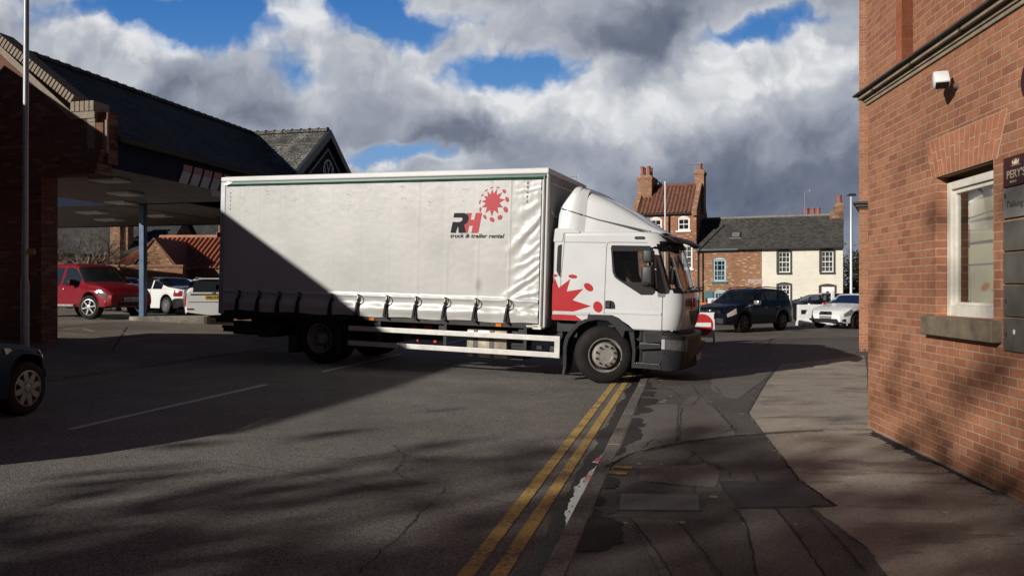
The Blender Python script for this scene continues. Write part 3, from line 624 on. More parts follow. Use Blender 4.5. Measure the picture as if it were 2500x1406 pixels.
# brick pier and gable
mb = MB(); mb.box(-14.9, -13.73, VG, VG + .45, -.1, 4.12)
mb.box(-19.0, -12.37, VG, VG + .45, 4.12, 5.0)
mb.prism([(-19.0, 5.0), (-12.37, 5.0), (-12.37, 5.45), (-12.95, 5.45), (RU, RZ + .05), (-17.6, 5.45), (-19, 5.45)], VG, VG + .45, 'y'); 
for k in range(4): mb.box(-12.37, -12.37 + .05 * (k + 1), VG, VG + .45, 4.2 + k * .15, 4.35 + k * .15)
mb.box(-12.37, -12.17, VG, VG + .45, 4.8, 5.2)
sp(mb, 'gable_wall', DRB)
# raked coping of bricks on edge
mb = MB(); n = 26
for i in range(n):
    for sgn in (1, -1):
        t0, t1 = i / n + .004, (i + 1) / n - .006
        f = lambda t: (RU + sgn * (2.05 * (1 - t)), RZ + .05 - .757 * (2.05 * (1 - t)))
        a, b = f(t0), f(t1); nx, nz = .6 * sgn, .8
        mb.prism([a, b, (b[0] + nx * .19, b[1] + nz * .19), (a[0] + nx * .19, a[1] + nz * .19)], VG - .05, VG + .42, 'y')
for i in range(5): mb.box(-12.95 + i * .12 + .005, -12.95 + i * .12 + .11, VG - .05, VG + .42, 5.45, 5.67)
sp(mb, 'coping', PSTN, bevel=.006, seg=1)
mb = MB(); mb.prism([(RU - 2.05, 5.40), (RU, RZ - .03), (RU + 2.05, 5.40), (RU + 2.05, 5.47), (RU, RZ + .048), (RU - 2.05, 5.47)], VG - .03, VG + .02, 'y'); mb.box(-12.95, -12.36, VG - .03, VG + .02, 5.30, 5.445)
mb.prism([(RU - 2.05, 5.30), (RU - 2.05, 5.39), (RU, RZ - .04), (RU, RZ - .13)], VG - .015, VG + .02, 'y'); mb.prism([(RU + 2.05, 5.30), (RU + 2.05, 5.39), (RU, RZ - .04), (RU, RZ - .13)], VG - .015, VG + .02, 'y')
sp(mb, 'coping_course', PSTN)
mb = MB()
for k in range(7): mb.box(-12.55 + .0, -12.365, VG - .008, VG + .05, 4.65 + k * .095, 4.735 + k * .095)
mb.box(-12.12, -12.07, VG - .0, VG + .05, 4.55, 5.25); sp(mb, 'kneeler', PSTN)
mb = MB(); mb.box(-12.365, -12.17, VG + .15, VG + .45, 4.35, 5.45); sp(mb, 'kneeler_block', DRB)
# main roof
mb = MB()
mb.prism([(EU, EZ), (RU, RZ), (RU, RZ - .12), (EU, EZ - .12)], VG + .46, VE, 'y'); mb.prism([(RU, RZ), (LU, EZ), (LU, EZ - .12), (RU, RZ - .12)], VG + .46, VE, 'y')
rf = sp(mb, 'roof', SLT)
mb = MB()
for i in range(int((VE - VG) / .33)):
    v = VG + .5 + i * .33; mb.prism([(RU + .12 * math.cos(a), RZ - .05 + .13 * math.sin(a)) for a in [math.pi * k / 6 for k in range(7)]], v, v + .30, 'y')
    mb.prism([(RU + .135 * math.cos(a), RZ - .05 + .15 * math.sin(a)) for a in [math.pi * k / 6 for k in range(7)]], v + .27, v + .32, 'y')
sp(mb, 'ridge_tile', SLT, rf)
# cross gable with lichened roof facing the camera, ridge across the street side
VR = 24.86; GU = -12.02
mb = MB(); hs = 2.7; ze = RZ - PIT * hs
mb.prism([(VR, RZ - .02), (VR - hs, ze), (VR - hs, ze - .12), (VR, RZ - .14)], RU - .3, GU, 'x'); mb.prism([(VR, RZ - .02), (VR + hs, ze), (VR + hs, ze - .12), (VR, RZ - .14)], RU - .3, GU, 'x')
rf2 = sp(mb, 'cross_roof', SLL)
mb = MB()
for i in range(9):
    u = RU - .1 + i * .335; mb.prism([(VR + .12 * math.cos(a), RZ - .06 + .13 * math.sin(a)) for a in [math.pi * k / 6 for k in range(7)]], u, u + .31, 'x'); mb.prism([(VR + .14 * math.cos(a), RZ - .06 + .16 * math.sin(a)) for a in [math.pi * k / 6 for k in range(7)]], u + .28, u + .325, 'x')
sp(mb, 'ridge_tile', SLL, rf2)
mb = MB(); mb.prism([(VR - hs + .25, ze - .02), (VR, RZ - .2), (VR + hs - .25, ze - .02), (VR + hs - .25, 3.4), (VR - hs + .25, 3.4)], GU - .25, GU - .12, 'x'); sp(mb, 'gable_panel', NAVY)
mb = MB()
for sg in (1, -1): mb.prism([(VR, RZ - .0), (VR + sg * hs, ze + .0), (VR + sg * hs, ze - .28), (VR, RZ - .28)], GU - .10, GU + .03, 'x'); mb.prism([(VR, RZ - .62), (VR + sg * (hs - .5), ze - .25), (VR + sg * (hs - .5), ze - .35), (VR, RZ - .72)], GU - .119, GU - .08, 'x')
sp(mb, 'barge_board', mat('dark barge board', (.03, .034, .045), .5))
mb = MB(); ring = [(math.cos(a), math.sin(a)) for a in [2 * math.pi * k / 28 for k in range(28)]]
for r0, r1 in ((.40, .34),):
    for k in range(28):
        c0, s0 = ring[k]; c1, s1 = ring[(k + 1) % 28]; mb.prism([(VR + .05 + r0 * c0, 5.72 + r0 * s0), (VR + .05 + r0 * c1, 5.72 + r0 * s1), (VR + .05 + r1 * c1, 5.72 + r1 * s1), (VR + .05 + r1 * c0, 5.72 + r1 * s0)], GU - .119, GU - .09, 'x')
def seg(a, b, w=.045):
    a, b = Vector(a), Vector(b); d = (b - a).normalized(); nn = Vector((-d.y, d.x)) * w / 2; mb.prism([tuple(a - nn), tuple(b - nn), tuple(b + nn), tuple(a + nn)], GU - .119, GU - .09, 'x')
cv_, cz_ = VR + .05, 5.72
for a, b in (((-.16, .30), (0, -.02)), ((0, -.02), (.16, .30)), ((-.30, .14), (-.13, -.32)), ((-.13, -.32), (0, -.04)), ((0, -.04), (.13, -.32)), ((.13, -.32), (.30, .14))): seg((cv_ + a[0], cz_ + a[1]), (cv_ + b[0], cz_ + b[1]))
sp(mb, 'round_emblem', mat('pale emblem', (.30, .31, .33), .4))
mb = MB(); mb.box(-14.25, -12.3, VR - hs + .35, VR + hs - .35, .0, 3.4); sp(mb, 'shop_wall', DRB)
# fascia, gutter, soffit
mb = MB(); mb.box(-12.36, -12.30, VG + .46, VE, 4.3, 4.86); mb.box(LU + .15, LU + .21, VG + .46, VE, 4.3, 4.86); mb.box(-12.36, LU + .2, 21.15, 21.2, 4.3, 4.86); fa = sp(mb, 'fascia', NAVY)
mb = MB(); mb.box(-12.30, -12.10, VG + .46, VE, 4.87, 4.98); sp(mb, 'gutter', MOSS, fa, bevel=.02)
PINK = mat('faded red panel', (.30, .10, .10), .5, var=.15, vs=5); PALE = mat('pale panel', (.32, .31, .32), .5, var=.12, vs=5)
mb = MB(); mb2 = MB()
for k in range(6):
    v = 17.0 + k * .43; mb.prism([(v + .16, 4.58), (v + .50, 4.58), (v + .56, 4.76), (v + .22, 4.76)], -12.297, -12.285, 'x'); mb2.prism([(v, 4.28), (v + .34, 4.28), (v + .50, 4.578), (v + .16, 4.578)], -12.297, -12.285, 'x')
sp(mb, 'red_stripes', PINK, fa); sp(mb2, 'pale_stripes', PALE, fa)
mb = MB(); mb.box(-12.29, -12.22, 18.25, 20.4, 4.1, 4.25); sp(mb, 'price_panel', PALE, fa)
mb = MB(); mb.box(LU + .22, -12.37, VG + .455, 21.15, 4.30, 4.34); sp(mb, 'soffit', SOF)
LIT = mat('light diffuser', (.62, .6, .55), .4)
for u, v in ((-15.1, 18.6), (-13.6, 16.2), (-16.8, 20.5)):
    f = sp(MB().box(u - .36, u + .36, v - .3, v + .3, 4.24, 4.298), 'ceiling_light', ALU, bevel=.01); sp(MB().box(u - .30, u + .30, v - .25, v + .25, 4.225, 4.239), 'diffuser', LIT, f)
# blue steel column
BLU = mat('blue painted steel', (.04, .10, .20), .4, var=.2, vs=5, coat=.2, dirt=.2)
cxu, cxv = -16.70, 21.35
mb = MB(); mb.box(cxu - .085, cxu + .085, cxv - .085, cxv + .085, .78, 4.5); sp(mb, 'column', BLU, bevel=.008)
mb = MB(); mb.box(cxu - .2, cxu + .2, cxv - .2, cxv + .2, .78, .80); sp(mb, 'column_base', DARKM)
# second canopy behind
cn = empty('rear_canopy', MU @ Vector((-20, 25, .7)), 0, 'flat plank-lined rear forecourt canopy behind the tiled roof', 'canopy')
def cp(mb, name, m, par=None, **k): return mb.build(name, m, par or cn, M=Matrix.Translation(-cn.location) @ MU, **k)
cp(MB().box(-30, -15.2, 21.25, 28.6, 4.31, 4.35), 'soffit', SOF)
cp(MB().box(-30.05, -15.15, 21.2, 21.25, 4.28, 4.75).box(-30.05, -15.15, 28.6, 28.65, 4.28, 4.75).box(-30.05, -30, 21.25, 28.6, 4.28, 4.75).box(-30, -15.2, 21.25, 28.6, 4.70, 4.75), 'fascia', NAVY)
for u, v in ((-20.0, 23.0), (-18.6, 24.6), (-21.5, 25.6)):
    f = cp(MB().box(u - .45, u + .45, v - .28, v + .28, 4.25, 4.308), 'ceiling_light', ALU, bevel=.01); cp(MB().box(u - .4, u + .4, v - .23, v + .23, 4.235, 4.249), 'diffuser', LIT, f)
cp(MB().lathe([(.16, 4.30), (.16, 4.18), (.1, 4.08), (0.0, 4.05)], 14, 'z', c=(-16.9, 25.8, 0)), 'camera_dome', DARKM, smooth=40)
cp(MB().box(-28.2, -28.0, 25, 25.2, .7, 4.3), 'column', BLU); cp(MB().box(-16.2, -16.0, 27.6, 27.8, .7, 4.3), 'column', BLU)
# concrete island under the column
isl = MB(); pts = []
for i in range(20):
    a = math.pi * i / 19
    pts.append((cxu + .42 * math.cos(a) - 0, cxv + 1.6 + .42 * math.sin(a)))
for i in range(20):
    a = math.pi + math.pi * i / 19; pts.append((cxu + .42 * math.cos(a), cxv - .35 + .42 * math.sin(a)))
CONC = mat('stained concrete', (.28, .25, .2), .85, var=.5, vs=4, bump=.4, bs=40, dirt=.4)
Pi = [MU @ Vector((p[0], p[1], 0)) for p in pts]
def island(name, A, B, w, label):
    A, B = Vector(A), Vector(B); d = (B - A).normalized(); nn = Vector((-d.y, d.x)); q = [A + nn * (w / 2) * math.cos(t) - d * (w / 2) * math.sin(t) for t in [math.pi * i / 14 for i in range(15)]] + [B - nn * (w / 2) * math.cos(t) + d * (w / 2) * math.sin(t) for t in [math.pi * i / 14 for i in range(15)]]
    o = MB().prism([tuple(p) for p in q], .3, .79, 'z').build(name, CONC, None, bevel=.03); return tag(o, label, 'kerb island')
c = MU @ Vector((cxu, cxv, 0))
island('concrete_island', (c.x + .0, c.y - .05), (c.x + 1.75, c.y + .35), .75, 'low stained concrete island under the blue canopy column')
# lamp post and tag in front of the pier
GALV = mat('galvanised steel', (.33, .33, .34), .5, metal=.4, var=.2, vs=5)
lpx, lpy = (61 - 1250) / 1900 * 15.2, 15.2
lp = empty('lamp_post', (lpx, lpy, zat(lpx, lpy)), 0, 'tall plain grey lamp post in front of the shaded brick pier', 'lamp post')
MB().tube([(0, 0, 0), (0, 0, 1.4)], .075, 14).build('base', GALV, lp, smooth=40)
MB().tube([(0, 0, 1.4), (.0, 0, 1.5), (.04, 0, 9)], [.075, .055, .045], 14).build('pole', GALV, lp, smooth=40)
MB().tube([(.04, 0, 9), (.3, -.1, 9.4), (1.2, -.4, 9.5)], .04, 8).build('arm', GALV, lp); MB().box(1.1, 1.7, -.55, -.3, 9.42, 9.55).build('lamp_head', GALV, lp)
MB().box(.02, .2, -.02, .0, 1.95, 2.07).build('yellow_label', mat('yellow tag', (.45, .28, .03), .5), lp)
# ------------------------------------------------------------------ houses on the left outside the picture: they throw the shade over the street
BRK2 = brick('plain red brick', (.22, .085, .05), (.32, .13, .075), (.28, .2, .14))
def usd(name, label, uc, hs, v0, v1, rz, pit):
    """house with its ridge along the road at u = uc"""
    loc = Vector(uv2(uc, (v0 + v1) / 2, 0)); o = empty(name, loc, 0, label, 'house'); ez = rz - pit * hs; M = Matrix.Translation(-loc) @ MU
    MB().prism([(uc - hs + .1, -.2), (uc + hs - .1, -.2), (uc + hs - .1, ez), (uc, rz - .12), (uc - hs + .1, ez)], v0 + .05, v1 - .05, 'y').build('wall', BRK2, o, M=M)
    MB().prism([(uc - hs - .1, ez - .08), (uc, rz - .1), (uc + hs + .1, ez - .08), (uc + hs + .1, ez + .02), (uc, rz), (uc - hs - .1, ez + .02)], v0 - .03, v1 + .03, 'y').build('roof', SLT, o, M=M)
    for k in range(3):
        v = v0 + (v1 - v0) * (k + .5) / 3; f = MB().box(uc + hs - .11, uc + hs - .07, v - .5, v + .5, 1.2, 2.6).build('window', WHITE, o, M=M); MB().box(uc + hs - .1, uc + hs - .06, v - .42, v + .42, 1.28, 2.52).build('pane', CARGL, f, M=M)
    return o
usd('terraced_house', 'taller gabled brick house beside the shaded left pavement', -15.6, 2.4, -3.1, 11.0, 7.15, .72)
usd('terraced_house', 'lower long brick house on the left side of the street', -15.6, 2.4, -26, -3.2, 5.9, .72)

# unseen storey added to shade the gable, open below to let sun through
lo4 = Vector(uv2(-15.6, 12.2, 0)); oa = empty('added_shade_storey', lo4, 0, 'unseen brick storey added at the end of the terrace to shade the gable', 'house'); Mo = Matrix.Translation(-lo4) @ MU
MB().prism([(-17.9, 3.0), (-14.25, 3.0), (-14.25, 6.05), (-15.6, 7.03), (-17.9, 5.42)], 11.01, 13.1, 'y').build('wall', BRK2, oa, M=Mo)
MB().prism([(-18.1, 5.34), (-15.6, 7.05), (-14.1, 5.97), (-14.1, 6.07), (-15.6, 7.15), (-18.1, 5.44)], 11.04, 13.15, 'y').build('roof', SLT, oa, M=Mo)
MB().box(-14.5, -14.35, 12.8, 13.0, -.1, 3.0).build('post', DARKM, oa, M=Mo)
# ------------------------------------------------------------------ trees
BARK = mat('bark', (.075, .062, .05), .9, var=.3, vs=12); BARKL = mat('pale bark', (.17, .145, .115), .9, var=.35, vs=12)
def bare_tree(name, loc, h, label, seed, m, spread=.55, levels=5, r0=.16, kids=(3, 4), first=.35, group=None, trunk_lean=(0, 0)):
    rnd = random.Random(seed); t = empty(name, loc, 0, label, 'tree', group); tr, tw = MB(), MB()
    def grow(p, d, L, r, lv):
        pts = [p]; rs = [r]; n = 4 if lv < 2 else 3
        for i in range(n):
            d = (d + Vector((rnd.gauss(0, .13), rnd.gauss(0, .13), rnd.gauss(.03, .08)))).normalized(); p = p + d * (L / n); pts.append(p); rs.append(r * (1 - .45 * (i + 1) / n))
        (tr if lv == 0 else tw).tube(pts, rs, 8 if lv == 0 else 5 if lv == 1 else 3, cap=False)
        if lv >= levels: return
        for k in range(rnd.randint(*kids)):
            f = rnd.uniform(first, 1.) if lv else rnd.uniform(.5, 1.); i = min(n - 1, int(f * n)); q = pts[i].lerp(pts[i + 1], f * n - i if f < 1 else 1)
            a = rnd.uniform(0, 6.283); s = rnd.uniform(.6, 1.25) * spread
            side = d.orthogonal().normalized(); side.rotate(Matrix.Rotation(a, 3, d)); nd = (d * (1 - s * .35) + side * s + Vector((0, 0, .12))).normalized()
            grow(q, nd, L * rnd.uniform(.55, .8), rs[i] * rnd.uniform(.5, .68), lv + 1)
    grow(Vector((0, 0, 0)), Vector((*trunk_lean, 1)).normalized(), h * .38, r0, 0)
    tr.build('trunk', m, t, fix=False, smooth=50); tw.build('crown', m, t, fix=False); return t
def leafy(name, loc, h, w, label, seed, m, n=2600, ls=.16):
    rnd = random.Random(seed); t = empty(name, loc, 0, label, 'tree'); tr = MB(); tr.tube([(0, 0, 0), (.05, 0, h * .5), (0, .05, h * .9)], [.16, .1, .03], 7)
    tips = []
    for k in range(14):
        a, z = rnd.uniform(0, 6.28), rnd.uniform(.2, .85) * h; q = (math.cos(a) * w * .7 * (1.1 - z / h), math.sin(a) * w * .7 * (1.1 - z / h), z + .3); tr.tube([(0, 0, z - .3), q], [.05, .015], 4); tips.append(Vector(q))
    tr.build('trunk', BARK, t); lf = MB()
    for k in range(n):
        c = rnd.choice(tips) if rnd.random() < .75 else Vector((0, 0, rnd.uniform(.3, 1) * h)); p = c + Vector((rnd.gauss(0, w * .22), rnd.gauss(0, w * .22), rnd.gauss(0, h * .09)))
        u = Vector((rnd.gauss(0, 1), rnd.gauss(0, 1), rnd.gauss(0, 1))).normalized(); v = u.orthogonal().normalized(); s = ls * rnd.uniform(.5, 1.2)
        lf.quad(p - u * s, p + v * s * .5, p + u * s, p - v * s * .5)
    lf.build('crown', m, t, fix=False); return t
EVER = mat('evergreen leaf', (.035, .045, .018), .7, var=.5, vs=2)
for (u_, v_), h_, w_, sd_, n_, lab_ in (((-20, -19.4), 13.6, 4.4, 41, 3200, 'dark evergreen between the two broad ones behind the lower brick house'), ((-16.9, -27.5), 12.8, 4.2, 43, 3000, 'dark evergreen at the far corner of the lower brick house'), ((-19, -22.5), 15.5, 4.6, 31, 3600, 'tall dark evergreen behind the lower brick house'), ((-19.5, -16.2), 11.5, 4.2, 32, 3200, 'broad dark evergreen behind the lower brick house'), ((-19.5, -29), 17.5, 5.0, 35, 2400, 'tallest dark evergreen behind the lower brick house')): leafy('evergreen_tree', (*uv2(u_, v_)[:2], 0), h_, w_, lab_, sd_, EVER, n_, .24)
leafy('evergreen_tree', ((2097 - 1250) / 1900 * 58, 58, 0), 4.4, 2.6, 'dark evergreen tree beside the cream cottage', 3, EVER)
leafy('evergreen_tree', ((2130 - 1250) / 1900 * 62, 62, 0), 4.0, 2.8, 'dark evergreen tree partly behind the brick wing', 8, EVER)
bare_tree('bare_tree', ((190 - 1250) / 1900 * 37, 37, .72), 6.6, 'bare pale-barked tree behind the red pickup', 21, BARKL, .8, 5, .13, (4, 5), .2, trunk_lean=(.12, 0))
bare_tree('bare_tree', ((290 - 1250) / 1900 * 39, 39, .72), 4.2, 'low reddish bare shrub-like tree left of the pantiled outbuilding', 33, mat('red twig', (.12, .06, .045), .9, var=.3, vs=9), 1.0, 5, .07, (4, 6), .1)
bare_tree('bare_tree', ((120 - 1250) / 1900 * 38, 38, .72), 5.2, 'dense bare tree at the edge of the brick pier', 47, BARK, .85, 5, .1, (4, 5), .15)
# ------------------------------------------------------------------ houses across the side road: frame s to the right along the fronts, t back, z up
HC = Vector((11.84, 50, 0)); HB = R(22)
MH = Matrix(((math.cos(HB), math.sin(HB), 0, 0), (-math.sin(HB), math.cos(HB), 0, 0), (0, 0, 1, 0), (0, 0, 0, 1)))
def house(name, s, label): return empty(name, HC + MH @ Vector((s, 0, 0)), -HB, label, 'house')
HBR = brick('mottled house brick', (.27, .085, .045), (.40, .15, .07), (.36, .27, .2), ms=.009, var=.3, big=.25, odd=(.50, .30, .17))
HBR2 = brick('cottage brick', (.25, .10, .05), (.38, .17, .085), (.36, .27, .19), ms=.010, var=.35, big=.25, odd=(.55, .36, .2))
CREAM = brick('cream painted brick', (.74, .70, .59), (.79, .75, .64), (.70, .65, .53), ms=.006, var=.07, big=.08, odd=(.72, .67, .54), bump=.45)
CHIM = brick('chimney brick', (.26, .10, .055), (.40, .19, .10), (.33, .25, .18), ms=.011, var=.35, big=.3, odd=(.46, .29, .18))
PANT = mat('clay pantile', (.19, .078, .05), .8, var=.5, vs=5, bump=.3, bs=30, dirt=.35); PANTL = mat('bright pantile', (.34, .105, .05), .8, var=.4, vs=5, bump=.3, bs=30)
POT = mat('terracotta pot', (.33, .10, .06), .75, var=.3, vs=6); HSL = slate('cottage slate', (.04, .036, .032), (.085, .078, .068), .22, .19, (.24, .22, .18, .25), bump=.6)
IRON = mat('black gutter', (.02, .02, .022), .5); WSASH = mat('white sash paint', (.78, .77, .73), .45, var=.05); NET = mat('net curtain', (.42, .43, .43), .8, var=.35, vs=6, streak=(6, 6, .6)); DKR = mat('dark room', (.015, .015, .017), .8)
BLSH = mat('blue sash paint', (.36, .50, .56), .5, var=.12); TEAL = mat('teal paint', (.03, .13, .15), .5); DSUR = mat('dark brown surround', (.055, .04, .035), .7, var=.3)
def pantiles(p, name, m, A, B, up, parent, tw=.26, rows=.34):
    """corrugated tiles on the slope A-B (eaves) rising by vector up"""
    A, B, up = Vector(A), Vector(B), Vector(up); L = (B - A).length; e = (B - A) / L; S_ = up.length; d = up / S_; nn = e.cross(d); mb = MB()
    nx = int(L / tw) * 6; nr = max(2, int(S_ / rows)); grid = []
    for r in range(nr):
        for f in (0, 1):
            row = []
            for i in range(nx + 1):
                x = L * i / nx; ph = (x / tw) % 1; hgt = .045 * math.sin(ph * 2 * math.pi) + (.010 if f == 0 else 0.)
                row.append(A + e * x + d * (S_ * (r + f) / nr) + nn * (hgt + .03))
            grid.append(row)
    vs = [q for row in grid for q in row]; n = nx + 1; fs = [(k * n + i, k * n + i + 1, (k + 1) * n + i + 1, (k + 1) * n + i) for k in range(len(grid) - 1) for i in range(nx)]
    mb.add(vs, fs); return mb.build(name, m, parent, fix=False, smooth=35)
def wallh(mb, x0, x1, z0, z1, holes, t0=0, t1=.3):
    """wall with rectangular openings cut by splitting into slabs"""
    xs = sorted({x0, x1} | {h[0] for h in holes} | {h[1] for h in holes}); 
    for a, b in zip(xs, xs[1:]):
        hh = sorted([(h[2], h[3]) for h in holes if h[0] <= a + 1e-6 and h[1] >= b - 1e-6]); z = z0
        for c, d in hh:
            if c > z: mb.box(a, b, t0, t1, z, c)
            z = d
        if z < z1: mb.box(a, b, t0, t1, z, z1)
def sash(par, x0, x1, z0, z1, fm, nx, nz, curtain=None, fw=.07, arch=None, sill=None, surround=None, sash_lines=True):
    w = MB(); y = .06
    for a in ((x0, x0 + fw, z0, z1), (x1 - fw, x1, z0, z1), (x0 + fw, x1 - fw, z1 - fw, z1), (x0 + fw, x1 - fw, z0, z0 + fw)): w.box(a[0], a[1], y, y + .06, a[2], a[3])
    for i in range(1, nx): x = x0 + (x1 - x0) * i / nx; w.box(x - .014, x + .014, y + .01, y + .05, z0 + fw, z1 - fw)
    for i in range(1, nz): z = z0 + (z1 - z0) * i / nz; t = .025 if i * 2 == nz else .014; w.box(x0 + fw, x1 - fw, y + .008, y + .052, z - t, z + t)
    o = w.build('window', fm, par)
    MB().box(x0 + fw, x1 - fw, y + .03, y + .034, z0 + fw, z1 - fw).build('pane', WINGL, o)
    if curtain:
        cb = MB(); n = 36
        for side in curtain:
            a, b = x0 + fw + (x1 - x0 - 2 * fw) * side[0], x0 + fw + (x1 - x0 - 2 * fw) * side[1]; zz0, zz1 = z0 + (z1 - z0) * side[2], z0 + (z1 - z0) * side[3]
            R_ = [[(a + (b - a) * i / n, y + .09 + .02 * math.sin(i * 1.3 + side[0] * 9), z) for i in range(n + 1)] for z in (zz0, zz1)]; cb.add(R_[0] + R_[1], [(i, i + 1, n + 2 + i, n + 1 + i) for i in range(n)])
        cb.build('curtain', NET, o, fix=False)
    MB().box(x0, x1, .28, .29, z0, z1).build('room_dark', DKR, o)
    if sill: MB().box(x0 - .1, x1 + .1, -.09, .1, z0 - .11, z0 - .003).build('sill', sill, o)
    if surround:
        sb = MB(); q = .12
        sb.box(x0 - q, x0, -.02, .1, z0 - .003, z1); sb.box(x1, x1 + q, -.02, .1, z0 - .003, z1)
        N = 10; arcp = [(x0 - q + (x1 - x0 + 2 * q) * i / N, z1 + .06 + .10 * math.sin(math.pi * i / N)) for i in range(N + 1)]
        sb.prism([(x1 + q, z1), (x0 - q, z1)] + arcp, -.02, .1, 'y'); sb.build('surround', surround, o)
    if arch:
        N = 10; sb = MB(); arcp = [(x0 + (x1 - x0) * i / N, z1 + .12 * math.sin(math.pi * i / N)) for i in range(N + 1)]; sb.prism([(x1, z1 - .01), (x0, z1 - .01)] + arcp, -.004, .08, 'y'); sb.build('arched_head', arch, o)
    return o
def chimney(par, x, t, w, d, z0, z1, pots, cap=True, ph=.6, pr=.12):
    mb = MB(); mb.box(x - w / 2, x + w / 2, t - d / 2, t + d / 2, z0, z1 - .28)
    for k, p in enumerate((.03, .06, .03)): mb.box(x - w / 2 - p, x + w / 2 + p, t - d / 2 - p, t + d / 2 + p, z1 - .28 + k * .085, z1 - .28 + k * .085 + .084)
    c = mb.build('chimney', CHIM, par); MB().prism([(x - w / 2, z1 - .025), (x + w / 2, z1 - .025), (x + w / 2 - .15, z1 + .06), (x - w / 2 + .15, z1 + .06)], t - d / 2, t + d / 2, 'y').build('flaunching', STONE, c)
    for px_, pt in pots: MB().lathe([(pr * .95, z1 + .0), (pr * 1.02, z1 + .08), (pr * .9, z1 + .1), (pr * .82, z1 + ph - .08), (pr * .95, z1 + ph - .06), (pr * .95, z1 + ph), (pr * .7, z1 + ph), (pr * .65, z1 + .1)], 14, 'z', c=(x + px_, t + pt, 0)).build('chimney_pot', POT, c, smooth=40)
    return c
# tall house
th = house('tall_brick_house', -2.05, 'tall red brick house with a pantiled roof and two big chimneys')
X = lambda s: s + 2.05
H0 = [(X(-1.20), X(-.42), 5.42, 6.22), (X(-3.02), X(-2.22), 5.42, 6.22), (X(-.95), X(-.25), 2.95, 4.45), (X(-3.2), X(-2.4), 2.95, 4.45)]
mb = MB(); wallh(mb, X(-4.1), X(0), -.2, 6.6, H0)
mb.prism([(.3, -.2), (4.4, -.2), (4.4, 6.6), (2.2, 8.55), (0.0001, 6.6), (.3, 6.6)], X(-.25), X(0) - .002, 'x'); mb.prism([(.3, -.2), (4.4, -.2), (4.4, 6.6), (2.2, 8.55), (0.0001, 6.6), (.3, 6.6)], X(-4.1) + .002, X(-3.85), 'x'); mb.box(X(-3.85), X(-.25), 4.1, 4.398, -.2, 6.6)
mb.build('wall', HBR, th)
rfh = pantiles(None, 'roof', PANT, (X(-3.85), -.12, 6.56), (X(-.22), -.12, 6.56), (0, 2.32, 2.03), th)
MB().prism([(4.5, 6.55), (2.2, 8.6), (2.2, 8.5), (4.5, 6.45)], X(-3.85), X(-.25), 'x').build('rear_slope', PANT, rfh)
MB().tube([(X(-3.9), 2.2, 8.64), (X(-.2), 2.2, 8.64)], .12, 8).build('ridge_tile', PANT, rfh)
mb = MB()
for a in (X(-4.15), X(-.27)): mb.prism([(-.2, 6.35), (-.2, 6.68), (2.2, 8.85), (4.6, 6.68), (4.6, 6.4), (4.4, 6.6), (2.2, 8.552), (0, 6.602)], a, a + .32, 'x')
mb.build('parapet', CHIM, rfh)
mb = MB(); mb.tube([(X(-3.85), -.18, 6.5), (X(-.28), -.18, 6.5)], .06, 8); mb.build('gutter', IRON, th); MB().tube([(X(-1.75), -.1, 6.45), (X(-1.75), -.1, 6.2), (X(-1.75), -.06, 0)], .045, 8).build('drainpipe', IRON, th)
for h in H0[:2]: sash(th, *h, WSASH, 2, 2, arch=WSASH, sill=WSASH, fw=.1)
for h in H0[2:]: sash(th, *h, WSASH, 2, 4, arch=WSASH, sill=WSASH, fw=.09, curtain=[(0, 1, 0, .9)])
chimney(th, X(-3.62), 2.2, .95, 1.9, 6.7, 9.25, ((-.22, -.65), (-.22, -.1), (.22, -.65), (.2, .1), (0, .6)), ph=.68, pr=.15)
chimney(th, X(-.12), 2.6, .58, 1.0, 6.7, 9.55, ((0, -.1),), ph=.5, pr=.17)
MB().tube([(X(-2.75), 2.2, 8.6), (X(-2.75), 2.2, 8.95)], .11, 10).build('vent_cowl', mat('pale clay', (.5, .46, .38), .7), th)
MB().box(X(-4.05), X(-.02), -.03, .0, 4.75, 4.84).build('string_course', HBR, th)
# brick cottage
bc = house('brick_cottage', 2.0, 'low brick cottage with a blue sash window and slate roof'); X = lambda s: s - 2.0
H1 = [(X(1.05), X(1.85), 2.12, 3.5), (X(1.1), X(1.95), .35, 1.45)]
mb = MB(); wallh(mb, X(0.003), X(4.02), -.2, 4.2, H1); mb.build('wall', HBR2, bc); MB().box(X(0.003), X(4.02), 5.0, 5.3, -.2, 4.2).build('rear_wall', HBR2, bc)
def slateroof(par, x0, x1, ridge=2.65):
    return MB().prism([(-.22, 4.10), (ridge, 6.22), (5.5, 4.10), (5.5, 4.2), (ridge, 6.34), (-.22, 4.2)], x0, x1, 'x').build('roof', HSL, par)
r1 = slateroof(bc, X(.003), X(4.02))
MB().tube([(X(0), 2.65, 6.34), (X(4.02), 2.65, 6.34)], .09, 8).build('ridge_tile', mat('pale ridge', (.24, .225, .2), .9, var=.5, vs=6), r1)
sash(bc, *H1[0], BLSH, 3, 4, curtain=[(0, 1, .02, .48), (.1, .45, .5, .95), (.75, 1, .5, .8)], fw=.1, sill=TEAL, arch=BLSH); w2 = sash(bc, *H1[1], BLSH, 3, 2, curtain=[(0, 1, .02, .9)], fw=.1, arch=BLSH)
for a_, b_ in ((.55, 1.06), (1.97, 2.4)): MB().box(X(a_), X(b_), -.05, -.003, .35, 1.5).build('shutter', TEAL, bc)
MB().tube([(X(.03), -.25, 4.1), (X(2.6), -.25, 4.12)], .06, 8).build('gutter', mat('blue grey gutter', (.09, .14, .17), .5), bc); MB().tube([(X(2.62), -.25, 4.12), (X(4.02), -.25, 4.13)], .06, 8).build('gutter', IRON, bc)
MB().tube([(X(.12), -.2, 4.1), (X(.12), -.06, 3.85), (X(.12), -.06, 0)], .05, 8).build('drainpipe', mat('dark blue pipe', (.03, .04, .05), .5), bc)
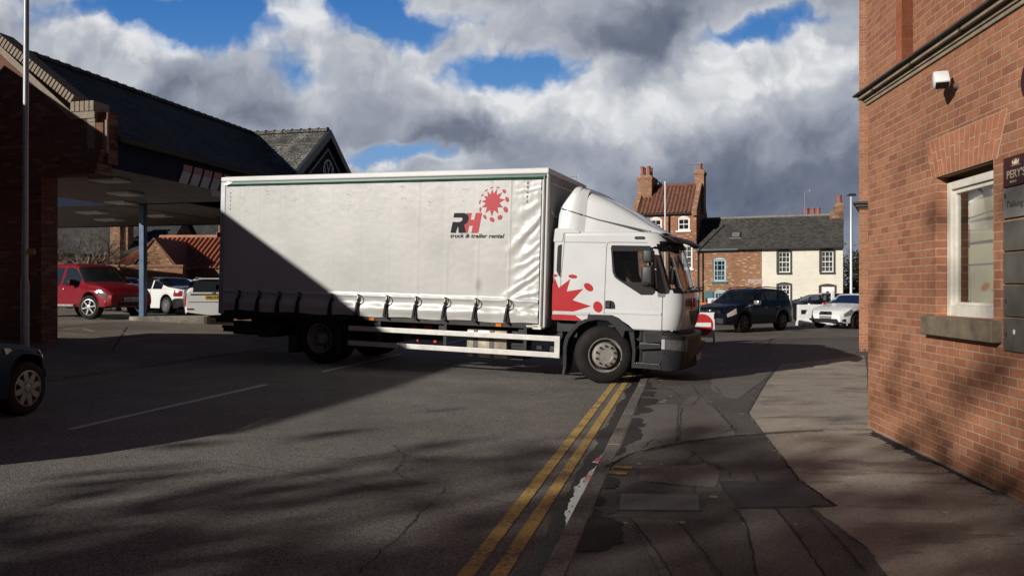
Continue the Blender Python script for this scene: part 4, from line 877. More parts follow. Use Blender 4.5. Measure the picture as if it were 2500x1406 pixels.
sk = Vector((0, 2.87, 2.12)).normalized(); sM = Matrix.Translation((X(2.35), .98, 5.09)) @ Matrix.Rotation(math.atan2(2.12, 2.87), 4, 'X')
f = MB().box(-.3, .3, -.33, .33, .0, .06).build('skylight', IRON, bc, M=sM); MB().box(-.24, .24, -.27, .27, .06, .065).build('pane', mat('skylight glass', (.18, .19, .2), .05, coat=1), f, M=sM); MB().box(-.36, .36, -.42, -.335, .0, .04).build('flashing', mat('lead', (.2, .2, .2), .6), f, M=sM)
MB().box(X(2.95), X(3.95), -.04, .0, 1.25, 1.42).build('door_head', IRON, bc)
# cream cottage
wc = house('cream_cottage', 6.35, 'cream painted brick cottage with two dark framed sash windows'); X = lambda s: s - 6.35
H2 = [(X(5.0), X(5.68), 2.66, 3.92), (X(7.46), X(8.14), 2.66, 3.92), (X(5.0), X(5.68), .7, 1.9), (X(7.44), X(8.2), -.1, 1.8)]
mb = MB(); wallh(mb, X(4.023), X(8.67), -.2, 4.2, H2); mb.build('wall', CREAM, wc)
mb = MB(); mb.prism([(.301, -.2), (5.3, -.2), (5.3, 4.1), (2.65, 6.1), (.301, 4.4)], X(8.40), X(8.66), 'x'); mb.build('side_wall', HBR, wc); MB().box(X(4.023), X(8.4), 5.0, 5.3, -.2, 4.2).build('rear_wall', HBR, wc)
r2 = slateroof(wc, X(4.023), X(8.72))
MB().tube([(X(4.02), 2.65, 6.34), (X(8.6), 2.65, 6.34)], .09, 8).build('ridge_tile', mat('pale ridge', (.3, .28, .25), .9), r2)
MB().tube([(X(4.03), -.25, 4.12), (X(8.7), -.25, 4.12)], .055, 8).build('gutter', IRON, wc)
cu = [(0, 1, .02, .97)]
for h in H2[:3]: sash(wc, *h, WSASH, 3, 4, curtain=[(0, .30, .02, .97), (.36, .68, .02, .9), (.72, 1, .02, .97), (0, 1, .02, .35)], fw=.055, surround=DSUR, sill=DSUR)
sash(wc, *H2[3], WSASH, 1, 3, fw=.3, surround=DSUR)
mb = MB(); mb.box(X(7.95), X(8.75), 2.3, 3.0, 5.2, 6.55); c = mb.build('chimney_base', CHIM, wc)
chimney(wc, X(8.5), 2.65, .5, .7, 6.1, 7.0, ((0, 0),), ph=.55, pr=.17)
ch2 = chimney(wc, X(6.95), 3.1, 1.0, .6, 5.6, 6.35, ((-.34, 0), (0, 0), (.32, 0)), ph=.5, pr=.14)
def aerial(name, loc, h, label, boom, els, ang, half=.28, extra=None):
    o = empty(name, loc, -HB, label, 'aerial'); MB().tube([(0, 0, 0), (0, 0, h)], .018, 6).build('mast', ALU, o); mb = MB(); mb.tube([(-boom * .7, 0, h), (boom * .3, 0, h)], .012, 5)
    for i in range(els): x = -boom * .7 + boom * i / (els - 1); mb.tube([(x, -half * (1 - .3 * i / els), h), (x, half * (1 - .3 * i / els), h)], .007, 4)
    if extra: mb.tube([(-extra, 0, h - .35), (.1, 0, h - .35)], .01, 5)
    mb.box(boom * .25, boom * .28, -.1, .1, h - .06, h + .08); mb.build('antenna', ALU, o); return o
aerial('tv_aerial', HC + MH @ Vector((6.45, 2.65, 6.35)), 1.55, 'tall thin television aerial standing on the cottage ridge', 1.15, 12, 0)
aerial('tv_aerial', HC + MH @ Vector((-.45, 2.6, 9.3)), .75, 'television aerial strapped to the right chimney of the tall house', .95, 9, 0, extra=.7)
# street name sign, flagpole, lamp post
sg = tag(MB().box(-.42, .42, -.03, -.004, -.11, .11).build('street_sign', mat('red brown enamel', (.20, .05, .03), .4), None, bevel=.01), 'red street name sign with a white border and lettering on the brick cottage', 'sign')
sg.location = HC + MH @ Vector((3.62, 0, 2.12)); sg.rotation_euler = (0, 0, -HB)
RDB = mat('sign border white', (.72, .68, .66), .4); mb = MB()
for a in ((-.42, .42, -.11, -.085), (-.42, .42, .085, .11), (-.42, -.395, -.085, .085), (.395, .42, -.085, .085)): mb.box(a[0], a[1], -.036, -.0305, a[2], a[3])
mb.build('border', RDB, sg); text_part('lettering', "STARR'S YARD", .13, RDB, sg, Matrix(((1, 0, 0, -.37), (0, 0, -1, -.032), (0, 1, 0, -.045), (0, 0, 0, 1))), bold=.003, width=.74)
WPOLE = mat('white pole paint', (.72, .72, .70), .4)
fp = empty('flagpole', ((1624 - 1250) / 1900 * 47.5, 47.5, 0), 0, 'slim white flagpole in front of the tall brick house', 'flagpole'); MB().tube([(0, 0, 3.0), (0, 0, 8.1)], [.05, .045], 10).build('pole', WPOLE, fp, smooth=40); MB().lathe([(.0, 8.2), (.06, 8.17), (.07, 8.12), (.05, 8.08)], 10, 'z').build('finial', WPOLE, fp, smooth=60); MB().tube([(0, 0, 0), (0, 0, 3.0)], .055, 10).build('base', WPOLE, fp)
lx = (2078 - 1250) / 1900 * 44; l2 = empty('street_lamp', (lx, 44, 0), 0, 'silver street lamp with a flat head right of the cream cottage', 'street lamp')
MB().tube([(0, 0, 0), (0, 0, 1.2), (0, 0, 1.25), (0, 0, 6.85)], [.10, .10, .075, .06], 12).build('pole', mat('pale galvanised', (.55, .56, .57), .4, metal=.3), l2, smooth=30); MB().prism([(-.26, 6.9), (.28, 6.9), (.2, 7.02), (-.1, 7.02)], -.12, .12, 'y').build('lamp_head', GREYP, l2, bevel=.02)
# a house far beyond the lorry: only its chimney shows
dh = empty('distant_house', ((1488 - 1250) / 1900 * 72, 73, 0), -.3, 'distant house whose red chimney just shows above the lorry cab', 'house')
MB().prism([(-4, 0), (4, 0), (4, 6), (0, 8.6), (-4, 6)], 0, 8, 'y').build('wall', HBR, dh); MB().prism([(-4.2, 5.9), (0, 8.65), (4.2, 5.9), (4.2, 6.05), (0, 8.8), (-4.2, 6.05)], -.1, 8.1, 'y').build('roof', HSL, dh)
chimney(dh, .0, .8, .6, .6, 7.8, 9.6, ((-.15, 0), (.16, 0)), ph=.45, pr=.13)
aerial('tv_aerial', ((1408 - 1250) / 1900 * 60, 60, 9.0), 1.3, 'far television aerial peeping over the front corner of the lorry body', .75, 7, 0)
far = empty('distant_house', ((1400 - 1250) / 1900 * 60, 60.3, 0), 0, 'distant brick house hidden behind the lorry', 'house'); MB().prism([(-4, 0), (4, 0), (4, 5.5), (.25, 9.05), (-4, 5.5)], 0, 7, 'y').build('wall', HBR, far)
# ------------------------------------------------------------------ outbuildings behind the forecourt
GZ = .72
ob = empty('pantiled_outbuilding', (-17.5, 40, GZ), 0, 'low brick outbuilding with bright red pantiles and a front gable', 'outbuilding')
OBR = brick('outbuilding brick', (.27, .11, .055), (.40, .185, .09), (.33, .24, .16), ms=.009, var=.3, big=.2, odd=(.48, .30, .17)); TILEB = mat('tile creasing', (.24, .13, .08), .85, var=.3, vs=20)
E_, RG = 2.0, 3.76
MB().box(-3.05, 9, 0, 6, 0, E_).build('wall', OBR, ob)
rr = pantiles(None, 'roof', PANTL, (-1.95, -.15, E_), (9, -.15, E_), (0, 3.15, RG - E_), ob)
q = pantiles(None, 'hip_slope', PANTL, (-3.05, -.15, E_), (-1.95, -.15, E_), (1.1, 3.15, RG - E_), rr) if 0 else None
mb = MB(); n = 8
for k in range(n):
    x = -3.05 + 1.1 * k / n; mb.tube([(x + .06, -.15 + 0, E_ + .03), (-1.95, -.15 + 3.15 * (-1.95 - x - .06) / 1.15, E_ + .03 + (RG - E_) * (-1.95 - x - .06) / 1.15)], .075, 6)
mb.quad((-3.1, -.15, E_), (-1.95, -.15, E_), (-1.95, 3.0, RG)); mb.quad((-3.1, -.15, E_), (-1.95, 3.0, RG), (-3.1, 6.1, E_)); mb.build('hip_slope', PANTL, rr)
MB().tube([(-1.95, 3.0, RG + .02), (9, 3.0, RG + .05)], .12, 8).build('ridge_tile', mat('pale ridge tile', (.42, .2, .12), .8, var=.3), rr)
wg = MB(); wx0, wx1, wy = -1.28, .92, -1.55; wc_ = (wx0 + wx1) / 2
wg.box(wx0 - 0, wx1, wy, -.002, 0, E_ - .1); wg.prism([(wx0, E_ - .098), (wx1, E_ - .098), (wc_, E_ + 1.36)], wy, -.002, 'y'); wg.build('wing_wall', OBR, ob)
wr_ = MB(); wr_.prism([(wx0 - .1, E_ - .12), (wc_, E_ + 1.37), (wc_, E_ + 1.47), (wx0 - .2, E_ - .12)], wy - .06, 2.6, 'y'); wr_.prism([(wx1 + .1, E_ - .12), (wc_, E_ + 1.37), (wc_, E_ + 1.47), (wx1 + .2, E_ - .12)], wy - .06, 2.6, 'y'); wr_.build('wing_roof', PANT, ob)
gw = empty('garden_wall', (-17.0, 38.0, GZ), 0, 'sunlit brick yard wall with a tile coping behind the white coupe', 'wall')
MB().box(-3.4, 1.0, -.2, .1, 0, 1.98).build('brickwork', OBR, gw); MB().box(-3.45, 1.05, -.26, .15, 1.982, 2.10).build('coping', TILEB, gw)
cw = empty('chimney_house', (-24.5, 46, GZ), 0, 'shaded house with two tall brick chimney stacks left of the canopy column', 'house')
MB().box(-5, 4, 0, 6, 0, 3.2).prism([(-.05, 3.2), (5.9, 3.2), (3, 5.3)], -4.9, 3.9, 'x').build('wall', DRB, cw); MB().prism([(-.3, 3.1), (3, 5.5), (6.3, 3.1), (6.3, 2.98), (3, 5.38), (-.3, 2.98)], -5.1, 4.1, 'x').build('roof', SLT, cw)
f = MB().box(1.0, 2.3, .35, .9, 3.78, 3.9).build('skylight', mat('skylight frame', (.2, .24, .28), .2, coat=1), cw, M=None)
MB().box(.92, 1.5, -.35, .35, 0, 5.4).build('chimney', CHIM, cw); chimney(cw, 1.55, .2, .62, .7, 3.0, 5.1, ((-.1, 0), (.15, 0)), ph=.35)
gh = empty('grey_hall', (-26, 74, GZ), R(8), 'large grey roofed hall behind the outbuilding', 'building')
MB().box(-12, 9, 0, 16, 0, 3.6).build('wall', mat('grey cladding', (.12, .125, .13), .6), gh); MB().prism([(-12.3, 3.5), (-10, 7.2), (-1.6, 7.0), (8.5, 3.7), (9.2, 3.4)], -.3, 16, 'y').build('roof', mat('grey roof sheet', (.10, .11, .125), .6, var=.15, vs=1.5), gh)
dc = empty('brick_chimney', ((537 - 1250) / 1900 * 60, 60, 3.0), 0, 'small lit brick chimney above the pantiled roof beside the lorry', 'chimney'); MB().box(-.2, .2, -.2, .2, -3, 3.0).build('stack', CHIM, dc); MB().lathe([(.13, 3.0), (.1, 3.5)], 10, 'z').build('pot', POT, dc)
ft = MB().box(-7, 2.6, -.1, .1, 0, 1.9).build('fence', mat('dark fence board', (.05, .042, .036), .85, var=.3, vs=3), None); ft.location = (-23.2, 37.6, GZ); tag(ft, 'dark board fence behind the red pickup', 'fence')
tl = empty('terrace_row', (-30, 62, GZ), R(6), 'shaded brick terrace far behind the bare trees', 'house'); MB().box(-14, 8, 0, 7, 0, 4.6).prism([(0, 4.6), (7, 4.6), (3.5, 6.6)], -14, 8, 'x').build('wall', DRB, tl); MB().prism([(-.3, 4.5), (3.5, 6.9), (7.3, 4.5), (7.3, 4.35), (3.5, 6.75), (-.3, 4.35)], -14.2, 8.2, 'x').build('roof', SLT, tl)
# ------------------------------------------------------------------ the lorry: x forward from the front axle, y to its far side (near side is -1.25), z up
th_, pi_ = R(69.3), R(1.57)
TF = Vector((math.sin(th_) * math.cos(pi_), -math.cos(th_) * math.cos(pi_), -math.sin(pi_))); TL = Vector((math.cos(th_), math.sin(th_), 0)); TU = TF.cross(TL)
T0 = Vector((1.558, 13.455, .006)) + TL * 1.25
TM = Matrix(((TF.x, TL.x, TU.x, T0.x), (TF.y, TL.y, TU.y, T0.y), (TF.z, TL.z, TU.z, T0.z), (0, 0, 0, 1)))
tk = empty('curtainsider_lorry', (0, 0, 0), 0, 'white cab lorry with a long silver curtain side, stopped across the road', 'lorry'); tk.matrix_world = TM
def tp(mb, name, m, par=None, **k): return mb.build(name, m, par or tk, **k)
CABW = mat('cab white', (.60, .605, .60), .28, var=.04, vs=2, coat=.5, dirt=.06); TRED = mat('sticker red', (.40, .006, .014), .45, var=.04, spec=.3)
BOXW = mat('body white', (.60, .60, .59), .4, var=.06, vs=3, dirt=.1); BULK = mat('bulkhead grey', (.27, .265, .265), .55, var=.2, vs=2.5, dirt=.15); BGRN = mat('green rail', (.03, .085, .062), .35, var=.25, vs=6)
TGREY = mat('dark grey bumper', (.018, .019, .022), .5, var=.25, vs=6, dirt=.12, spec=.25); CHAS = mat('chassis black', (.018, .018, .019), .65, var=.3, vs=6, dirt=.1)
ALR = mat('side guard metal', (.60, .58, .54), .42, metal=.35, var=.08, vs=6, dirt=.12); RIM = mat('wheel steel', (.38, .36, .33), .5, metal=.35, var=.2, vs=12, dirt=.25); LOGOK = mat('logo black', (.014, .015, .017), .6, spec=.15); LOGOR = mat('logo red', (.42, .035, .042), .5, spec=.3)
TGLS = glass('lorry side glass', (.02, .022, .024), .85, trn=(.75, .8, .78)); WSG = glass('windscreen glass', (.02, .022, .024), .9, trn=(.75, .82, .8))
def curtain_mat():
    m = mat('curtain pvc', (.47, .465, .45), .36, metal=.0); n = NT(m.node_tree); b = m.node_tree.nodes['Principled BSDF']; co = n('TexCoord').outputs['Object']
    s = n('SeparateXYZ', {0: co})
    t = n('TexNoise', {'Vector': n.v('MULTIPLY', co, (9, 9, 26)), 'Scale': 1., 'Detail': 8., 'Roughness': .7}); t2 = n('TexNoise', {'Vector': n.v('MULTIPLY', co, (11, 1, 2.2)), 'Scale': 1., 'Detail': 7., 'Roughness': .72}); t3 = n('TexNoise', {'Vector': co, 'Scale': .8, 'Detail': 5.})
    col = n.mix(1., (.47, .463, .445), n.ramp(t3, [(.3, .93), (.7, 1.05)]), 'MULTIPLY')
    top = n.sstep(s.outputs[2], 2.5, 3.6)               # rubbed marks below the roof line
    # each panel is scuffed along a line midway between its seams
    seam = n.m('ABSOLUTE', n.m('SUBTRACT', n.m('FRACT', n.m('DIVIDE', n.m('ADD', s.outputs[0], 8.0), .62)), .5)); mid = n.sstep(seam, .22, .03)
    sc = n.m('MULTIPLY', n.m('MULTIPLY', n.sstep(t, .53, .63), n.sstep(t2, .40, .60)), n.m('ADD', n.m('MULTIPLY', top, n.m('ADD', n.m('MULTIPLY', mid, .9), .15)), .08))
    col = n.mix(sc, col, (.2, .185, .155)); sp_ = n('TexVoronoi', {'Vector': co, 'Scale': 2.6}); col = n.mix(n.m('MULTIPLY', n.m('LESS_THAN', sp_.outputs['Distance'], .035), .5), col, (.25, .24, .22))
    low = n.m('MULTIPLY', n.sstep(s.outputs[2], 1.35, 1.0), .34); col = n.mix(low, col, (.32, .3, .26))
    sx = n('VectorMath', {0: n.v('MULTIPLY', n.v('SUBTRACT', co, (-2.37, -1.25, 1.65)), (9, 0, 5))}, operation='LENGTH'); col = n.mix(n.m('MULTIPLY', n.sstep(sx.outputs['Value'], 1., .1), .5), col, (.16, .155, .15))  # sooty smear
    m.node_tree.links.new(col, b.inputs['Base Color']); m.node_tree.links.new(n('MapRange', {0: t3, 1: .3, 2: .7, 3: .30, 4: .42}).outputs[0], b.inputs['Roughness'])
    m.node_tree.links.new(n('Bump', {'Height': n.m('ADD', t, n.m('MULTIPLY', t3, 2.)), 'Strength': .18, 'Distance': .006}).outputs[0], b.inputs['Normal']); return m
CURT = curtain_mat()
# --- body
YN = -1.25
SEAMS = [-7.77, -7.26, -6.76, -6.28, -5.51, -4.90, -4.265, -3.64, -3.03, -2.41, -1.78]
FOLDS = [((-1.80, 1.50), (-1.25, 1.86), .035, .022), ((-1.78, 1.42), (-1.22, 1.55), .03, .018), ((-1.74, 2.32), (-1.24, 2.86), .05, .020), ((-1.62, 1.72), (-1.22, 2.05), .035, .016), ((-1.55, 2.15), (-1.22, 2.42), .035, .012), ((-1.70, 1.95), (-1.22, 2.18), .03, .010), ((-1.55, 2.95), (-1.22, 3.15), .05, .009), ((-1.48, 2.55), (-1.24, 2.78), .02, .009),
         ((-1.7, 1.18), (-1.2, 1.36), .03, .012), ((-2.3, 1.36), (-1.25, 1.30), .04, .008), ((-1.6, 3.35), (-1.2, 3.40), .02, .008), ((-1.65, 1.34), (-1.28, 1.12), .03, .008)]
def cdisp(x, z):
    d = 0.
    for s in SEAMS: d += .007 * math.exp(-((x - s) / .016) ** 2)
    if z > 1.35:
        for a, b in zip(SEAMS, SEAMS[1:]):
            if a < x < b: d += .006 * math.sin(math.pi * (x - a) / (b - a)) * min(1, (z - 1.35) * 1.5)
    k = (z - 1.0) / .38                                     # the skirt below the buckles bellies out and tucks in under the crease
    if z < 1.42:
        near = min(abs(x - s) for s in SEAMS); g = min(1, near / .16)
        d += (.45 + .55 * g) * (.018 * math.exp(-((k - 1.0) / .07) ** 2) - .020 * math.exp(-((k - .74) / .20) ** 2) + .022 * math.exp(-((k - .36) / .20) ** 2)) + .008
        d += .006 * math.sin(x * 9 + z * 14) * max(0, 1 - k) + .006 * mnoise.noise((x * 5, z * 6, 1))
    for (a, b, w, amp) in FOLDS:
        ax, az = a; bx, bz = b; ux, uz = bx - ax, bz - az; L = math.hypot(ux, uz); t = ((x - ax) * ux + (z - az) * uz) / L / L; q = ((x - ax) * uz - (z - az) * ux) / L + .02 * mnoise.noise((t * 3, amp * 99, 0))
        if -.3 < t < 1.25:
            e = max(0, min(1, (t + .3) / .6)) * max(0, min(1, (1.25 - t) / .3)); ww = w * (1.5 - .6 * t); d += amp * e * (math.exp(-(q / ww) ** 2) - .5 * math.exp(-((q - 1.6 * ww) / ww) ** 2))
    f = max(0, min(1, (x + 1.9) / .7)); d += f * .010 * mnoise.noise((x * 4, z * 5.5, 3)) + f * .005 * mnoise.noise((x * 13, z * 11, 8))
    m_ = max(0, min(1, (x + 3.10) / .1)) * max(0, min(1, (-1.74 - x) / .08)) * max(0, min(1, (z - 2.38) / .1))      # the printed panel hangs flat
    d = d * (1 - .85 * m_) + .004 * m_
    return d * 1. + (1 - .8 * m_) * .002 * mnoise.noise((x * 2.2, z * 2.2, 0)) + .0012 * mnoise.noise((x * 9, z * 9, 5))
xs = []; x = -8.17
while x < -1.20: xs.append(x); x += .028 if x < -2 else .016
xs.append(-1.20); zs = [.985 + (3.60 - .985) * (i / 110) for i in range(111)]; zs = sorted(set(zs + [1.34, 1.355, 1.365, 1.38, 1.395, 1.41]))
vs = [(x, YN - .004 - cdisp(x, z), z + .012 * math.sin((x + 8) * 5) * max(0, 1 - (z - .985) / .1)) for z in zs for x in xs]; nx = len(xs)
cm = MB(); cm.add(vs, [(k * nx + i, k * nx + i + 1, (k + 1) * nx + i + 1, (k + 1) * nx + i) for k in range(len(zs) - 1) for i in range(nx - 1)])
cur = tp(cm, 'side_curtain', CURT, fix=False, smooth=60)
mb = MB(); mb.box(-8.18, -1.2, 1.246, 1.252, .98, 3.6); tp(mb, 'far_curtain', CURT)
mb = MB(); mb.box(-8.30, -1.06, YN - .015, 1.265, 3.655, 3.757); rfp = tp(mb, 'roof_rail', BOXW, bevel=.025, seg=3)
mb = MB(); mb.box(-8.25, -1.1, YN + .06, 1.19, 3.757, 3.77); tp(mb, 'roof_sheet', BOXW)
mb = MB(); mb.prism([(YN - .02, 3.56), (YN - .045, 3.60), (YN - .035, 3.64), (YN - .012, 3.654), (YN + .02, 3.654), (YN + .02, 3.56)], -8.14, -1.115, 'x'); tp(mb, 'curtain_rail', BGRN)
mb = MB(); mb.prism([(-8.20, 3.60), (-8.10, 3.654), (-7.95, 3.64), (-8.12, 3.575)], YN - .05, YN - .02, 'y'); tp(mb, 'rail_corner', ALU)
mb = MB(); mb.box(-1.19, -1.06, YN - .01, YN + .10, .92, 3.655); mb.box(-1.19, -1.06, 1.15, 1.26, .92, 3.655); tp(mb, 'front_post', BOXW, bevel=.03, seg=4)
mb = MB(); mb.tube([(-1.135, YN - .028, .95), (-1.135, YN - .028, 3.6)], .018, 8); tp(mb, 'tension_pole', ALU)
mb = MB(); mb.box(-1.13, -1.075, YN + .1, 1.15, .92, 3.655); bk = tp(mb, 'bulkhead', BULK)
mb = MB(); mb.box(-1.075, -1.066, YN + .1, 1.15, 3.50, 3.512)
for i in range(9): mb.tube([(-1.078, YN + .22 + i * .26, 3.56), (-1.062, YN + .22 + i * .26, 3.56)], .012, 6)
tp(mb, 'rivet_line', ALU, bk)
mb = MB(); pts = [(-1.068, YN + .15 + .65 * i / 20, 3.02 - .09 * math.sin(math.pi * i / 20) + .03 * mnoise.noise((i * .5, 1, 0))) for i in range(21)]; mb.tube(pts, .018, 5); tp(mb, 'pale_scrape', mat('pale scrape', (.5, .48, .45), .6), bk)
mb = MB(); mb.box(-8.30, -8.17, YN - .012, YN + .1, .90, 3.655); mb.box(-8.30, -8.17, 1.15, 1.26, .90, 3.655); tp(mb, 'rear_post', mat('post grey', (.36, .37, .39), .4, metal=.4, var=.1), bevel=.015)
mb = MB(); mb.box(-8.29, -8.25, YN + .1, 1.15, .95, 3.655); tp(mb, 'rear_door', BOXW)
mb = MB(); mb.box(-8.28, -1.08, YN + .02, 1.23, .90, .98); tp(mb, 'floor_frame', CHAS)
mb = MB()
for z in (2.5, 1.4): mb.box(-8.36, -8.30, YN - .02, YN + .06, z, z + .1)
tp(mb, 'rear_hinge', BLACK)
# small ident patches and lettering on the curtain
def on_side(x, z, d=.012): return Matrix(((1, 0, 0, x), (0, 0, 1, YN - d), (0, 1, 0, z), (0, 0, 0, 1)))
lgo = lambda mb, n, m: tp(mb, n, m, cur)
mb = MB()
for z0 in (3.14, 3.22, 3.31, 3.39, 3.47): mb.box(-1.475, -1.44, YN - .0065 - cdisp(-1.455, z0 + .03), YN - .003 - cdisp(-1.455, z0 + .03), z0, z0 + .055); mb.box(-8.055, -8.03, YN - .0065 - cdisp(-8.04, z0 - .05), YN - .003 - cdisp(-8.04, z0 - .05), z0 - .07, z0 - .03)
lgo(mb, 'stitched_label', mat('label grey', (.16, .16, .16), .6))
YL = YN - .0135; YL2 = YN - .023
star_c = (-2.142, 3.168)
T12 = []
tips = [(-2.142, 3.397), (-2.03, 3.395), (-1.926, 3.335), (-1.885, 3.212), (-1.905, 3.052), (-1.985, 2.925), (-2.135, 2.872), (-2.275, 2.945), (-2.345, 3.06), (-2.352, 3.177), (-2.305, 3.29), (-2.235, 3.365)]
tips = [(-2.142, 3.397), (-2.048, 3.40), (-1.945, 3.334), (-1.890, 3.208), (-1.918, 3.062), (-2.008, 2.948), (-2.137, 2.905), (-2.262, 2.965), (-2.332, 3.068), (-2.345, 3.182), (-2.305, 3.285), (-2.235, 3.36)]
for i, (a, b) in enumerate(zip(tips, tips[1:] + tips[:1])):
    T12.append(a); mx, mz = (a[0] + b[0]) / 2, (a[1] + b[1]) / 2; k = .62; T12.append((star_c[0] + (mx - star_c[0]) * k, star_c[1] + (mz - star_c[1]) * k))
lgo(MB().prism(T12, YL, YL + .0015, 'y'), 'star_logo', LOGOR)
dots = [(-2.155, 3.422, .030, .010, 10), (-2.030, 3.425, .033, .012, -6), (-1.905, 3.355, .042, .030, -50), (-1.845, 3.208, .050, .034, -65), (-1.868, 3.025, .056, .040, -60), (-1.975, 2.885, .050, .042, 40), (-2.130, 2.845, .052, .038, -40), (-2.272, 2.895, .046, .026, -60), (-2.365, 3.03, .046, .018, 85), (-2.378, 3.170, .040, .013, 75), (-2.335, 3.293, .034, .011, 55), (-2.258, 3.378, .034, .011, 38)]
for cx, cz, a, b, rot in dots:
    c, s = math.cos(R(rot)), math.sin(R(rot)); lgo(MB().prism([(cx + a * math.cos(t) * c - b * math.sin(t) * s, cz + a * math.cos(t) * s + b * math.sin(t) * c) for t in [2 * math.pi * k / 18 for k in range(18)]], YL, YL + .0015, 'y'), 'red_dot', LOGOR)
def gl(zx, zy):   # zoomed crop units of the logo -> metres on the curtain
    return (-2.957 + (zx - 130) * (.624 / 490), 2.605 + (825 - zy) * (.369 / 312))
Rl = [(185, 517), (345, 517), (395, 540), (415, 590), (405, 640), (380, 680), (345, 700), (378, 828), (262, 828), (250, 715), (213, 828), (130, 825), (163, 655), (270, 658), (308, 640), (322, 612), (305, 588), (172, 586)]
lgo(MB().prism([gl(*p) for p in Rl], YL - .001, YL + .0015, 'y'), 'letter_r', LOGOK)
Hl = [(365, 519), (463, 517), (442, 622), (502, 622), (524, 517), (622, 515), (570, 828), (462, 828), (483, 715), (424, 715), (404, 828), (380, 828), (348, 702), (385, 680), (410, 640), (418, 590), (398, 540)]
lgo(MB().prism([gl(*p) for p in Hl], YL, YL + .0015, 'y'), 'letter_h', LOGOR)
text_part('lettering', 'truck & trailer rental', .105, LOGOK, cur, on_side(-2.965, 2.513, .0135), ext=.0006, shear=.22, bold=.002, width=1.08)
# straps and buckles
for i, x in enumerate(SEAMS + [-1.784][:0]):
    o = 0.
    mb = MB(); mb.prism([(x - .022, 1.41), (x + .022, 1.41), (x + .018, 1.22), (x - .018, 1.22)], YN - .035, YN - .006, 'y'); b = tp(mb, 'buckle', BLACK, bevel=.004, seg=1)
    mb = MB(); mb.prism([(x - .016, 1.25), (x + .020, 1.25), (x - .012, .985), (x - .058, .99)], YN - .078, YN - .055, 'y'); mb.prism([(x - .008, 1.25), (x + .026, 1.25), (x + .030, .95), (x - .004, .95)], YN - .054, YN - .046, 'y')
    mb.tube([(x + .02, YN - .03, 1.40), (x + .065, YN - .045, 1.385), (x + .085, YN - .05, 1.33), (x + .07, YN - .055, 1.27), (x + .01, YN - .06, 1.22)], .012, 5); tp(mb, 'strap', BLACK, b)
    tp(MB().box(x - .012, x + .012, YN - .041, YN - .034, 1.32, 1.39), 'buckle_plate', ALU, b)
# --- chassis
mb = MB()
for y in (-.45, .37): mb.box(-8.1, .9, y, y + .08, .62, .9)
for x in (-7.9, -6.6, -4.6, -3.2, -1.6, -.6): mb.box(x, x + .1, -1.15, 1.15, .78, .9)
mb.box(-6.3, -5.2, -.9, .9, .42, .56); mb.box(-.1, .1, -.9, .9, .38, .52); mb.box(-7.2, -4.4, -.35, .35, .45, .62); tp(mb, 'chassis', CHAS)
for z0, z1 in ((.69, .785), (.40, .495)):
    tp(MB().box(-5.12, -.80, YN + .0, YN + .03, z0, z1), 'side_guard_rail', ALR, bevel=.006)
tp(MB().box(-.885, -.785, YN + .001, YN + .034, .398, .785), 'side_guard_end', ALR, bevel=.004)
mb = MB(); mb.box(-3.99, -3.83, YN - .004, YN - .0002, .402, .493); tp(mb, 'rail_joint', mat('rail joint', (.2, .185, .165), .6))
for x in (-4.45, -3.04, -1.45): tp(MB().box(x - .03, x + .03, YN + .035, YN + .075, .40, .97), 'guard_bracket', GREYP)
# fuel tank, additive tank, tool box
FT = mat('fuel tank metal', (.42, .37, .29), .4, metal=.5, var=.25, vs=5, dirt=.4)
def rrect(x0, x1, z0, z1, r, n=5):
    out = []
    for cx, cz, a0 in ((x1 - r, z1 - r, 0), (x0 + r, z1 - r, 90), (x0 + r, z0 + r, 180), (x1 - r, z0 + r, 270)):
        for k in range(n + 1): a = R(a0 + 90 * k / n); out.append((cx + r * math.cos(a), cz + r * math.sin(a)))
    return out
mb = MB(); mb.prism(rrect(-1.06, -.5, .30, .86, .10), -2.66, -1.86, 'x'); ft = tp(mb, 'fuel_tank', FT, smooth=40, bevel=.012)
mb = MB(); mb.prism(rrect(-1.068, -.49, .292, .868, .10), -2.53, -2.44, 'x'); mb.prism(rrect(-1.068, -.49, .292, .868, .10), -2.20, -2.11, 'x'); tp(mb, 'tank_strap', mat('strap brown', (.1, .085, .07), .6), ft, smooth=40)
tp(MB().lathe([(0, .92), (.06, .92), (.065, .88), (.045, .87), (.045, .85)], 16, 'z', c=(-2.33, -.92, 0)), 'filler_cap', BLACK, ft, smooth=40)
mb = MB(); mb.prism(rrect(-1.05, -.6, .46, .86, .06), -1.77, -1.53, 'x'); mb.box(-1.77, -1.53, -1.07, -.6, .30, .44); mb.box(-1.78, -1.52, -1.075, -.62, .56, .575); at_ = tp(mb, 'additive_tank', GREYP, bevel=.01)
tp(MB().lathe([(0, .925), (.05, .925), (.055, .90), (.05, .865)], 10, 'z', c=(-1.60, -.97, 0)), 'blue_cap', mat('blue cap', (.06, .2, .6), .35), at_, smooth=30)
RPL = mat('red plastic', (.5, .02, .02), .4)
mb = MB(); mb.box(-3.90, -3.25, -.95, -.7, .56, .80); tb = tp(mb, 'tool_box', CHAS); mb = MB()
for a, b in ((-3.88, -3.78), (-3.62, -3.44), (-3.30, -3.22)): mb.box(a, b, -.96, -.69, .79, .84)
mb.box(-3.76, -3.73, -.96, -.9, .52, .57); mb.box(-3.40, -3.34, -.96, -.9, .52, .57); tp(mb, 'red_latch', RPL, tb)
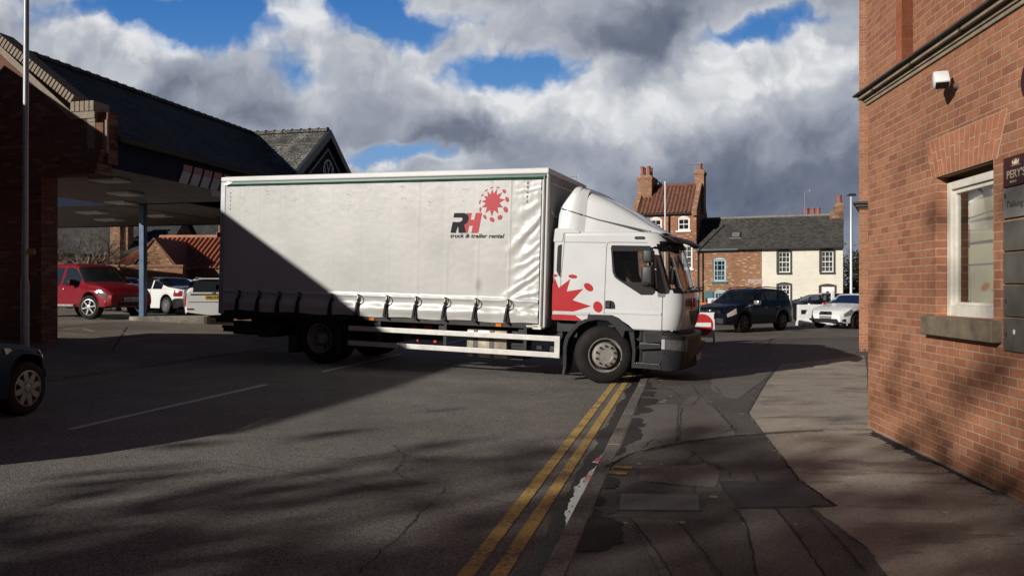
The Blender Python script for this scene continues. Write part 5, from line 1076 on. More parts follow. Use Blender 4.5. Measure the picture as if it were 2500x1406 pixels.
mb = MB(); mb.lathe([(0, -.98), (.13, -.97), (.15, -.9), (.15, -.55), (.13, -.5), (0, -.5)], 18, 'y', c=(-.95, 0, .80)); mb.lathe([(0, -1.02), (.10, -1.0), (.11, -.6), (0, -.55)], 16, 'y', c=(-.95, 0, .52)); mb.box(-1.28, -1.18, -1.05, -.95, .52, .58); mb.box(-1.22, -.8, -.9, -.3, .40, .46); tp(mb, 'air_tank', GREYP, smooth=40)
mb = MB(); mb.box(-1.42, -1.2, YN - .0, YN + .03, .925, .955); mb.box(-1.3, -1.14, YN + .0, YN + .05, .89, .97); tp(mb, 'curtain_winder', ALR)
for x in (-4.60, -1.955): tp(MB().box(x - .055, x + .055, YN + .0, YN + .03, .905, .955), 'side_marker', AMBER, bevel=.004)
# tail lift folded under the rear
mb = MB(); mb.box(-8.55, -7.6, -1.2, 1.2, .80, .845); mb.box(-8.25, -6.9, -1.15, 1.15, .52, .60); mb.box(-8.28, -7.9, -1.2, -1.1, .84, .95); mb.box(-8.2, -7.0, -.9, -.7, .46, .74); mb.box(-7.3, -7.1, -1.18, 1.18, .45, .55); mb.box(-8.7, -8.3, -1.1, 1.1, .82, .84); mb.box(-8.24, -7.5, -1.2, -1.14, .60, .66); tp(mb, 'tail_lift', CHAS)
# --- wheels
def lorry_wheel(x, y, name, steer=0., front=True, parent=None, dual=False):
    M = Matrix.Translation((x, y, .5)) @ Matrix.Rotation(steer, 4, 'Z')       # outside face towards -y
    t = MB(); t.lathe([(.29, -.02), (.33, -.035), (.42, -.03), (.47, -.005), (.492, .02), (.5, .05), (.5, .098), (.488, .10), (.488, .115), (.5, .118), (.5, .16), (.488, .162), (.488, .178), (.5, .18), (.5, .24), (.48, .275), (.42, .30), (.29, .29)], 56, 'y')
    w = tp(t, name, RUBBER, M=M, smooth=35)
    if dual:
        t = MB(); t.lathe([(.29, .33), (.33, .32), (.42, .325), (.48, .35), (.5, .39), (.5, .55), (.48, .6), (.42, .63), (.29, .62)], 40, 'y'); tp(t, 'inner_tyre', RUBBER, w, M=M, smooth=35)
    r = MB()
    if front:
        r.lathe([(.292, -.02), (.296, -.032), (.284, -.032), (.278, .0), (.262, .03), (.245, .045), (.222, .045), (.214, -.055), (.205, -.075), (.19, -.082), (.118, -.082), (.112, -.076), (.10, -.076), (.0, -.074)], 48, 'y')
    else:
        r.lathe([(.292, -.02), (.296, -.03), (.284, -.03), (.27, .04), (.255, .10), (.235, .16), (.15, .175), (.135, .165), (.125, .10), (.11, .085), (.10, .03), (.07, .02), (0, .015)], 48, 'y')
    rm = tp(r, 'rim', RIM if front else mat('dull rim', (.23, .225, .22), .55, metal=.3, var=.25, vs=10, dirt=.4), w, M=M, smooth=30)
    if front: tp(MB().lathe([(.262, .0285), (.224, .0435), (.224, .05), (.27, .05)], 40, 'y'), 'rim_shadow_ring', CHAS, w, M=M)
    nb = MB(); pr = .163 if front else .172
    for k in range(10):
        a = 2 * math.pi * (k + .5) / 10; cx, cz = pr * math.cos(a), pr * math.sin(a); y0 = -.082 if front else .165
        nb.lathe([(.021, y0 + .002), (.021, y0 - .012), (.014, y0 - .014), (.013, y0 - .03), (0, y0 - .032)], 8, 'y', c=(cx, 0, cz))
    tp(nb, 'wheel_nuts', DARKM, rm, M=M, smooth=30)
    if not front:
        h = MB()
        for k in range(8):
            a = 2 * math.pi * k / 8; h.lathe([(.0, .155), (.026, .156)], 10, 'y', c=(.205 * math.cos(a), 0, .205 * math.sin(a)))
        tp(h, 'rim_hole', CHAS, rm, M=M)
    return w
lorry_wheel(.03, YN + .02, 'wheel', R(24)); lorry_wheel(-5.78, YN + .03, 'wheel', 0, False, dual=True)
def far_wheel(x, st=0):
    M = Matrix.Translation((x, 1.22, .5)) @ Matrix.Rotation(math.pi + st, 4, 'Z'); t = MB().lathe([(.1, .05), (.29, -.02), (.42, -.03), (.48, 0), (.5, .05), (.5, .25 if st else .56), (.42, .30 if st else .6), (.1, .2)], 36, 'y'); tp(t, 'wheel', RUBBER, M=M, smooth=35)
far_wheel(.03, R(20)); far_wheel(-5.78)
mb = MB(); arc = [(-5.78 + .60 * math.cos(a), .5 + .56 * math.sin(a)) for a in [R(-12 + 204 * k / 16) for k in range(17)]]; arc2 = [(-5.78 + .56 * math.cos(a), .5 + .53 * math.sin(a)) for a in [R(192 - 204 * k / 16) for k in range(17)]]
mb.prism(arc + arc2, -1.18, -.55, 'y'); mb.box(-6.55, -6.36, -1.2, -.55, .18, .52); tp(mb, 'rear_mudguard', CHAS)
# --- cab: a loft of rounded plan outlines with the openings cut out
def xf(z):      # front centre line
    P = [(.80, 1.28), (.93, 1.34), (1.05, 1.38), (1.3, 1.42), (1.5, 1.42), (1.62, 1.40), (1.70, 1.355), (2.45, 1.13), (2.58, 1.06), (2.64, .98)]
    for (a, xa), (b, xb) in zip(P, P[1:]):
        if z <= b: return xa + (xb - xa) * (max(z, a) - a) / (b - a)
    return P[-1][1]
YW = 1.165
def plan(z, off=0., x_back=-.975, n=7):
    w = YW - off; f = xf(z) - off; wz = w; out = []
    rx, ry = .34, .30; bow = .10
    fr = []
    for k in range(13): y = -(wz - ry) + 2 * (wz - ry) * k / 12; fr.append((f - bow * (y / (wz - ry)) ** 2 , y))
    cxn = f - bow - rx + .02
    left = [(x_back + .03, -wz), (x_back + (cxn - x_back) * .33, -wz), (x_back + (cxn - x_back) * .66, -wz)] + [(cxn + rx * math.sin(a) ** .9 , -(wz - ry) - ry * math.cos(a)) for a in [math.pi / 2 * k / n for k in range(n)]]
    right = [(x, -y) for x, y in reversed(left)]
    return left + fr + right + [(x_back, wz - .05), (x_back, -wz + .05)]
zs_ = [.955, .975, 1.02, 1.1, 1.2, 1.3, 1.4, 1.5, 1.6, 1.66, 1.72, 1.85, 2.0, 2.15, 2.3, 2.42, 2.5, 2.56, 2.60, 2.625, 2.635]
def inset(z): return .04 if z > 2.63 else .015 if z > 2.62 else .02 if z < .96 else .0
outer = MB(); outer.loft([[(x, y, z) for x, y in plan(z, inset(z))] for z in zs_])
cab = tp(outer, 'cab', CABW)
inner = MB(); inner.loft([[(x, y, z) for x, y in plan(z, .05, -.92)] for z in (1.0, 1.2, 1.4, 1.6, 1.72, 2.0, 2.3, 2.5, 2.59)]); inner = inner.build('c1', CABW)
WIN = [(.085, 2.40), (.74, 2.395), (.80, 2.36), (.865, 1.72), (.86, 1.60), (.82, 1.56), (.62, 1.555), (.23, 1.79), (.15, 1.85), (.11, 1.94), (.07, 2.36)]
wc1 = MB().prism(WIN, -1.6, -.6, 'y').build('c2', CABW); wc3 = MB().prism(WIN, .6, 1.6, 'y').build('c2', CABW)
ws = MB().prism([(-1.12, 1.66), (1.12, 1.66), (1.142, 1.70), (1.135, 2.40), (1.11, 2.45), (-1.11, 2.45), (-1.135, 2.40), (-1.142, 1.70)], .55, 2.2, 'x').build('c3', CABW)
arch = MB().prism([(.03 + .66 * math.cos(a), .50 + .66 * math.sin(a)) for a in [2 * math.pi * k / 40 for k in range(40)]], -1.6, 1.6, 'y').build('c4', CABW)
notch = MB().box(-1.2, -.30, -1.6, 1.6, .5, 1.072).build('c5', CABW)
for c_ in (inner, wc1, wc3, ws, arch, notch): c_.parent = tk
boolean(cab, [inner, wc1, wc3, ws, arch, notch]); cab.data.shade_smooth(); cab.data.set_sharp_from_angle(angle=R(32))
# glazing follows the same curves just inside the shell
g = MB(); g.loft([[(x, y, z) for x, y in plan(z, .02)[2:-4]] for z in (1.64, 1.72, 1.85, 2.0, 2.15, 2.3, 2.42, 2.47)], cap=False, closed=False); 
keep = [f for f in g.f if all(abs(g.v[i][1]) < 1.143 for i in f)]; g.f = keep; g.mi = [0] * len(keep)
wsc = tp(g, 'windscreen', WSG, smooth=60)
band = MB(); n = 40
def front_strip(mb, z0, z1, y0, y1, off, th=.006, n=24, zf=None):
    """curved strip on the cab front between heights, proud by off"""
    def pt(y, z, o):
        P = plan(z, -o); P = [p for p in P if p[0] > .3]; P.sort(key=lambda p: p[1])
        for a, b in zip(P, P[1:]):
            if a[1] <= y <= b[1] and b[1] > a[1]: t = (y - a[1]) / (b[1] - a[1]); return (a[0] + (b[0] - a[0]) * t, y, z)
        return (P[-1][0] if y > 0 else P[0][0], y, z)
    ys = [y0 + (y1 - y0) * i / n for i in range(n + 1)]; zz = [z0 + (z1 - z0) * k / 4 for k in range(5)]
    if zf: gridz = lambda y, k: zf(y, k / 4)
    else: gridz = lambda y, k: zz[k]
    vs = [pt(y, gridz(y, k), off) for k in range(5) for y in ys]; N = n + 1
    mb.add(vs, [(k * N + i, k * N + i + 1, (k + 1) * N + i + 1, (k + 1) * N + i) for k in range(4) for i in range(n)])
    return mb
BGL = mat('black gloss', (.012, .012, .014), .15, coat=.6)
fr_ = MB(); 
front_strip(fr_, 1.60, 1.685, -1.13, 1.13, .004, n=48); front_strip(fr_, 2.42, 2.48, -1.12, 1.12, .004, n=48)
tp(fr_, 'windscreen_surround', BGL, fix=False)
def edge_pt(z, y):
    P = sorted([p for p in plan(z, -.004) if p[0] > .3], key=lambda p: abs(p[1] - y)); return (P[0][0], P[0][1], z)
for sg in (-1, 1):
    mb = MB(); mb.tube([(xf(z) - .10 - .34 + .02 + .34 * math.sin(.42) ** .9, sg * (YW - .30 + .30 * math.cos(.42) - .004), z) for z in (1.66, 1.8, 2.0, 2.2, 2.36, 2.43)], .020, 8); tp(mb, 'screen_pillar_seal', BGL, smooth=60)
# front panel detail: bonnet gap, grille, maker's diamond, lettering
GR = mat('grille black', (.018, .018, .02), .45)
gr = MB(); front_strip(gr, 1.06, 1.30, -.62, .62, .006, zf=lambda y, t: 1.30 - (1 - t) * (.26 * (1 - (abs(y) / .62) ** 3.) + .02)); tp(gr, 'grille', GR, fix=False)
bars = MB()
for z in (1.10, 1.15, 1.20): front_strip(bars, z, z + .022, -.40 - (z - 1.08), .40 + (z - 1.08), .016)
tp(bars, 'grille_bar', GREYP, fix=False)
front_strip(MB(), 1, 1, 0, 1, 0)
dm = MB(); X0 = xf(1.38) + .012
for k in range(4):
    a = [(0, .13), (.085, 0), (0, -.13), (-.085, 0)]; b = [(p[0] * .55, p[1] * .6) for p in a]; j = (k + 1) % 4; dm.prism([(a[k][0], 1.36 + a[k][1]), (a[j][0], 1.36 + a[j][1]), (b[j][0], 1.36 + b[j][1]), (b[k][0], 1.36 + b[k][1])], X0, X0 + .03, 'x')
tp(dm, 'front_badge', CHROME, bevel=.006)
lt = MB(); lt.box(1.40, 1.432, -.78, -.74, 1.36, 1.52).box(1.398, 1.43, -.70, -.66, 1.36, 1.52).box(1.40, 1.432, -.74, -.70, 1.49, 1.52).box(1.4, 1.432, -.74, -.70, 1.42, 1.445)
lt.box(1.41, 1.44, -.63, -.59, 1.36, 1.52).box(1.41, 1.445, -.52, -.48, 1.36, 1.52).box(1.41, 1.443, -.59, -.52, 1.425, 1.46); tp(lt, 'front_lettering', mat('front letter red', (.35, .03, .035), .45))
tp(MB().box(1.40, 1.438, -.78, -.46, 1.325, 1.34), 'front_strapline', mat('front letter red', (.35, .03, .035), .45))
# side details
YS = -YW - .0
def sidep(poly, name, m, t=.006, par=None, y=None, **k): return tp(MB().prism(poly, (y if y is not None else YS) - t, (y if y is not None else YS) + .01, 'y'), name, m, par or cab, **k)
SEAM = mat('panel gap', (.05, .05, .052), .8)
def seamline(pts, w=.009, t=.0015):
    mb = MB()
    for a, b in zip(pts, pts[1:]):
        a, b = Vector(a), Vector(b); d = (b - a).normalized(); nn = Vector((-d.y, d.x)) * w / 2; a = a - d * w * .3; b = b + d * w * .3; mb.prism([tuple(a - nn), tuple(b - nn), tuple(b + nn), tuple(a + nn)], YS - t, YS + .004, 'y')
    return mb
tp(seamline([(-.018, 1.21), (-.018, 1.5), (-.005, 2.38), (.01, 2.44), (.05, 2.452)]), 'door_gap', SEAM, cab)
tp(seamline([(.05, 2.452), (.70, 2.450)]), 'door_gap', SEAM, cab); tp(seamline([(.985, .96), (.985, 1.55)], .012), 'door_gap', SEAM, cab)
tp(seamline([(-.78, 2.45), (-.015, 2.445)], .007), 'panel_crease', SEAM, cab); tp(seamline([(-.82, 1.09), (-.82, 1.8), (-.775, 2.40), (-.765, 2.60), (-.72, 2.625)], .008), 'panel_crease', SEAM, cab)
MLD = mat('moulding grey', (.50, .50, .50), .4, var=.1); sidep([(-.96, 1.165), (-.28, 1.172), (-.28, 1.225), (-.96, 1.215)], 'side_moulding', MLD, .012, bevel=.003); sidep([(-.01, 1.222), (.97, 1.222), (.97, 1.264), (-.01, 1.262)], 'side_moulding', CABW, .012, bevel=.003)
# red star wrap on the cab side
ST = [(-.972, 1.70), (-.934, 1.815), (-.858, 1.637), (-.647, 1.80), (-.706, 1.58), (-.404, 1.633), (-.594, 1.429), (-.255, 1.334), (-.574, 1.228), (-.972, 1.228)]
sidep(ST, 'star_graphic', TRED, .0025); sidep([(-.972, 1.074), (-.40, 1.074), (-.54, 1.163), (-.972, 1.163)], 'star_graphic', TRED, .0025)
for cx, cz, a, b, rot in ((-.935, 1.852, .055, .022, 8), (-.601, 1.845, .082, .034, -5), (-.31, 1.665, .095, .06, -35), (-.134, 1.326, .10, .082, -65)):
    c, s = math.cos(R(rot)), math.sin(R(rot)); sidep([(max(-.972, cx + a * math.cos(t) * c - b * math.sin(t) * s), cz + a * math.cos(t) * s + b * math.sin(t) * c) for t in [2 * math.pi * k / 20 for k in range(20)]], 'red_dot', TRED, .0025)
vt = sidep([(-.895, 2.36), (-.865, 2.40), (-.815, 2.41), (-.828, 1.82), (-.87, 1.87), (-.905, 1.94)], 'air_vent', BLACK, .004)
vb = MB()
for k in range(16): z = 1.93 + k * .029; vb.prism([(-.895, z + .004), (-.825, z - .012), (-.825, z + .004), (-.892, z + .02)], YS - .011, YS - .003, 'y')
tp(vb, 'vent_slat', BLACK, vt)
hd = sidep([(-.005, 1.30), (-.005, 1.44), (.10, 1.445), (.15, 1.42), (.172, 1.36), (.172, 1.30)], 'door_handle', BLACK, .004); tp(MB().box(.045, .085, YS - .03, YS, 1.315, 1.425), 'grip', GREYP, hd, bevel=.01); tp(MB().lathe([(0, YS - .008), (.02, YS - .008), (.02, YS)], 10, 'y', c=(.028, 0, 1.36)), 'lock', DARKM, hd)
sidep(rrect(.48, .66, 2.505, 2.555, .024), 'side_light', GREYP, .012, bevel=.004); 
# window glass, black surround, lower quarter glass
sg_ = sidep([(x * 1.0, z) for x, z in WIN], 'side_window', TGLS, .0, y=YS + .03)
wf_ = MB(); N = len(WIN); cxw = sum(p[0] for p in WIN) / N; czw = sum(p[1] for p in WIN) / N
for i in range(N):
    a, b = Vector(WIN[i]), Vector(WIN[(i + 1) % N]); c = Vector((cxw, czw)); ia, ib = a + (c - a).normalized() * .035, b + (c - b).normalized() * .035; wf_.prism([tuple(a), tuple(b), tuple(ib), tuple(ia)], YS + .012, YS + .034, 'y')
tp(wf_, 'window_seal', BLACK, cab)
wd = MB().prism([(.25, 1.80), (.86, 1.66), (.86, 1.60), (.82, 1.565), (.62, 1.56), (.25, 1.785)], YS + .008, YS + .02, 'y'); tp(wd, 'window_sill_cover', BLACK, cab)
sidep([(.10, 2.385), (.74, 2.385), (.745, 2.30), (.10, 2.30)], 'wind_deflector', mat('smoked plastic', (.03, .03, .03), .2, coat=.5), -.012)
pil = MB().prism([(.86, 2.20), (.885, 2.14), (1.03, 1.66), (1.03, 1.55), (1.0, 1.525), (.905, 1.53), (.885, 1.75)], YS - .004, YS + .05, 'y'); tp(pil, 'corner_panel', mat('pillar grey', (.16, .165, .18), .4, coat=.2), cab)
# wheel arch trims, steps, bumper
mb = MB(); op = [(-.30, 1.19), (.12, 1.195), (.24, 1.15), (.52, .93), (.37, .93), (.34, .80), (.30, .84), (.18, 1.00), (.06, 1.085), (-.12, 1.10), (-.31, 1.06)]
mb.prism(op, YS - .055, YS + .10, 'y'); fd = tp(mb, 'wheel_arch', TGREY, bevel=.012)
mb = MB(); A1 = [(-.26 + 0, 1.12), (-.34, 1.11), (-.48, 1.05), (-.60, .93), (-.70, .78), (-.735, .62), (-.735, .27)]; A2 = [(-.66, .27), (-.66, .6), (-.63, .74), (-.54, .88), (-.43, .99), (-.30, 1.06), (-.26, 1.07)]; mb.prism(A1 + A2, YS - .05, YS + .35, 'y'); tp(mb, 'rear_arch', TGREY, bevel=.01)
tp(MB().prism([(-.72, .27), (-.67, .27), (-.70, .12), (-.745, .10)], YS - .04, YS + .34, 'y'), 'mud_flap', CHAS)
mb = MB(); arc = [(.03 + .64 * math.cos(a), .5 + .62 * math.sin(a)) for a in [R(10 + 170 * k / 16) for k in range(17)]]; mb.prism(arc + [(.03 + .66 * math.cos(a), .5 + .64 * math.sin(a)) for a in [R(180 - 170 * k / 16) for k in range(17)]], -1.1, -.6, 'y'); mb.box(.62, .66, -1.1, -.5, .3, .96); mb.box(-.95, -.32, -1.0, -.45, .86, 1.06); tp(mb, 'arch_liner', CHAS)
mb = MB(); mb.box(.60, 1.0, -1.10, 1.1, .31, .95); tp(mb, 'step_well', CHAS)
mb = MB(); mb.prism([(.42, .945), (.52, .945), (.56, .6), (.545, .30), (.49, .30), (.50, .6)], YS - .03, YS + .1, 'y'); mb.prism([(.50, .375), (1.0, .385), (1.0, .30), (.52, .305)], YS - .045, YS + .25, 'y'); mb.prism([(.60, .715), (.985, .725), (.985, .66), (.62, .62)], YS - .02, YS + .25, 'y'); mb.prism([(.72, .60), (1.0, .62), (1.0, .40), (.68, .40)], YS + .03, YS + .1, 'y'); mb.prism([(.70, .91), (1.0, .915), (1.0, .76), (.73, .74)], YS + .0, YS + .1, 'y'); tp(mb, 'step_panel', TGREY, bevel=.008)
mb = MB()
for z, x0, x1 in ((.389, .53, .98), (.727, .63, .97)):
    for k in range(12): xx = x0 + (x1 - x0) * k / 12; mb.box(xx, xx + .018, YS - .03, YS + .18, z, z + .008)
tp(mb, 'step_tread', ALU)
def bplan(z, x_back=.995):
    f = {0: 1.46}.get(0) - (.0 if z > .5 else (.5 - z) * .25); wz = 1.20; rx, ry, bow = .36, .26, .09; fr = [(f - bow * (y / (wz - ry)) ** 2, y) for y in [-(wz - ry) + 2 * (wz - ry) * k / 10 for k in range(11)]]
    left = [(x_back, -wz)] + [(f - bow - rx + .01 + rx * math.sin(a), -(wz - ry) - ry * math.cos(a)) for a in [math.pi / 2 * k / 7 for k in range(7)]]; right = [(x, -y) for x, y in reversed(left)]
    return left + fr + right
mb = MB(); mb.loft([[(x - (.02 if z > .88 else 0), y * (.99 if z > .88 else 1), z) for x, y in bplan(z)] for z in (.30, .33, .45, .6, .75, .875, .895)]); bmp = tp(mb, 'bumper', TGREY, smooth=35)
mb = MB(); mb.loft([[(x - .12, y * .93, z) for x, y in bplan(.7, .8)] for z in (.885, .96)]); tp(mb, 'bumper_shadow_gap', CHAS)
def bstrip(z0f, z1f, y0, y1, off, n=16):
    mb = MB(); P = sorted(bplan(.7), key=lambda p: p[1]); seen = []
    def xat(y):
        for a, b in zip(P, P[1:]):
            if a[1] <= y <= b[1] and b[1] > a[1] + 1e-6: return a[0] + (b[0] - a[0]) * (y - a[1]) / (b[1] - a[1])
        return P[0][0]
    for i in range(n):
        a, b = y0 + (y1 - y0) * i / n, y0 + (y1 - y0) * (i + 1) / n; na = off
        mb.quad((xat(a) + off, a, z0f(a)), (xat(b) + off, b, z0f(b)), (xat(b) + off, b, z1f(b)), (xat(a) + off, a, z1f(a)))
    return mb
# headlamp wraps the near front corner: points on the bumper outline pushed out
def corner_strip(x_a, x_b, z0, z1, sgn=-1, off=.008, n=14, taper=0.):
    out = [(x, y) for x, y in bplan(.7) if y * sgn > 0]; out = out if sgn < 0 else list(reversed(out)); L = [0.]
    for a, b in zip(out, out[1:]): L.append(L[-1] + math.hypot(b[0] - a[0], b[1] - a[1]))
    def pt(s):
        for k in range(len(out) - 1):
            if s <= L[k + 1]: t = (s - L[k]) / (L[k + 1] - L[k]); x, y = (out[k][j] + (out[k + 1][j] - out[k][j]) * t for j in (0, 1)); d = Vector((out[k + 1][0] - out[k][0], out[k + 1][1] - out[k][1])).normalized(); nn = Vector((d.y, -d.x)) * (1 if sgn < 0 else -1); return (x + nn.x * off, y + nn.y * off)
        return out[-1]
    mb = MB()
    for i in range(n):
        s0, s1 = x_a + (x_b - x_a) * i / n, x_a + (x_b - x_a) * (i + 1) / n; p, q = pt(s0), pt(s1); ta, tb = taper * i / n, taper * (i + 1) / n
        mb.quad((*p, z0 - ta), (*q, z0 - tb), (*q, z1 - ta * .25), (*p, z1 - tb * .25))
    return mb
hl = corner_strip(.02, .56, .66, .815, off=.006, taper=.05); tp(hl, 'headlight', mat('headlamp smoke', (.10, .095, .09), .1, coat=1., var=.4, vs=14), bmp, fix=False, smooth=60)
tp(corner_strip(.0, .055, .655, .82, off=.01), 'indicator', mat('clear indicator', (.4, .4, .42), .15, coat=1), bmp, fix=False)
tp(corner_strip(.02, .56, .66, .815, 1, taper=.05), 'headlight', mat('headlamp smoke', (.1, .1, .1), .1), bmp, fix=False, smooth=60)
tp(corner_strip(.62, 1.2, .50, .58, off=.004), 'bumper_grille', CHAS, bmp, fix=False); tp(corner_strip(.58, 1.3, .72, .80, off=.004), 'bumper_grille', CHAS, bmp, fix=False)
tp(MB().box(1.455, 1.475, -.26, .26, .40, .51), 'number_plate', mat('plate grey', (.45, .45, .44), .4), bmp)
tp(MB().lathe([(0, -1.213), (.018, -1.212), (.02, -1.2)], 10, 'y', c=(1.03, 0, .60)), 'bolt_cover', BLACK, bmp)
tp(MB().box(1.12, 1.16, -1.1, -1.06, .955, .975), 'corner_clip', LAMPG)
# roof air deflector in two mouldings
def defl(x, tops, wid, zb, zb2=None):
    z1, w = tops(x), wid(x); r = min(.16, (z1 - zb) * .45 + .001); out = [(-w, zb)]
    for k in range(6): a = math.pi / 2 * k / 5; out.append((-(w - .05 - r) - r * math.cos(a) + 0, z1 - .03 - r + r * math.sin(a)))
    for k in range(1, 6): t = k / 6; out.append((-(w - .05 - r) * (1 - t), z1 - .03 + .03 * math.sin(t * math.pi / 2)))
    out.append((0, z1)); return [(x, y, z) for y, z in out] + [(x, -y, z) for y, z in reversed(out[:-1])]
def topz(x): 
    P = [(-.55, 3.40), (-.38, 3.38), (-.25, 3.33), (0, 3.22), (.3, 3.06), (.55, 2.90), (.75, 2.76), (.90, 2.68), (1.0, 2.64)]
    for (a, za), (b, zb) in zip(P, P[1:]):
        if x <= b: return za + (zb - za) * (x - a) / (b - a)
    return 2.64
DW = lambda x: 1.12 - max(0, x + .3) ** 2 * .14
mb = MB(); mb.loft([defl(-.5 + 1.48 * k / 18, topz, DW, 2.63) for k in range(19)]); df = tp(mb, 'roof_deflector', CABW, smooth=42)
fz = lambda x: 3.07 + (3.49 - 3.07) * min(1, max(0, (x + .90) / .17)) ** .75 if x < -.73 else 3.49 - (x + .73) * .22
mb = MB(); mb.loft([defl(-.90 + .48 * k / 12, fz, lambda x: 1.165 - .045 * min(1, max(0, (x + .56) / .14)), 2.63 if 1 else 0) for k in range(13)]); 
for i, (x, y, z) in enumerate(mb.v):                          # rear edge leans forward towards the top
    if z > 2.7: mb.v[i] = (x + max(0, (z - 3.06)) * .30 * (1 if x < -.6 else .5), y, z)
tp(mb, 'deflector_fin', CABW, df, smooth=42)
gv = MB()  # raised grey strips: the thin shadow along the groove is put into their colour
for a, b in zip([(-.86, 3.055), (-.50, 2.945), (-.2, 2.855)], [(-.50, 2.945), (-.2, 2.855), (.74, 2.645)]):
    d = Vector((b[0] - a[0], b[1] - a[1])).normalized(); nn = Vector((-d.y, d.x)) * .008; y0 = -1.172 if a[0] < -.5 else -1.126; gv.prism([(a[0] - nn.x, a[1] - nn.y), (b[0] - nn.x, b[1] - nn.y), (b[0] + nn.x, b[1] + nn.y), (a[0] + nn.x, a[1] + nn.y)], y0, y0 + .08, 'y')
tp(gv, 'deflector_groove_shade', mat('groove shade grey', (.13, .13, .13), .7), df)
tp(MB().prism([(-.975, 2.45), (-.955, 2.68), (-.90, 2.70), (-.58, 2.69), (-.50, 2.64), (-.48, 2.60), (-.78, 2.60), (-.80, 2.45)], -1.18, 1.18, 'y'), 'roof_rear_corner', CABW, cab, bevel=.015)
# sun visor
vz = MB(); P = []
for k in range(21):
    y = -1.13 + 2.26 * k / 20; q = (y / 1.13) ** 2; P.append([(1.05 - .16 * q, y, 2.60 - .01 * q), (1.27 - .20 * q, y, 2.555), (1.42 - .24 * q, y, 2.47), (1.43 - .24 * q, y, 2.455), (1.255 - .20 * q, y, 2.53), (1.05 - .16 * q, y, 2.575)])
vz.loft(P); tp(vz, 'sun_visor', mat('visor black', (.008, .008, .009), .45, spec=.3), smooth=40)
# mirrors
MIR = mat('mirror black', (.035, .035, .037), .5, var=.1); MG = mat('mirror glass', (.5, .55, .6), .02, metal=1.)
def mirror(sy):
    mb = MB().box(.70, .86, min(sy * 1.28, sy * 1.56), max(sy * 1.28, sy * 1.56), 2.10, 2.315); o = tp(mb, 'mirror', MIR, bevel=.035, seg=3, smooth=50); tp(MB().box(.696, .70, min(sy * 1.31, sy * 1.53), max(sy * 1.31, sy * 1.53), 2.14, 2.28), 'mirror_glass', MG, o)
    mb = MB().box(.69, .87, min(sy * 1.27, sy * 1.56), max(sy * 1.27, sy * 1.56), 1.745, 2.05); o = tp(mb, 'mirror', MIR, bevel=.04, seg=3, smooth=50); tp(MB().box(.686, .69, min(sy * 1.31, sy * 1.53), max(sy * 1.31, sy * 1.53), 1.79, 2.0), 'mirror_glass', MG, o)
    tp(MB().tube([(.93, sy * 1.13, 2.35), (.86, sy * 1.3, 2.36), (.80, sy * 1.42, 2.33), (.80, sy * 1.42, 1.72), (.86, sy * 1.2, 1.66), (.92, sy * 1.13, 1.62)], .022, 7), 'mirror_arm', BLACK)
mirror(-1); mirror(1)
# wipers on the screen foot
mb = MB()
for y in (-.75, -.05, .55): mb.tube([(1.36, y, 1.65), (1.37, y + .25, 1.70), (1.36, y + .7, 1.72)], .014, 5)
mb.tube([(1.37, -.9, 1.645), (1.41, 0, 1.645), (1.37, .9, 1.645)], .025, 6); tp(mb, 'wiper', BLACK)
# cab inside: seats, dash, steering wheel, back wall and green slips on the dash
INT = mat('cab trim', (.035, .036, .04), .75, var=.2)
mb = MB(); mb.box(.66, 1.16, -1.08, 1.08, 1.3, 1.66); tp(mb, 'dashboard', INT, bevel=.05)
mb = MB(); mb.box(-.9, .6, -1.08, 1.08, 1.07, 1.12); tp(mb, 'cab_floor', INT)
for y in (-.62, .62):
    mb = MB(); mb.box(.0, .52, y - .25, y + .25, 1.28, 1.42); mb.prism([(-.04, 1.4), (.09, 1.4), (.0, 2.08), (-.10, 2.08)], y - .24, y + .24, 'y'); mb.prism([(-.10, 2.1), (.0, 2.1), (-.02, 2.3), (-.11, 2.3)], y - .14, y + .14, 'y'); tp(mb, 'seat', INT, bevel=.035)
mb = MB(); ring = []
sm = Matrix.Translation((.78, -.62, 1.76)) @ Matrix.Rotation(R(-35), 4, 'Y')
mb.tube([sm @ Vector((.22 * math.cos(a), .22 * math.sin(a), 0)) for a in [2 * math.pi * k / 24 for k in range(25)]], .016, 6); mb.tube([sm @ Vector((0, 0, -.3)), sm @ Vector((0, 0, 0))], .03, 6); mb.tube([sm @ Vector((-.2, 0, 0)), sm @ Vector((.2, 0, 0))], .018, 5); tp(mb, 'steering_wheel', BLACK)
GRN = mat('green paper', (.45, .60, .45), .7); mb = MB()
for k, (y, a) in enumerate(((-.92, .2), (-.80, -.3), (-.66, .15), (-.55, -.2))):
    x = 1.10; mb.prism([(y + a * .3 + .07, 2.06 - .03 * k), (y + a * .3 - .04, 2.04), (y - .05, 1.78), (y + .05, 1.74)], x - .02 - .01 * k, x - .015 - .01 * k, 'x')
tp(mb, 'dash_papers', GRN)
# driver in a yellow vest behind the wheel
def skin_person(name, joints, edges, m, label, parent=None, lvl=2):
    me = bpy.data.meshes.new(name); me.from_pydata([j[:3] for j in joints], edges, []); o = bpy.data.objects.new(name, me); C.objects.link(o)
    md = o.modifiers.new('s', 'SKIN'); 
    for v, j in zip(me.skin_vertices[0].data, joints): v.radius = j[3] if isinstance(j[3], tuple) else (j[3], j[3])
    me.skin_vertices[0].data[0].use_root = True
    md2 = o.modifiers.new('d', 'SUBSURF'); md2.levels = md2.render_levels = lvl; bpy.context.view_layer.update()
    nm = bpy.data.meshes.new_from_object(o.evaluated_get(bpy.context.evaluated_depsgraph_get())); o.modifiers.clear(); o.data = nm; nm.materials.clear(); nm.materials.append(m); nm.shade_smooth(); return o
SKIN = mat('skin', (.42, .24, .17), .55); TROU = mat('dark clothes', (.03, .035, .05), .85)
dx, dy_ = -.05, -.62
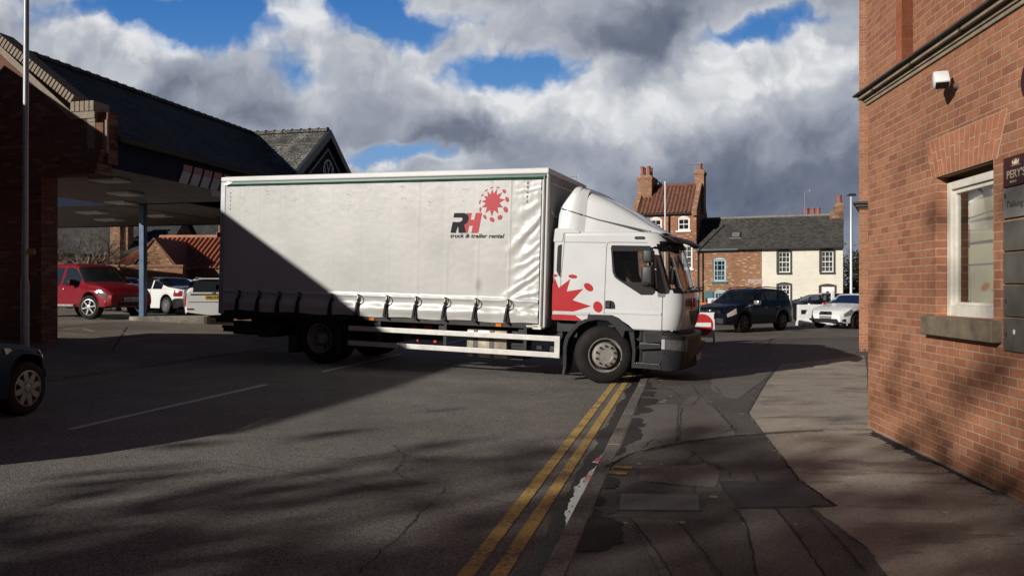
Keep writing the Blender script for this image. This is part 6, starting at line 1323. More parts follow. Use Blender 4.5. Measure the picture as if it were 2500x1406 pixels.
J = [(-.08, dy_, 1.46, (.15, .12)), (-.13, dy_, 1.70, (.16, .11)), (-.16, dy_, 1.90, (.17, .10)), (-.15, dy_, 2.02, .06), (-.12, dy_, 2.10, .055), (-.10, dy_, 2.19, (.085, .10)), (-.10, dy_, 2.27, .07),
     (-.15, dy_ - .20, 1.92, .065), (.06, dy_ - .27, 1.72, .05), (.30, dy_ - .18, 1.74, .04), (.40, dy_ - .15, 1.79, .042), (-.15, dy_ + .20, 1.92, .065), (.06, dy_ + .27, 1.72, .05), (.30, dy_ + .18, 1.74, .04), (.40, dy_ + .15, 1.79, .042),
     (.05, dy_ - .1, 1.46, .09), (.36, dy_ - .12, 1.48, .075), (.44, dy_ - .12, 1.20, .05), (.05, dy_ + .1, 1.46, .09), (.36, dy_ + .12, 1.48, .075), (.44, dy_ + .12, 1.20, .05)]
Ed = [(0, 1), (1, 2), (2, 3), (3, 4), (4, 5), (5, 6), (2, 7), (7, 8), (8, 9), (9, 10), (2, 11), (11, 12), (12, 13), (13, 14), (0, 15), (15, 16), (16, 17), (0, 18), (18, 19), (19, 20)]
dr = skin_person('person', J, Ed, SKIN, None); dr.matrix_world = TM @ Matrix.Translation((.33, 0, 0)); tag(dr, 'lorry driver in a yellow hi-vis vest seated behind the cab window', 'person')
HV = mat('hi-vis yellow', (.42, .55, .03), .6); v = skin_person('vest', [(x, y, z, (r[0] + .02, r[1] + .02) if isinstance(r, tuple) else r + .015) for x, y, z, r in J[:3]] + [(J[7][0], J[7][1], J[7][2], .08), (J[11][0], J[11][1], J[11][2], .08)], [(0, 1), (1, 2), (2, 3), (2, 4)], HV, None); v.parent = dr
tr_ = skin_person('trousers', [(x, y, z, r[0] + .01 if isinstance(r, tuple) else r + .012) for x, y, z, r in (J[0], *J[15:])], [(0, 1), (1, 2), (2, 3), (0, 4), (4, 5), (5, 6)], TROU, None); tr_.parent = dr
h = MB().lathe([(0, 2.33), (.06, 2.32), (.095, 2.27), (.10, 2.2), (.09, 2.16)], 14, 'z', c=(-.115, dy_, 0)).build('hair', mat('dark hair', (.02, .015, .012), .8), dr, smooth=60)
# ------------------------------------------------------------------ cars: x forward from the rear bumper, y left, z up
def interp(P, x):
    if x <= P[0][0]: return P[0][1]
    for (a, za), (b, zb) in zip(P, P[1:]):
        if x <= b:
            t = (x - a) / (b - a); return za + (zb - za) * t
    return P[-1][1]
def smooth_poly(P, r=.10, n=400):
    x0, x1 = P[0][0], P[-1][0]; 
    def f(x):
        k = 7; return sum(interp(P, min(x1, max(x0, x + r * (i / (k - 1) - .5)))) for i in range(k)) / k
    return f
DARKIN = mat('car interior', (.02, .02, .022), .8); UNDER = mat('car underside', (.012, .012, .012), .8)
def alloy(par, r, w, M, style, rimm):
    """tyre with its rim as a child; outside face towards -y"""
    t = MB().lathe([(r * .64, -.0), (r * .68, -.015), (r * .86, -.018), (r * .96, .0), (r, .03), (r, w - .03), (r * .96, w), (r * .64, w)], 36, 'y').build('wheel', RUBBER, par, M=M, smooth=40)
    m = MB(); R_ = r * .655
    m.lathe([(R_, -.004), (R_ * 1.02, -.014), (R_ * .96, -.016), (R_ * .92, .0), (R_ * .90, .09), (R_ * .5, .1)], 32, 'y')
    n, sw, dbl = style
    for k in range(n):
        a = 2 * math.pi * k / n + .2; c, s = math.cos(a), math.sin(a)
        for off in ((-.16, .16) if dbl else (0,)):
            a2 = a + off; c2, s2 = math.cos(a2), math.sin(a2); p0 = Vector((c * R_ * .2, 0, s * R_ * .2)); p1 = Vector((c2 * R_ * .95, 0, s2 * R_ * .95)); d = (p1 - p0).normalized(); nn = Vector((-d.z, 0, d.x)) * R_ * sw
            vs = [p0 - nn, p1 - nn * .8, p1 + nn * .8, p0 + nn]; m.add([v + Vector((0, -.012 + .0, 0)) for v in vs] + [v + Vector((0, .02, 0)) for v in vs], [(0, 1, 2, 3), (0, 4, 5, 1), (2, 6, 7, 3), (1, 5, 6, 2), (3, 7, 4, 0)])
    m.lathe([(R_ * .24, .01), (R_ * .24, -.016), (R_ * .16, -.02), (0, -.018)], 16, 'y')
    m.build('rim', rimm, t, M=M, smooth=30)
    MB().lathe([(R_ * .9, .05), (R_ * .3, .05), (0, .05)], 24, 'y').build('brake_disc', DARKM, t, M=M); return t
SILV = mat('alloy silver', (.55, .55, .55), .28, metal=.8, var=.08); DKAL = mat('dark alloy', (.10, .10, .105), .35, metal=.7)
def paint(name, col, rough=.22, metal=.0): return mat(name, col, rough, metal, var=.02, vs=1.5, coat=.6, spec=.4)
def car(name, label, L, Wd, top, belt, wheels, wr, pnt, rear_glass, wind, sides, loc, fwd, style=(5, .12, False), rimm=None, steer=0., cat='car', group='cars around the junction', z=0., head=None, tail=None, roofm=None, tuck=.86, cladding=None, frontr=.55, rearr=.5, bz=.22, plan_f=.26, plan_r=.14, wheels_sides=(-1, 1), tint=CARGL, rise=.0):
    root = empty(name, (loc[0], loc[1], z), math.atan2(fwd[1], fwd[0]), label, cat, group)
    off = Matrix.Translation((-L / 2, 0, 0)); T, Bf = smooth_poly(top), smooth_poly(belt); xs = sorted({round(i * .04, 3) for i in range(int(L / .04) + 1)} | {L, .015, L - .015, .06, L - .06})
    ra = wr + .07
    def sect(x):
        t = min(x, 1e9); k = 1.
        if x < rearr: k *= 1 - plan_r * (1 - x / rearr) ** 2.2
        if L - x < frontr: k *= 1 - plan_f * (1 - (L - x) / frontr) ** 2.2
        w = Wd / 2 * k; zt = T(x); zb = min(Bf(x), zt - .03); z0 = bz + (.10 * max(0, 1 - x / .25)) + (.06 * max(0, 1 - (L - x) / .25)); lip = z0
        for wx in wheels:
            d = abs(x - wx)
            if d < ra: z0 = max(z0, wr + math.sqrt(max(0, ra * ra - d * d)) * 1.0)
        fl = 1.
        for wx in wheels: fl = max(fl, 1 + .018 * math.exp(-((x - wx) / .45) ** 2))
        gh = max(0, zt - zb - .06); zr = zt - min(.09, .35 * (zt - zb)); yb = w * .955; tb = .30
        yr = yb - tb * (zr - zb) - .02; lo = min(z0 + .03, zb - .06)
        zmid = lambda f: max(lo, lip + (zb - lip) * f) if z0 < lip + .02 else lo + (zb - lo) * f
        zfrac = [lo + (zb - lo) * f for f in (.0, .33, .66, .88)]
        ywid = [w * .975 * fl, w * 1.0 * fl, w * .99 * fl, w * .975]
        # horizontal feature line keeps its height over the arches where it can
        pts = [(0, z0 if z0 > lip + .02 else bz), (w * tuck, z0), (w * .955, lo - .012)] + list(zip(ywid, zfrac)) + [(yb, zb)]
        for f in (.07, .93): pts.append((yb + (yr - yb) * f - .012 * (1 if gh > .1 else 0), zb + (zr - zb) * f))
        pts += [(yr, zr), (yr * .93 - .01, zt - min(.03, .2 * (zt - zb))), (yr * .55, zt - .008), (0, zt)]
        return pts
    rings = [sect(x) for x in xs]; n = len(rings[0])                    # n points on a half section
    body = MB(); full = []
    for x, rg in zip(xs, rings): full.append([(x, -y, z_) for y, z_ in rg] + [(x, y, z_) for y, z_ in reversed(rg[1:-1])])
    N = len(full[0]); vs = [p for r in full for p in r]; win = {'side': {}, 'front': [], 'rear': []}; bf, mi = [], []
    def rowof(i): return i if i < n - 1 else N - 1 - i
    for k in range(len(xs) - 1):
        xm = (xs[k] + xs[k + 1]) / 2
        for i in range(N):
            j = (i + 1) % N; f = (k * N + i, (k + 1) * N + i, (k + 1) * N + j, k * N + j); r = rowof(i)
            gh = T(xm) - Bf(xm) > .16
            if r == 8 and gh:
                hit = [q for q, (a, b) in enumerate(sides) if a < xm < b]
                if hit: win['side'].setdefault((hit[0], i < n), []).append(f); continue
            if wind[0] < xm < wind[1] and r >= 10: win['front'].append(f); continue
            if rear_glass and rear_glass[0] < xm < rear_glass[1] and r >= 10: win['rear'].append(f); continue
            bf.append(f); mi.append(1 if r in (0, 1) else 2 if (roofm and r >= 9) or (cladding and r in (2, 3)) else 0)
    bf += [tuple(range(N)), tuple(reversed(range((len(xs) - 1) * N, len(xs) * N)))]; mi += [0, 0]
    body.v = vs; body.f = bf; body.mi = mi; body.build('body', [pnt, UNDER, roofm or cladding or pnt], root, M=off, smooth=38)
    def sub(fs, nm, m, par=root):
        b = MB(); ids = {}; fo = []
        for f in fs: fo.append(tuple(ids.setdefault(i, len(ids)) for i in f))
        b.v = [None] * len(ids)
        for i, q in ids.items(): b.v[q] = vs[i]
        b.f = fo; b.mi = [0] * len(fo); return b.build(nm, m, par, M=off, fix=False, smooth=60)
    for key in sorted(win['side']): sub(win['side'][key], 'side_window', tint)
    if win['front']: sub(win['front'], 'windscreen', tint)
    if win['rear']: sub(win['rear'], 'rear_window', tint)
    # shell pieces lifted off the body: lamps and trims that follow its curves
    def shell(nm, m, xa, xb, ra_, rb_, lift=.008, sidesel=(0, 1), par=root):
        for sd in sidesel:
            b = MB(); rows = range(ra_, rb_); K = [k for k in range(len(xs) - 1) if xa <= (xs[k] + xs[k + 1]) / 2 <= xb]
            for k in K:
                for i in rows:
                    q = [Vector((xs[kk], rings[kk][ii][0], rings[kk][ii][1])) for kk, ii in ((k, i), (k + 1, i), (k + 1, i + 1), (k, i + 1))]
                    nn = (q[1] - q[0]).cross(q[3] - q[0]); nn = nn.normalized() if nn.length > 1e-9 else Vector((0, 1, 0)); nn = -nn if nn.y < 0 else nn
                    q = [p + nn * lift + Vector((0, lift * .5, 0)) for p in q]; q = [Vector((p.x, -p.y, p.z)) for p in q] if sd == 0 else q; b.quad(*q)
            if b.f: b.build(nm, m, par, M=off, fix=False, smooth=50)
    root_parts = dict(root=root, shell=shell, sect=sect, off=off, T=T, B=Bf, L=L, W=Wd)
    for wi, wx in enumerate(wheels):
        for sd in wheels_sides:
            M = off @ Matrix.Translation((wx, 0, wr)) @ Matrix.Rotation(0 if sd < 0 else math.pi, 4, 'Z') @ Matrix.Translation((0, -Wd / 2 + .02, 0))
            if wi == len(wheels) - 1 and steer: M = off @ Matrix.Translation((wx, sd * (Wd / 2 - .02), wr)) @ Matrix.Rotation(steer, 4, 'Z') @ Matrix.Rotation(0 if sd < 0 else math.pi, 4, 'Z')
            alloy(root, wr, .22, M, style, rimm or SILV)
    mb = MB(); mb.box(.5, L - .5, -Wd / 2 + .12, Wd / 2 - .12, bz, bz + .12); mb.box(wheels[0] + .45, wheels[0] + .6, -Wd * .38, Wd * .38, bz, Bf(wheels[0] + .5) + .15)
    for y in (-.36, .36): mb.box(L * .50, L * .50 + .14, y - .22, y + .22, bz, Bf(L / 2) + .22)
    mb.box(wind[1] - .75, wind[1] - .35, -Wd * .40, Wd * .40, bz, Bf(wind[1] - .5) - .02); mb.build('interior', DARKIN, root, M=off)
    return root_parts
def cpart(c, mb, name, m, par=None, **k): return mb.build(name, m, par or c['root'], M=c['off'], **k)
def ctext(c, name, txt, size, m, M, par, width): return text_part(name, txt, size, m, par, c['off'] @ M, bold=size * .02, width=width)
PLW = mat('white plate', (.66, .66, .62), .4); PLY = mat('yellow plate', (.68, .46, .03), .4)
def facing_front(c, z, y=0., x=None): return Matrix(((0, 0, 1, x if x is not None else c['L'] + .012), (1, 0, 0, y), (0, 1, 0, z), (0, 0, 0, 1)))
def facing_rear(c, z, y=0., x=None): return Matrix(((0, 0, -1, x if x is not None else -.012), (-1, 0, 0, y), (0, 1, 0, z), (0, 0, 0, 1)))
def dmirror(c, x, z, m, s=1.):
    for sd in (-1, 1):
        y = sd * (c['W'] / 2 + .06); cpart(c, MB().box(x - .08 * s, x + .08 * s, y - .10 * s, y + .10 * s, z - .07 * s, z + .08 * s), 'door_mirror', m, bevel=.03, smooth=50)
def dline(c, x, z0, z1, m=None):
    for sd in (-1, 1):
        pts = [p for p in c['sect'](x)]; b = MB(); q = [(y, z) for y, z in pts[3:8] if z0 <= z <= z1]
        for (ya, za), (yb, zb) in zip(q, q[1:]): b.quad((x - .006, sd * (ya + .003), za), (x + .006, sd * (ya + .003), za), (x + .006, sd * (yb + .003), zb), (x - .006, sd * (yb + .003), zb))
        if b.f: cpart(c, b, 'door_gap', SEAM, fix=False)
def dhandle(c, x, z, m):
    for sd in (-1, 1): y = sd * (c['W'] / 2 * .99); cpart(c, MB().box(x - .10, x + .10, y - .025, y + .025, z - .018, z + .018), 'door_handle', m, bevel=.012)
def wpos(px, d): return Vector(((px - 1250) / 1900 * d, d, 0))
def place_by_wheel(px, d, F, wx, L, halfw, side):
    """centre of a car whose wheel on the given side (-1 right, 1 left) stands at that point"""
    F = Vector((*F, 0)).normalized(); Lf = Vector((-F.y, F.x, 0)); return wpos(px, d) - Lf * side * halfw - F * (wx - L / 2), F
# red pickup
RED = paint('metallic red', (.24, .009, .018), .28, .15)
Lc = 5.0; p, F = place_by_wheel(219, 24.3, (.86, -.51), 4.15, Lc, .85, -1)
c = car('pickup_truck', 'red double cab pickup parked at the forecourt with its front wheel turned', Lc, 1.80, [(0, 1.03), (1.45, 1.05), (1.52, 1.30), (1.62, 1.70), (1.9, 1.78), (2.9, 1.78), (3.2, 1.70), (3.85, 1.17), (4.4, 1.10), (4.75, .99), (5.0, .80)],
        [(0, 1.0), (1.5, 1.02), (3.3, 1.02), (4.0, .98), (4.6, .92), (5.0, .74)], (1.05, 4.15), .375, RED, None, (3.22, 3.84), [(1.62, 1.72), (1.78, 2.50), (2.58, 3.55)], p, F, (6, .10, False), steer=R(20), z=zat(p.x, p.y), bz=.36, plan_f=.24, frontr=.9, rise=.1, group='cars on the forecourt', tint=glass('pickup glass', (.03, .035, .045), .3))
dline(c, 2.54, .4, 1.1); dline(c, 3.52, .4, 1.1); dhandle(c, 2.72, .93, CHROME); dhandle(c, 1.85, .93, CHROME); dmirror(c, 3.35, 1.14, BLACK, 1.25); c['shell']('headlight', mat('dim headlamp', (.10, .085, .08), .15, coat=.6, var=.4, vs=20), 4.52, 4.86, 5, 7, .012)
cpart(c, MB().tube([(1.6, -.93, .42), (3.45, -.93, .42)], .05, 10), 'side_step', ALU, smooth=40); cpart(c, MB().prism([(4.80, -.80), (4.95, -.68), (5.03, -.35), (5.03, .35), (4.95, .68), (4.80, .80)], .40, .62, 'z'), 'front_bumper', RED, bevel=.05, smooth=50); cpart(c, MB().box(4.9, 5.036, -.45, .45, .42, .52).box(4.9, 4.985, -.5, .5, .66, .80), 'bumper_intake', BLACK, bevel=.01)
cpart(c, MB().prism([(4.965, .64), (4.965, .78), (4.99, .76), (4.99, .66)], -.34, .34, 'y'), 'grille', BLACK); pl = cpart(c, MB().box(5.02, 5.04, -.26, .26, .565, .68), 'number_plate', PLW); ctext(c, 'plate_lettering', 'BX08 CUA', .085, BLACK, facing_front(c, .59, -.22, 5.043), pl, .44)
cpart(c, MB().box(3.70, 3.78, -.93, -.78, .22, .52), 'mud_flap', BLACK); cpart(c, MB().tube([(3.25, .3, 1.70), (3.1, .3, 1.85)], .02, 6), 'roof_aerial', BLACK)
# white coupe
WCAR = paint('car white', (.72, .72, .70), .25); GRYR = paint('satin grey wrap', (.11, .115, .125), .4)
Lc = 4.36; p, F = place_by_wheel(412, 28.9, (-.84, .54), .80, Lc, .75, 1)
def coupe_top(): return [(0, .92), (.35, 1.0), (.75, 1.05), (1.55, 1.36), (2.1, 1.41), (2.6, 1.37), (3.25, 1.0), (3.9, .86), (4.36, .66)]
c = car('coupe', 'white coupe with a grey roof and boot parked facing left behind the column', Lc, 1.76, coupe_top(), [(0, .86), (.7, .93), (2.2, .90), (3.3, .86), (4.36, .62)], (.80, 3.46), .325, WCAR, (.78, 1.5), (2.7, 3.2), [(1.12, 1.72), (1.80, 3.0)], p, F, (10, .05, True), roofm=GRYR, z=zat(p.x, p.y), bz=.2, group='cars on the forecourt', plan_r=.2, rearr=.6)
dline(c, 1.78, .25, 1.0); dline(c, 3.0, .25, 1.0); dhandle(c, 1.98, .74, WCAR); dmirror(c, 2.85, .98, GRYR); c['shell']('tail_light', REDL, .05, .34, 5, 7, .012)
cpart(c, MB().box(-.012, .01, -.45, .45, .90, .96).box(-.02, .0, -.66, .66, .24, .34), 'boot_panel', GRYR); pl = cpart(c, MB().box(-.02, -.008, -.26, .26, .58, .69), 'number_plate', PLY); cpart(c, MB().box(.3, .9, -.5, .5, .98, 1.0), 'boot_lid', GRYR)
# white estate with yellow plate
Lc = 4.66; F = Vector((-.30, .955, 0)).normalized(); p = wpos(521, 25.3) + F * Lc / 2
c = car('estate_car', 'white estate car with a yellow rear plate half hidden by the lorry', Lc, 1.81, [(0, 1.0), (.08, 1.12), (.45, 1.38), (.9, 1.45), (2.2, 1.47), (2.8, 1.42), (3.5, 1.02), (4.2, .9), (4.66, .7)], [(0, .95), (1.0, .95), (3.5, .92), (4.66, .66)], (.95, 3.62), .325, WCAR, (.10, .46), (2.9, 3.45), [(.55, 1.2), (1.28, 2.1), (2.18, 3.1)], p, F, z=.56, group='cars on the forecourt', plan_r=.10, rearr=.35)
cpart(c, MB().prism([(-.02, 1.0), (.0, .98), (.30, 1.32), (.29, 1.34)], -.62, .62, 'y'), 'rear_window', mat('tailgate glass', (.02, .022, .025), .06, coat=1)); pl = cpart(c, MB().box(-.022, -.008, -.26, .26, .76, .87), 'number_plate', PLY); ctext(c, 'plate_lettering', 'AF66 OOW', .085, BLACK, facing_rear(c, .785, .22, -.025), pl, .44)
cpart(c, MB().box(-.021, -.008, .205, .255, .762, .868), 'plate_band', mat('plate blue', (.02, .06, .3), .4), pl); c['shell']('tail_light', REDL, .015, .22, 4, 7, .012); cpart(c, MB().box(-.016, .0, -.70, .70, .89, .93), 'tailgate_trim', CHROME); cpart(c, MB().lathe([(0, -.018), (.045, -.018), (.05, -.008)], 16, 'x', c=(0, 0, .96)), 'tail_badge', SILV)
cpart(c, MB().box(-.02, .03, -.80, -.62, .42, .46).box(-.02, .03, .62, .80, .42, .46), 'reflector', REDL); cpart(c, MB().box(.30, .62, -.6, .6, 1.40, 1.44), 'roof_spoiler', WCAR, bevel=.01)
for sd in (-1, 1): cpart(c, MB().tube([(.7, sd * .58, 1.46), (2.6, sd * .58, 1.47)], .02, 6), 'roof_rail', ALU)
cpart(c, MB().prism([(-.012, .66), (-.012, .672), (0, .672), (0, .66)], -.75, .75, 'y'), 'boot_gap', SEAM)
# silver cars farther back on the forecourt
SIL = paint('silver', (.45, .46, .47), .28, .5)
Lc = 4.3; F = Vector((.80, -.60, 0)).normalized(); p = wpos(292, 33.5)
c = car('hatchback', 'silver hatchback between the red pickup and the column', Lc, 1.75, [(0, .95), (.2, 1.2), (.6, 1.42), (1.8, 1.47), (2.4, 1.42), (3.2, 1.02), (3.9, .88), (4.3, .68)], [(0, .9), (3.3, .9), (4.3, .64)], (.75, 3.4), .31, SIL, (.1, .6), (2.5, 3.15), [(.6, 1.2), (1.3, 2.05), (2.13, 2.9)], p, F, z=zat(p.x, p.y), group='cars on the forecourt'); dmirror(c, 2.75, .98, SIL); c['shell']('headlight', LAMPG, 3.85, 4.2, 5, 7, .012)
Lc = 4.4; F = Vector((.93, -.35, 0)).normalized(); p = wpos(258, 37.0)
c = car('people_carrier', 'grey people carrier with roof rails behind the silver hatchback', Lc, 1.8, [(0, .95), (.1, 1.3), (.4, 1.62), (2.0, 1.68), (2.7, 1.6), (3.6, 1.08), (4.1, .95), (4.4, .72)], [(0, .95), (3.6, .95), (4.4, .68)], (.8, 3.45), .32, paint('mid grey', (.2, .21, .22), .3, .4), (.1, .4), (2.8, 3.5), [(.5, 1.3), (1.4, 2.2), (2.3, 3.2)], p, F, z=zat(p.x, p.y), group='cars on the forecourt')
for sd in (-1, 1): cpart(c, MB().tube([(.6, sd * .65, 1.72), (2.5, sd * .65, 1.74)], .025, 6), 'roof_rail', ALU)
# dark blue car in the near shade
NAV = mat('dark blue car paint', (.006, .011, .035), .5, .0, spec=.1)
Lc = 4.2; p, F = place_by_wheel(60, 9.15, (-.05, 1.0), 3.40, Lc, .80, -1)
c = car('hatchback', 'dark blue hatchback in deep shade at the left edge', Lc, 1.70, [(0, .92), (.2, 1.15), (.5, 1.36), (1.4, 1.42), (1.9, 1.38), (2.75, .94), (3.4, .86), (3.8, .77), (4.08, .66), (4.2, .54)], [(0, .86), (2.8, .84), (3.4, .76), (3.9, .67), (4.2, .50)], (.8, 3.40), .315, NAV, (.1, .6), (2.0, 2.7), [(.6, 1.2), (1.3, 1.8), (1.9, 2.55)], p, F, (8, .19, False), rimm=mat('hubcap', (.30, .29, .28), .4, metal=.5, var=.15, vs=20), steer=-R(10), z=zat(p.x, p.y) + .004, frontr=.75, plan_f=.34, group='cars on the street'); c['shell']('headlight', LAMPG, 3.78, 4.06, 6, 9, .010); dmirror(c, 2.35, .95, NAV); c['shell']('side_repeater', mat('clear repeater', (.3, .3, .3), .2), 2.98, 3.06, 6, 7, .008); dline(c, 2.6, .25, 1.0); c['shell']('bumper_strip', BLACK, 3.95, 4.2, 4, 5, .010)
# dark blue off-roader at the junction
DNV = mat('midnight blue car paint', (.004, .006, .015), .3, .1, spec=.3, coat=.15)
Lc = 4.63; p, F = place_by_wheel(1812, 29.2, (-.76, -.65), 3.68, Lc, .80, 1)
c = car('suv', 'dark blue four-wheel drive waiting at the junction beside the lorry', Lc, 1.79, [(0, .98), (.10, 1.15), (.32, 1.55), (.6, 1.64), (1.6, 1.69), (2.35, 1.66), (2.75, 1.54), (3.35, 1.13), (4.0, 1.05), (4.45, .95), (4.63, .74)], [(0, 1.0), (1.0, 1.02), (3.4, 1.02), (4.1, .96), (4.63, .68)], (.98, 3.68), .36, DNV, (.10, .42), (2.72, 3.32), [(.42, 1.05), (1.14, 1.98), (2.08, 3.05)], p, F, (6, .09, True), rimm=DKAL, z=0, bz=.30, cladding=None, plan_f=.22, frontr=.7, group='cars around the junction', tint=glass('suv glass', (.006, .007, .009), .22))
dline(c, 2.03, .3, 1.1); dline(c, 3.02, .3, 1.1); dline(c, 1.1, .6, 1.1); dhandle(c, 2.2, .93, CHROME); dhandle(c, 1.27, .95, CHROME); dmirror(c, 2.9, 1.12, SILV, 1.15); c['shell']('headlight', LAMPG, 4.18, 4.55, 5, 7, .012); c['shell']('tail_light', REDL, .05, .30, 7, 9, .012)
for sd in (-1, 1): cpart(c, MB().tube([(.55, sd * .58, 1.62), (.7, sd * .58, 1.68), (1.6, sd * .58, 1.72), (2.3, sd * .58, 1.70), (2.5, sd * .58, 1.64)], .022, 6), 'roof_rail', BLACK)
g_ = cpart(c, MB().box(4.55, 4.64, -.50, .50, .74, .88), 'grille', BLACK, bevel=.01); cpart(c, MB().box(4.60, 4.655, -.52, -.14, .85, .875).box(4.60, 4.655, .14, .52, .85, .875).box(4.60, 4.655, -.18, -.13, .74, .86).box(4.60, 4.655, .13, .18, .74, .86), 'grille_trim', CHROME, g_); cpart(c, MB().lathe([(.07, 4.66), (.055, 4.665), (.0, 4.66)], 18, 'x', c=(0, 0, .81)), 'front_badge', CHROME, g_)
cpart(c, MB().box(4.5, 4.66, -.62, .62, .34, .56), 'front_bumper', GREYP, bevel=.04); 
for sd in (-1, 1): cpart(c, MB().lathe([(0, 4.56), (.07, 4.555), (.085, 4.52)], 14, 'x', c=(0, sd * .66, .56)), 'fog_light', LAMPG)
pl = cpart(c, MB().box(4.66, 4.672, -.26, .26, .48, .59), 'number_plate', PLW); ctext(c, 'plate_lettering', 'FN58 KJX', .085, BLACK, facing_front(c, .505, -.22, 4.675), pl, .44); cpart(c, MB().box(3.05, 3.06, -.3, -.12, 1.24, 1.32), 'tax_disc', mat('disc paper', (.5, .5, .45), .6))
# its driver
J2 = [(2.35, .36, .80, (.15, .12)), (2.28, .36, 1.02, (.15, .1)), (2.25, .36, 1.2, (.16, .09)), (2.27, .36, 1.3, .05), (2.29, .36, 1.36, .05), (2.31, .36, 1.44, (.08, .09)), (2.31, .36, 1.5, .06), (2.28, .18, 1.18, .055), (2.45, .14, 1.02, .04), (2.7, .26, 1.05, .035), (2.28, .54, 1.18, .055), (2.45, .58, 1.02, .04), (2.7, .46, 1.05, .035), (2.5, .28, .72, .08), (2.85, .28, .75, .06), (2.5, .46, .72, .08), (2.85, .46, .75, .06)]
d2 = skin_person('person', J2, [(0, 1), (1, 2), (2, 3), (3, 4), (4, 5), (5, 6), (2, 7), (7, 8), (8, 9), (2, 10), (10, 11), (11, 12), (0, 13), (13, 14), (0, 15), (15, 16)], SKIN, None, lvl=1); d2.matrix_world = Matrix.LocRotScale(c['root'].location, c['root'].rotation_euler, None) @ c['off']; tag(d2, 'driver in a blue top behind the wheel of the dark off-roader', 'person')
jk = skin_person('jacket', [(x, y, z, (r[0] + .015, r[1] + .015) if isinstance(r, tuple) else r + .012) for x, y, z, r in (J2[0], J2[1], J2[2], J2[7], J2[8], J2[10], J2[11])], [(0, 1), (1, 2), (2, 3), (3, 4), (2, 5), (5, 6)], mat('blue top', (.05, .1, .3), .8), None, lvl=1); jk.parent = d2
MB().lathe([(0, 1.555), (.06, 1.54), (.088, 1.49), (.085, 1.45)], 12, 'z', c=(2.295, .36, 0)).build('hair', mat('dark hair', (.02, .015, .012), .8), d2, smooth=60)
# white hatchback at the wall's edge
Lc = 4.26; p, F = place_by_wheel(2087, 32.0, (-.80, -.60), 3.42, Lc, .80, 1)
c = car('hatchback', 'white hatchback with a black grille emerging from behind the brick wing', Lc, 1.80, [(0, .95), (.15, 1.15), (.5, 1.38), (1.6, 1.46), (2.1, 1.43), (2.95, 1.03), (3.7, .90), (4.1, .76), (4.26, .62)], [(0, .9), (3.0, .9), (3.8, .80), (4.26, .54)], (.78, 3.42), .32, WCAR, (.1, .5), (2.2, 2.92), [(.5, 1.1), (1.18, 1.95), (2.03, 2.75)], p, F, (10, .06, False), rimm=DKAL, z=0, plan_f=.28, frontr=.8, group='cars around the junction', tint=glass('blue tinted glass', (.015, .03, .08), .25))
dline(c, 2.75, .25, 1.0); dmirror(c, 2.65, 1.0, RED); c['shell']('headlight', mat('smoked headlamp', (.18, .18, .18), .1, coat=1, var=.5, vs=20), 3.72, 4.12, 5, 7, .012); g_ = cpart(c, MB().prism([(-.30, .58), (.30, .58), (.22, .72), (-.22, .72)], 4.2, 4.275, 'x'), 'grille', BLACK); cpart(c, MB().box(4.27, 4.285, -.05, .05, .62, .69), 'front_badge', CHROME, g_)
cpart(c, MB().prism([(-.62, .26), (.62, .26), (.5, .42), (-.5, .42)], 4.15, 4.28, 'x'), 'bumper_intake', BLACK); pl = cpart(c, MB().box(4.28, 4.29, -.26, .26, .43, .54), 'number_plate', mat('shaded plate', (.2, .2, .2), .5)); cpart(c, MB().prism([(.62, .30), (.78, .34), (.78, .42), (.55, .36)], 4.0, 4.19, 'x').prism([(-.62, .30), (-.78, .34), (-.78, .42), (-.55, .36)], 4.0, 4.19, 'x'), 'fog_intake', BLACK)
# black saloon behind the barrier
BLK = paint('black', (.010, .010, .012), .18)
Lc = 4.7; F = Vector((.95, .30, 0)).normalized(); p = wpos(2040, 37.5)
c = car('hatchback', 'black fastback car behind the white road barriers', Lc, 1.85, [(0, .98), (.25, 1.06), (1.2, 1.38), (1.9, 1.46), (2.6, 1.42), (3.4, 1.05), (4.2, .9), (4.7, .7)], [(0, .92), (1.0, .98), (3.4, .92), (4.7, .64)], (.95, 3.75), .33, BLK, (.35, 1.2), (2.7, 3.35), [(.9, 1.45), (1.55, 2.2), (2.28, 3.1)], p, F, z=0, group='cars around the junction', plan_r=.2, tint=glass('half clear glass', (.03, .03, .03), .65)); c['shell']('tail_light', mat('clear tail lamp', (.6, .35, .35), .1, coat=1), .04, .38, 5, 7, .012)
# ------------------------------------------------------------------ road works: barriers, sign, sandbag
WPL = mat('white barrier plastic', (.74, .74, .73), .45, var=.05, dirt=.08)
def barrier(loc, rz, label):
    o = empty('road_barrier', loc, rz, label, 'barrier', 'white barriers in front of the black car'); mb = MB(); L_ = 1.0
    mb.prism([(-.30, .0), (.30, .0), (.30, .14), (.14, .30), (.12, .95), (-.12, .95), (-.14, .30), (-.30, .14)], -L_ / 2, L_ / 2, 'x'); b = mb.build('barrier_body', WPL, None, bevel=.02)
    cut = [MB().box(x - .14, x + .14, -1, 1, .52, .72).build('k', WPL) for x in (-.24, .24)] + [MB().box(-.45, -.2, -1, 1, -.1, .07).build('k', WPL), MB().box(.2, .45, -1, 1, -.1, .07).build('k', WPL)]
    boolean(b, cut); b.parent = o; MB().tube([(0, -.02, .95), (0, -.02, 1.0)], .05, 10).build('filler_cap', WPL, o); return o
for k, (px_, d_) in enumerate(((1975, 34.6), (2010, 34.9), (2052, 35.2))):
    q = wpos(px_, d_); barrier((q.x, q.y, 0), R(-4 + 3 * k), ('white plastic road barrier at the tail of the off-roader', 'middle white plastic road barrier of the three', 'white plastic road barrier beside the white hatchback')[k])
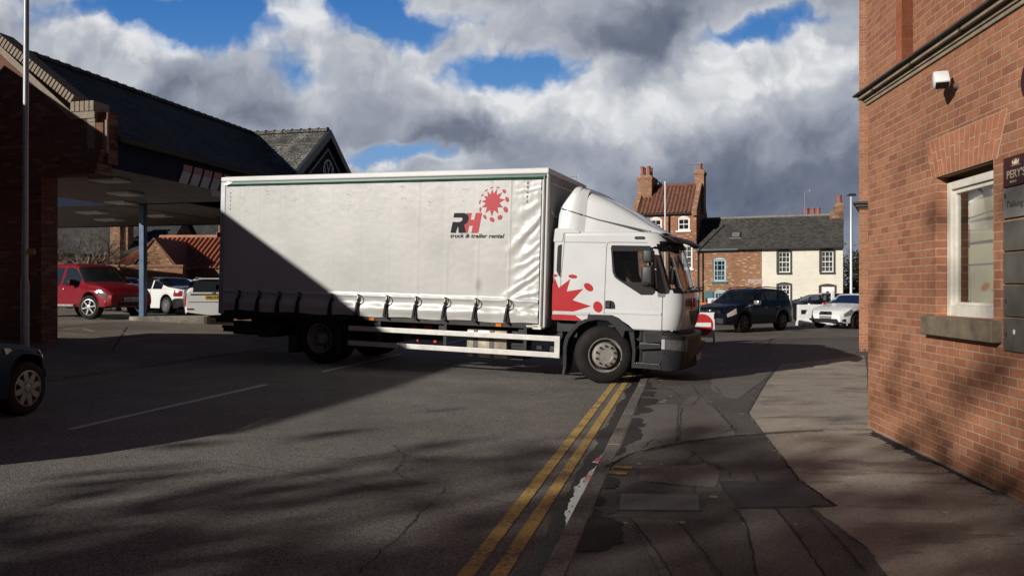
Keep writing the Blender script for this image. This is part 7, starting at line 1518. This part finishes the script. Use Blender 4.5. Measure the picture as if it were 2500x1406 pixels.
q = wpos(2033, 34.3); bp = empty('barrier_post', (q.x, q.y, 0), 0, 'plain white post standing by the road barriers', 'post'); MB().box(-.07, .07, -.05, .05, .0, 1.56).build('post', WPL, bp, bevel=.02); MB().box(-.2, .2, -.2, .2, 0, .06).build('post_base', BLACK, bp)
# no entry sign on its A-frame
q = wpos(1715, 22.4); ns = empty('no_entry_sign', (q.x, q.y, 0), R(-4), 'square no entry sign on a folding frame by the lorry bumper', 'road sign')
SW = mat('sign white', (.74, .73, .72), .4, var=.04); SR = mat('sign red', (.45, .03, .03), .4)
tl_ = Matrix.Rotation(R(-7), 4, 'X'); zb_, h_ = .255, .72
MB().box(-.36, .36, -.012, .012, zb_, zb_ + h_).build('board', SW, ns, bevel=.004, M=tl_); ring = [(.315 * math.cos(a), zb_ + h_ / 2 + .315 * math.sin(a)) for a in [2 * math.pi * k / 48 for k in range(48)]]
dk = MB().prism(ring, -.020, -.0125, 'y').build('red_disc', SR, ns, M=tl_); MB().box(-.25, .25, -.026, -.0205, zb_ + h_ / 2 - .06, zb_ + h_ / 2 + .06).build('white_bar', SW, dk, M=tl_)
for x in (-.345, .345): MB().box(x - .012, x + .012, -.015, .015, .0, zb_).build('leg', GALV, ns, M=tl_); MB().tube([(x, .04, .93), (x + .03, .36, .0)], .014, 6).build('rear_leg', DARKM, ns)
MB().tube([(-.34, .2, .1), (.34, .2, .1)], .012, 6).build('brace', GALV, ns)
q = wpos(1702, 22.3); sb_ = MB(); rnd = random.Random(5)
def blob(mb, c, r, seed, n=(14, 9), amp=.22):
    rings = []
    for j in range(1, n[1]):
        ph = math.pi * j / n[1]; rings.append([Vector((math.sin(ph) * math.cos(a) * r[0], math.sin(ph) * math.sin(a) * r[1], math.cos(ph) * r[2])) * (1 + amp * mnoise.noise((math.cos(a) * 2 + seed, math.sin(a) * 2, ph * 2))) + Vector(c) for a in [2 * math.pi * i / n[0] for i in range(n[0])]])
    mb.loft(rings)
blob(sb_, (0, 0, .09), (.20, .14, .10), 3); blob(sb_, (.12, .02, .12), (.10, .12, .07), 9, amp=.35); sbo = sb_.build('sandbag', mat('yellow sandbag', (.52, .42, .04), .8, var=.35, vs=14, bump=.4, bs=30), None, smooth=60); sbo.location = (q.x, q.y - .12, 0); tag(sbo, 'yellow sandbag weighing down the no entry sign', 'sandbag')
# orange plastic barrier, planter, notices by the tall house
ORG = mat('orange plastic', (.75, .18, .02), .45, var=.1); YLW = mat('yellow stripe', (.72, .46, .03), .45)
q = wpos(1695, 36.0); ob_ = empty('orange_barrier', (q.x, q.y, 0), R(-10), 'orange and yellow plastic barrier between the lorry and the off-roader', 'barrier')
mb = MB(); mb.box(-.55, .55, -.03, .03, .15, .22).box(-.55, .55, -.03, .03, .9, 1.02).box(-.55, -.47, -.03, .03, .22, .9).box(.47, .55, -.03, .03, .22, .9); mb.build('frame', ORG, ob_, bevel=.01)
for k in range(4): MB().box(-.46, .46, -.02, .02, .27 + k * .16, .36 + k * .16).build('rail', YLW if k % 2 else ORG, ob_)
MB().box(-.5, -.42, -.3, .3, 0, .14).box(.42, .5, -.3, .3, 0, .14).build('foot', BLACK, ob_)
q = wpos(1738, 45.5); pb = empty('planter_box', (q.x, q.y, 0), -HB, 'low planter in front of the brick cottage window', 'planter')
MB().box(-.9, .9, -.2, .2, 0, .5).build('trough', TEAL, pb, bevel=.01); MB().box(-.86, .86, -.16, .16, .44, .505).build('soil', mat('soil', (.05, .035, .025), .9), pb)
bo = wpos(1727, 44.0); bl2 = empty('bollard', (bo.x, bo.y, 0), 0, 'black bollard near the brick cottage', 'bollard'); MB().lathe([(.09, 0), (.09, .95), (.11, .97), (.11, 1.05), (.06, 1.12), (0, 1.15)], 14, 'z').build('shaft', BLACK, bl2, smooth=40)
for k, (px_, lab) in enumerate(((1738, 'white notice board left of the off-roader windscreen'), (1757, 'smaller white notice board touching the off-roader windscreen'))):
    q = wpos(px_, 41.5); o = empty('notice_board', (q.x, q.y, 0), R(-8), lab, 'notice', 'white notices by the cottage'); MB().box(-.22, .22, -.02, .02, .55, 1.15).build('board', WPL, o); MB().box(-.18, -.14, -.02, .02, 0, .55).box(.14, .18, -.02, .02, 0, .55).build('stand', GALV, o); MB().box(.08, .16, -.026, -.0205, .6, .85).build('red_mark', SR, o)
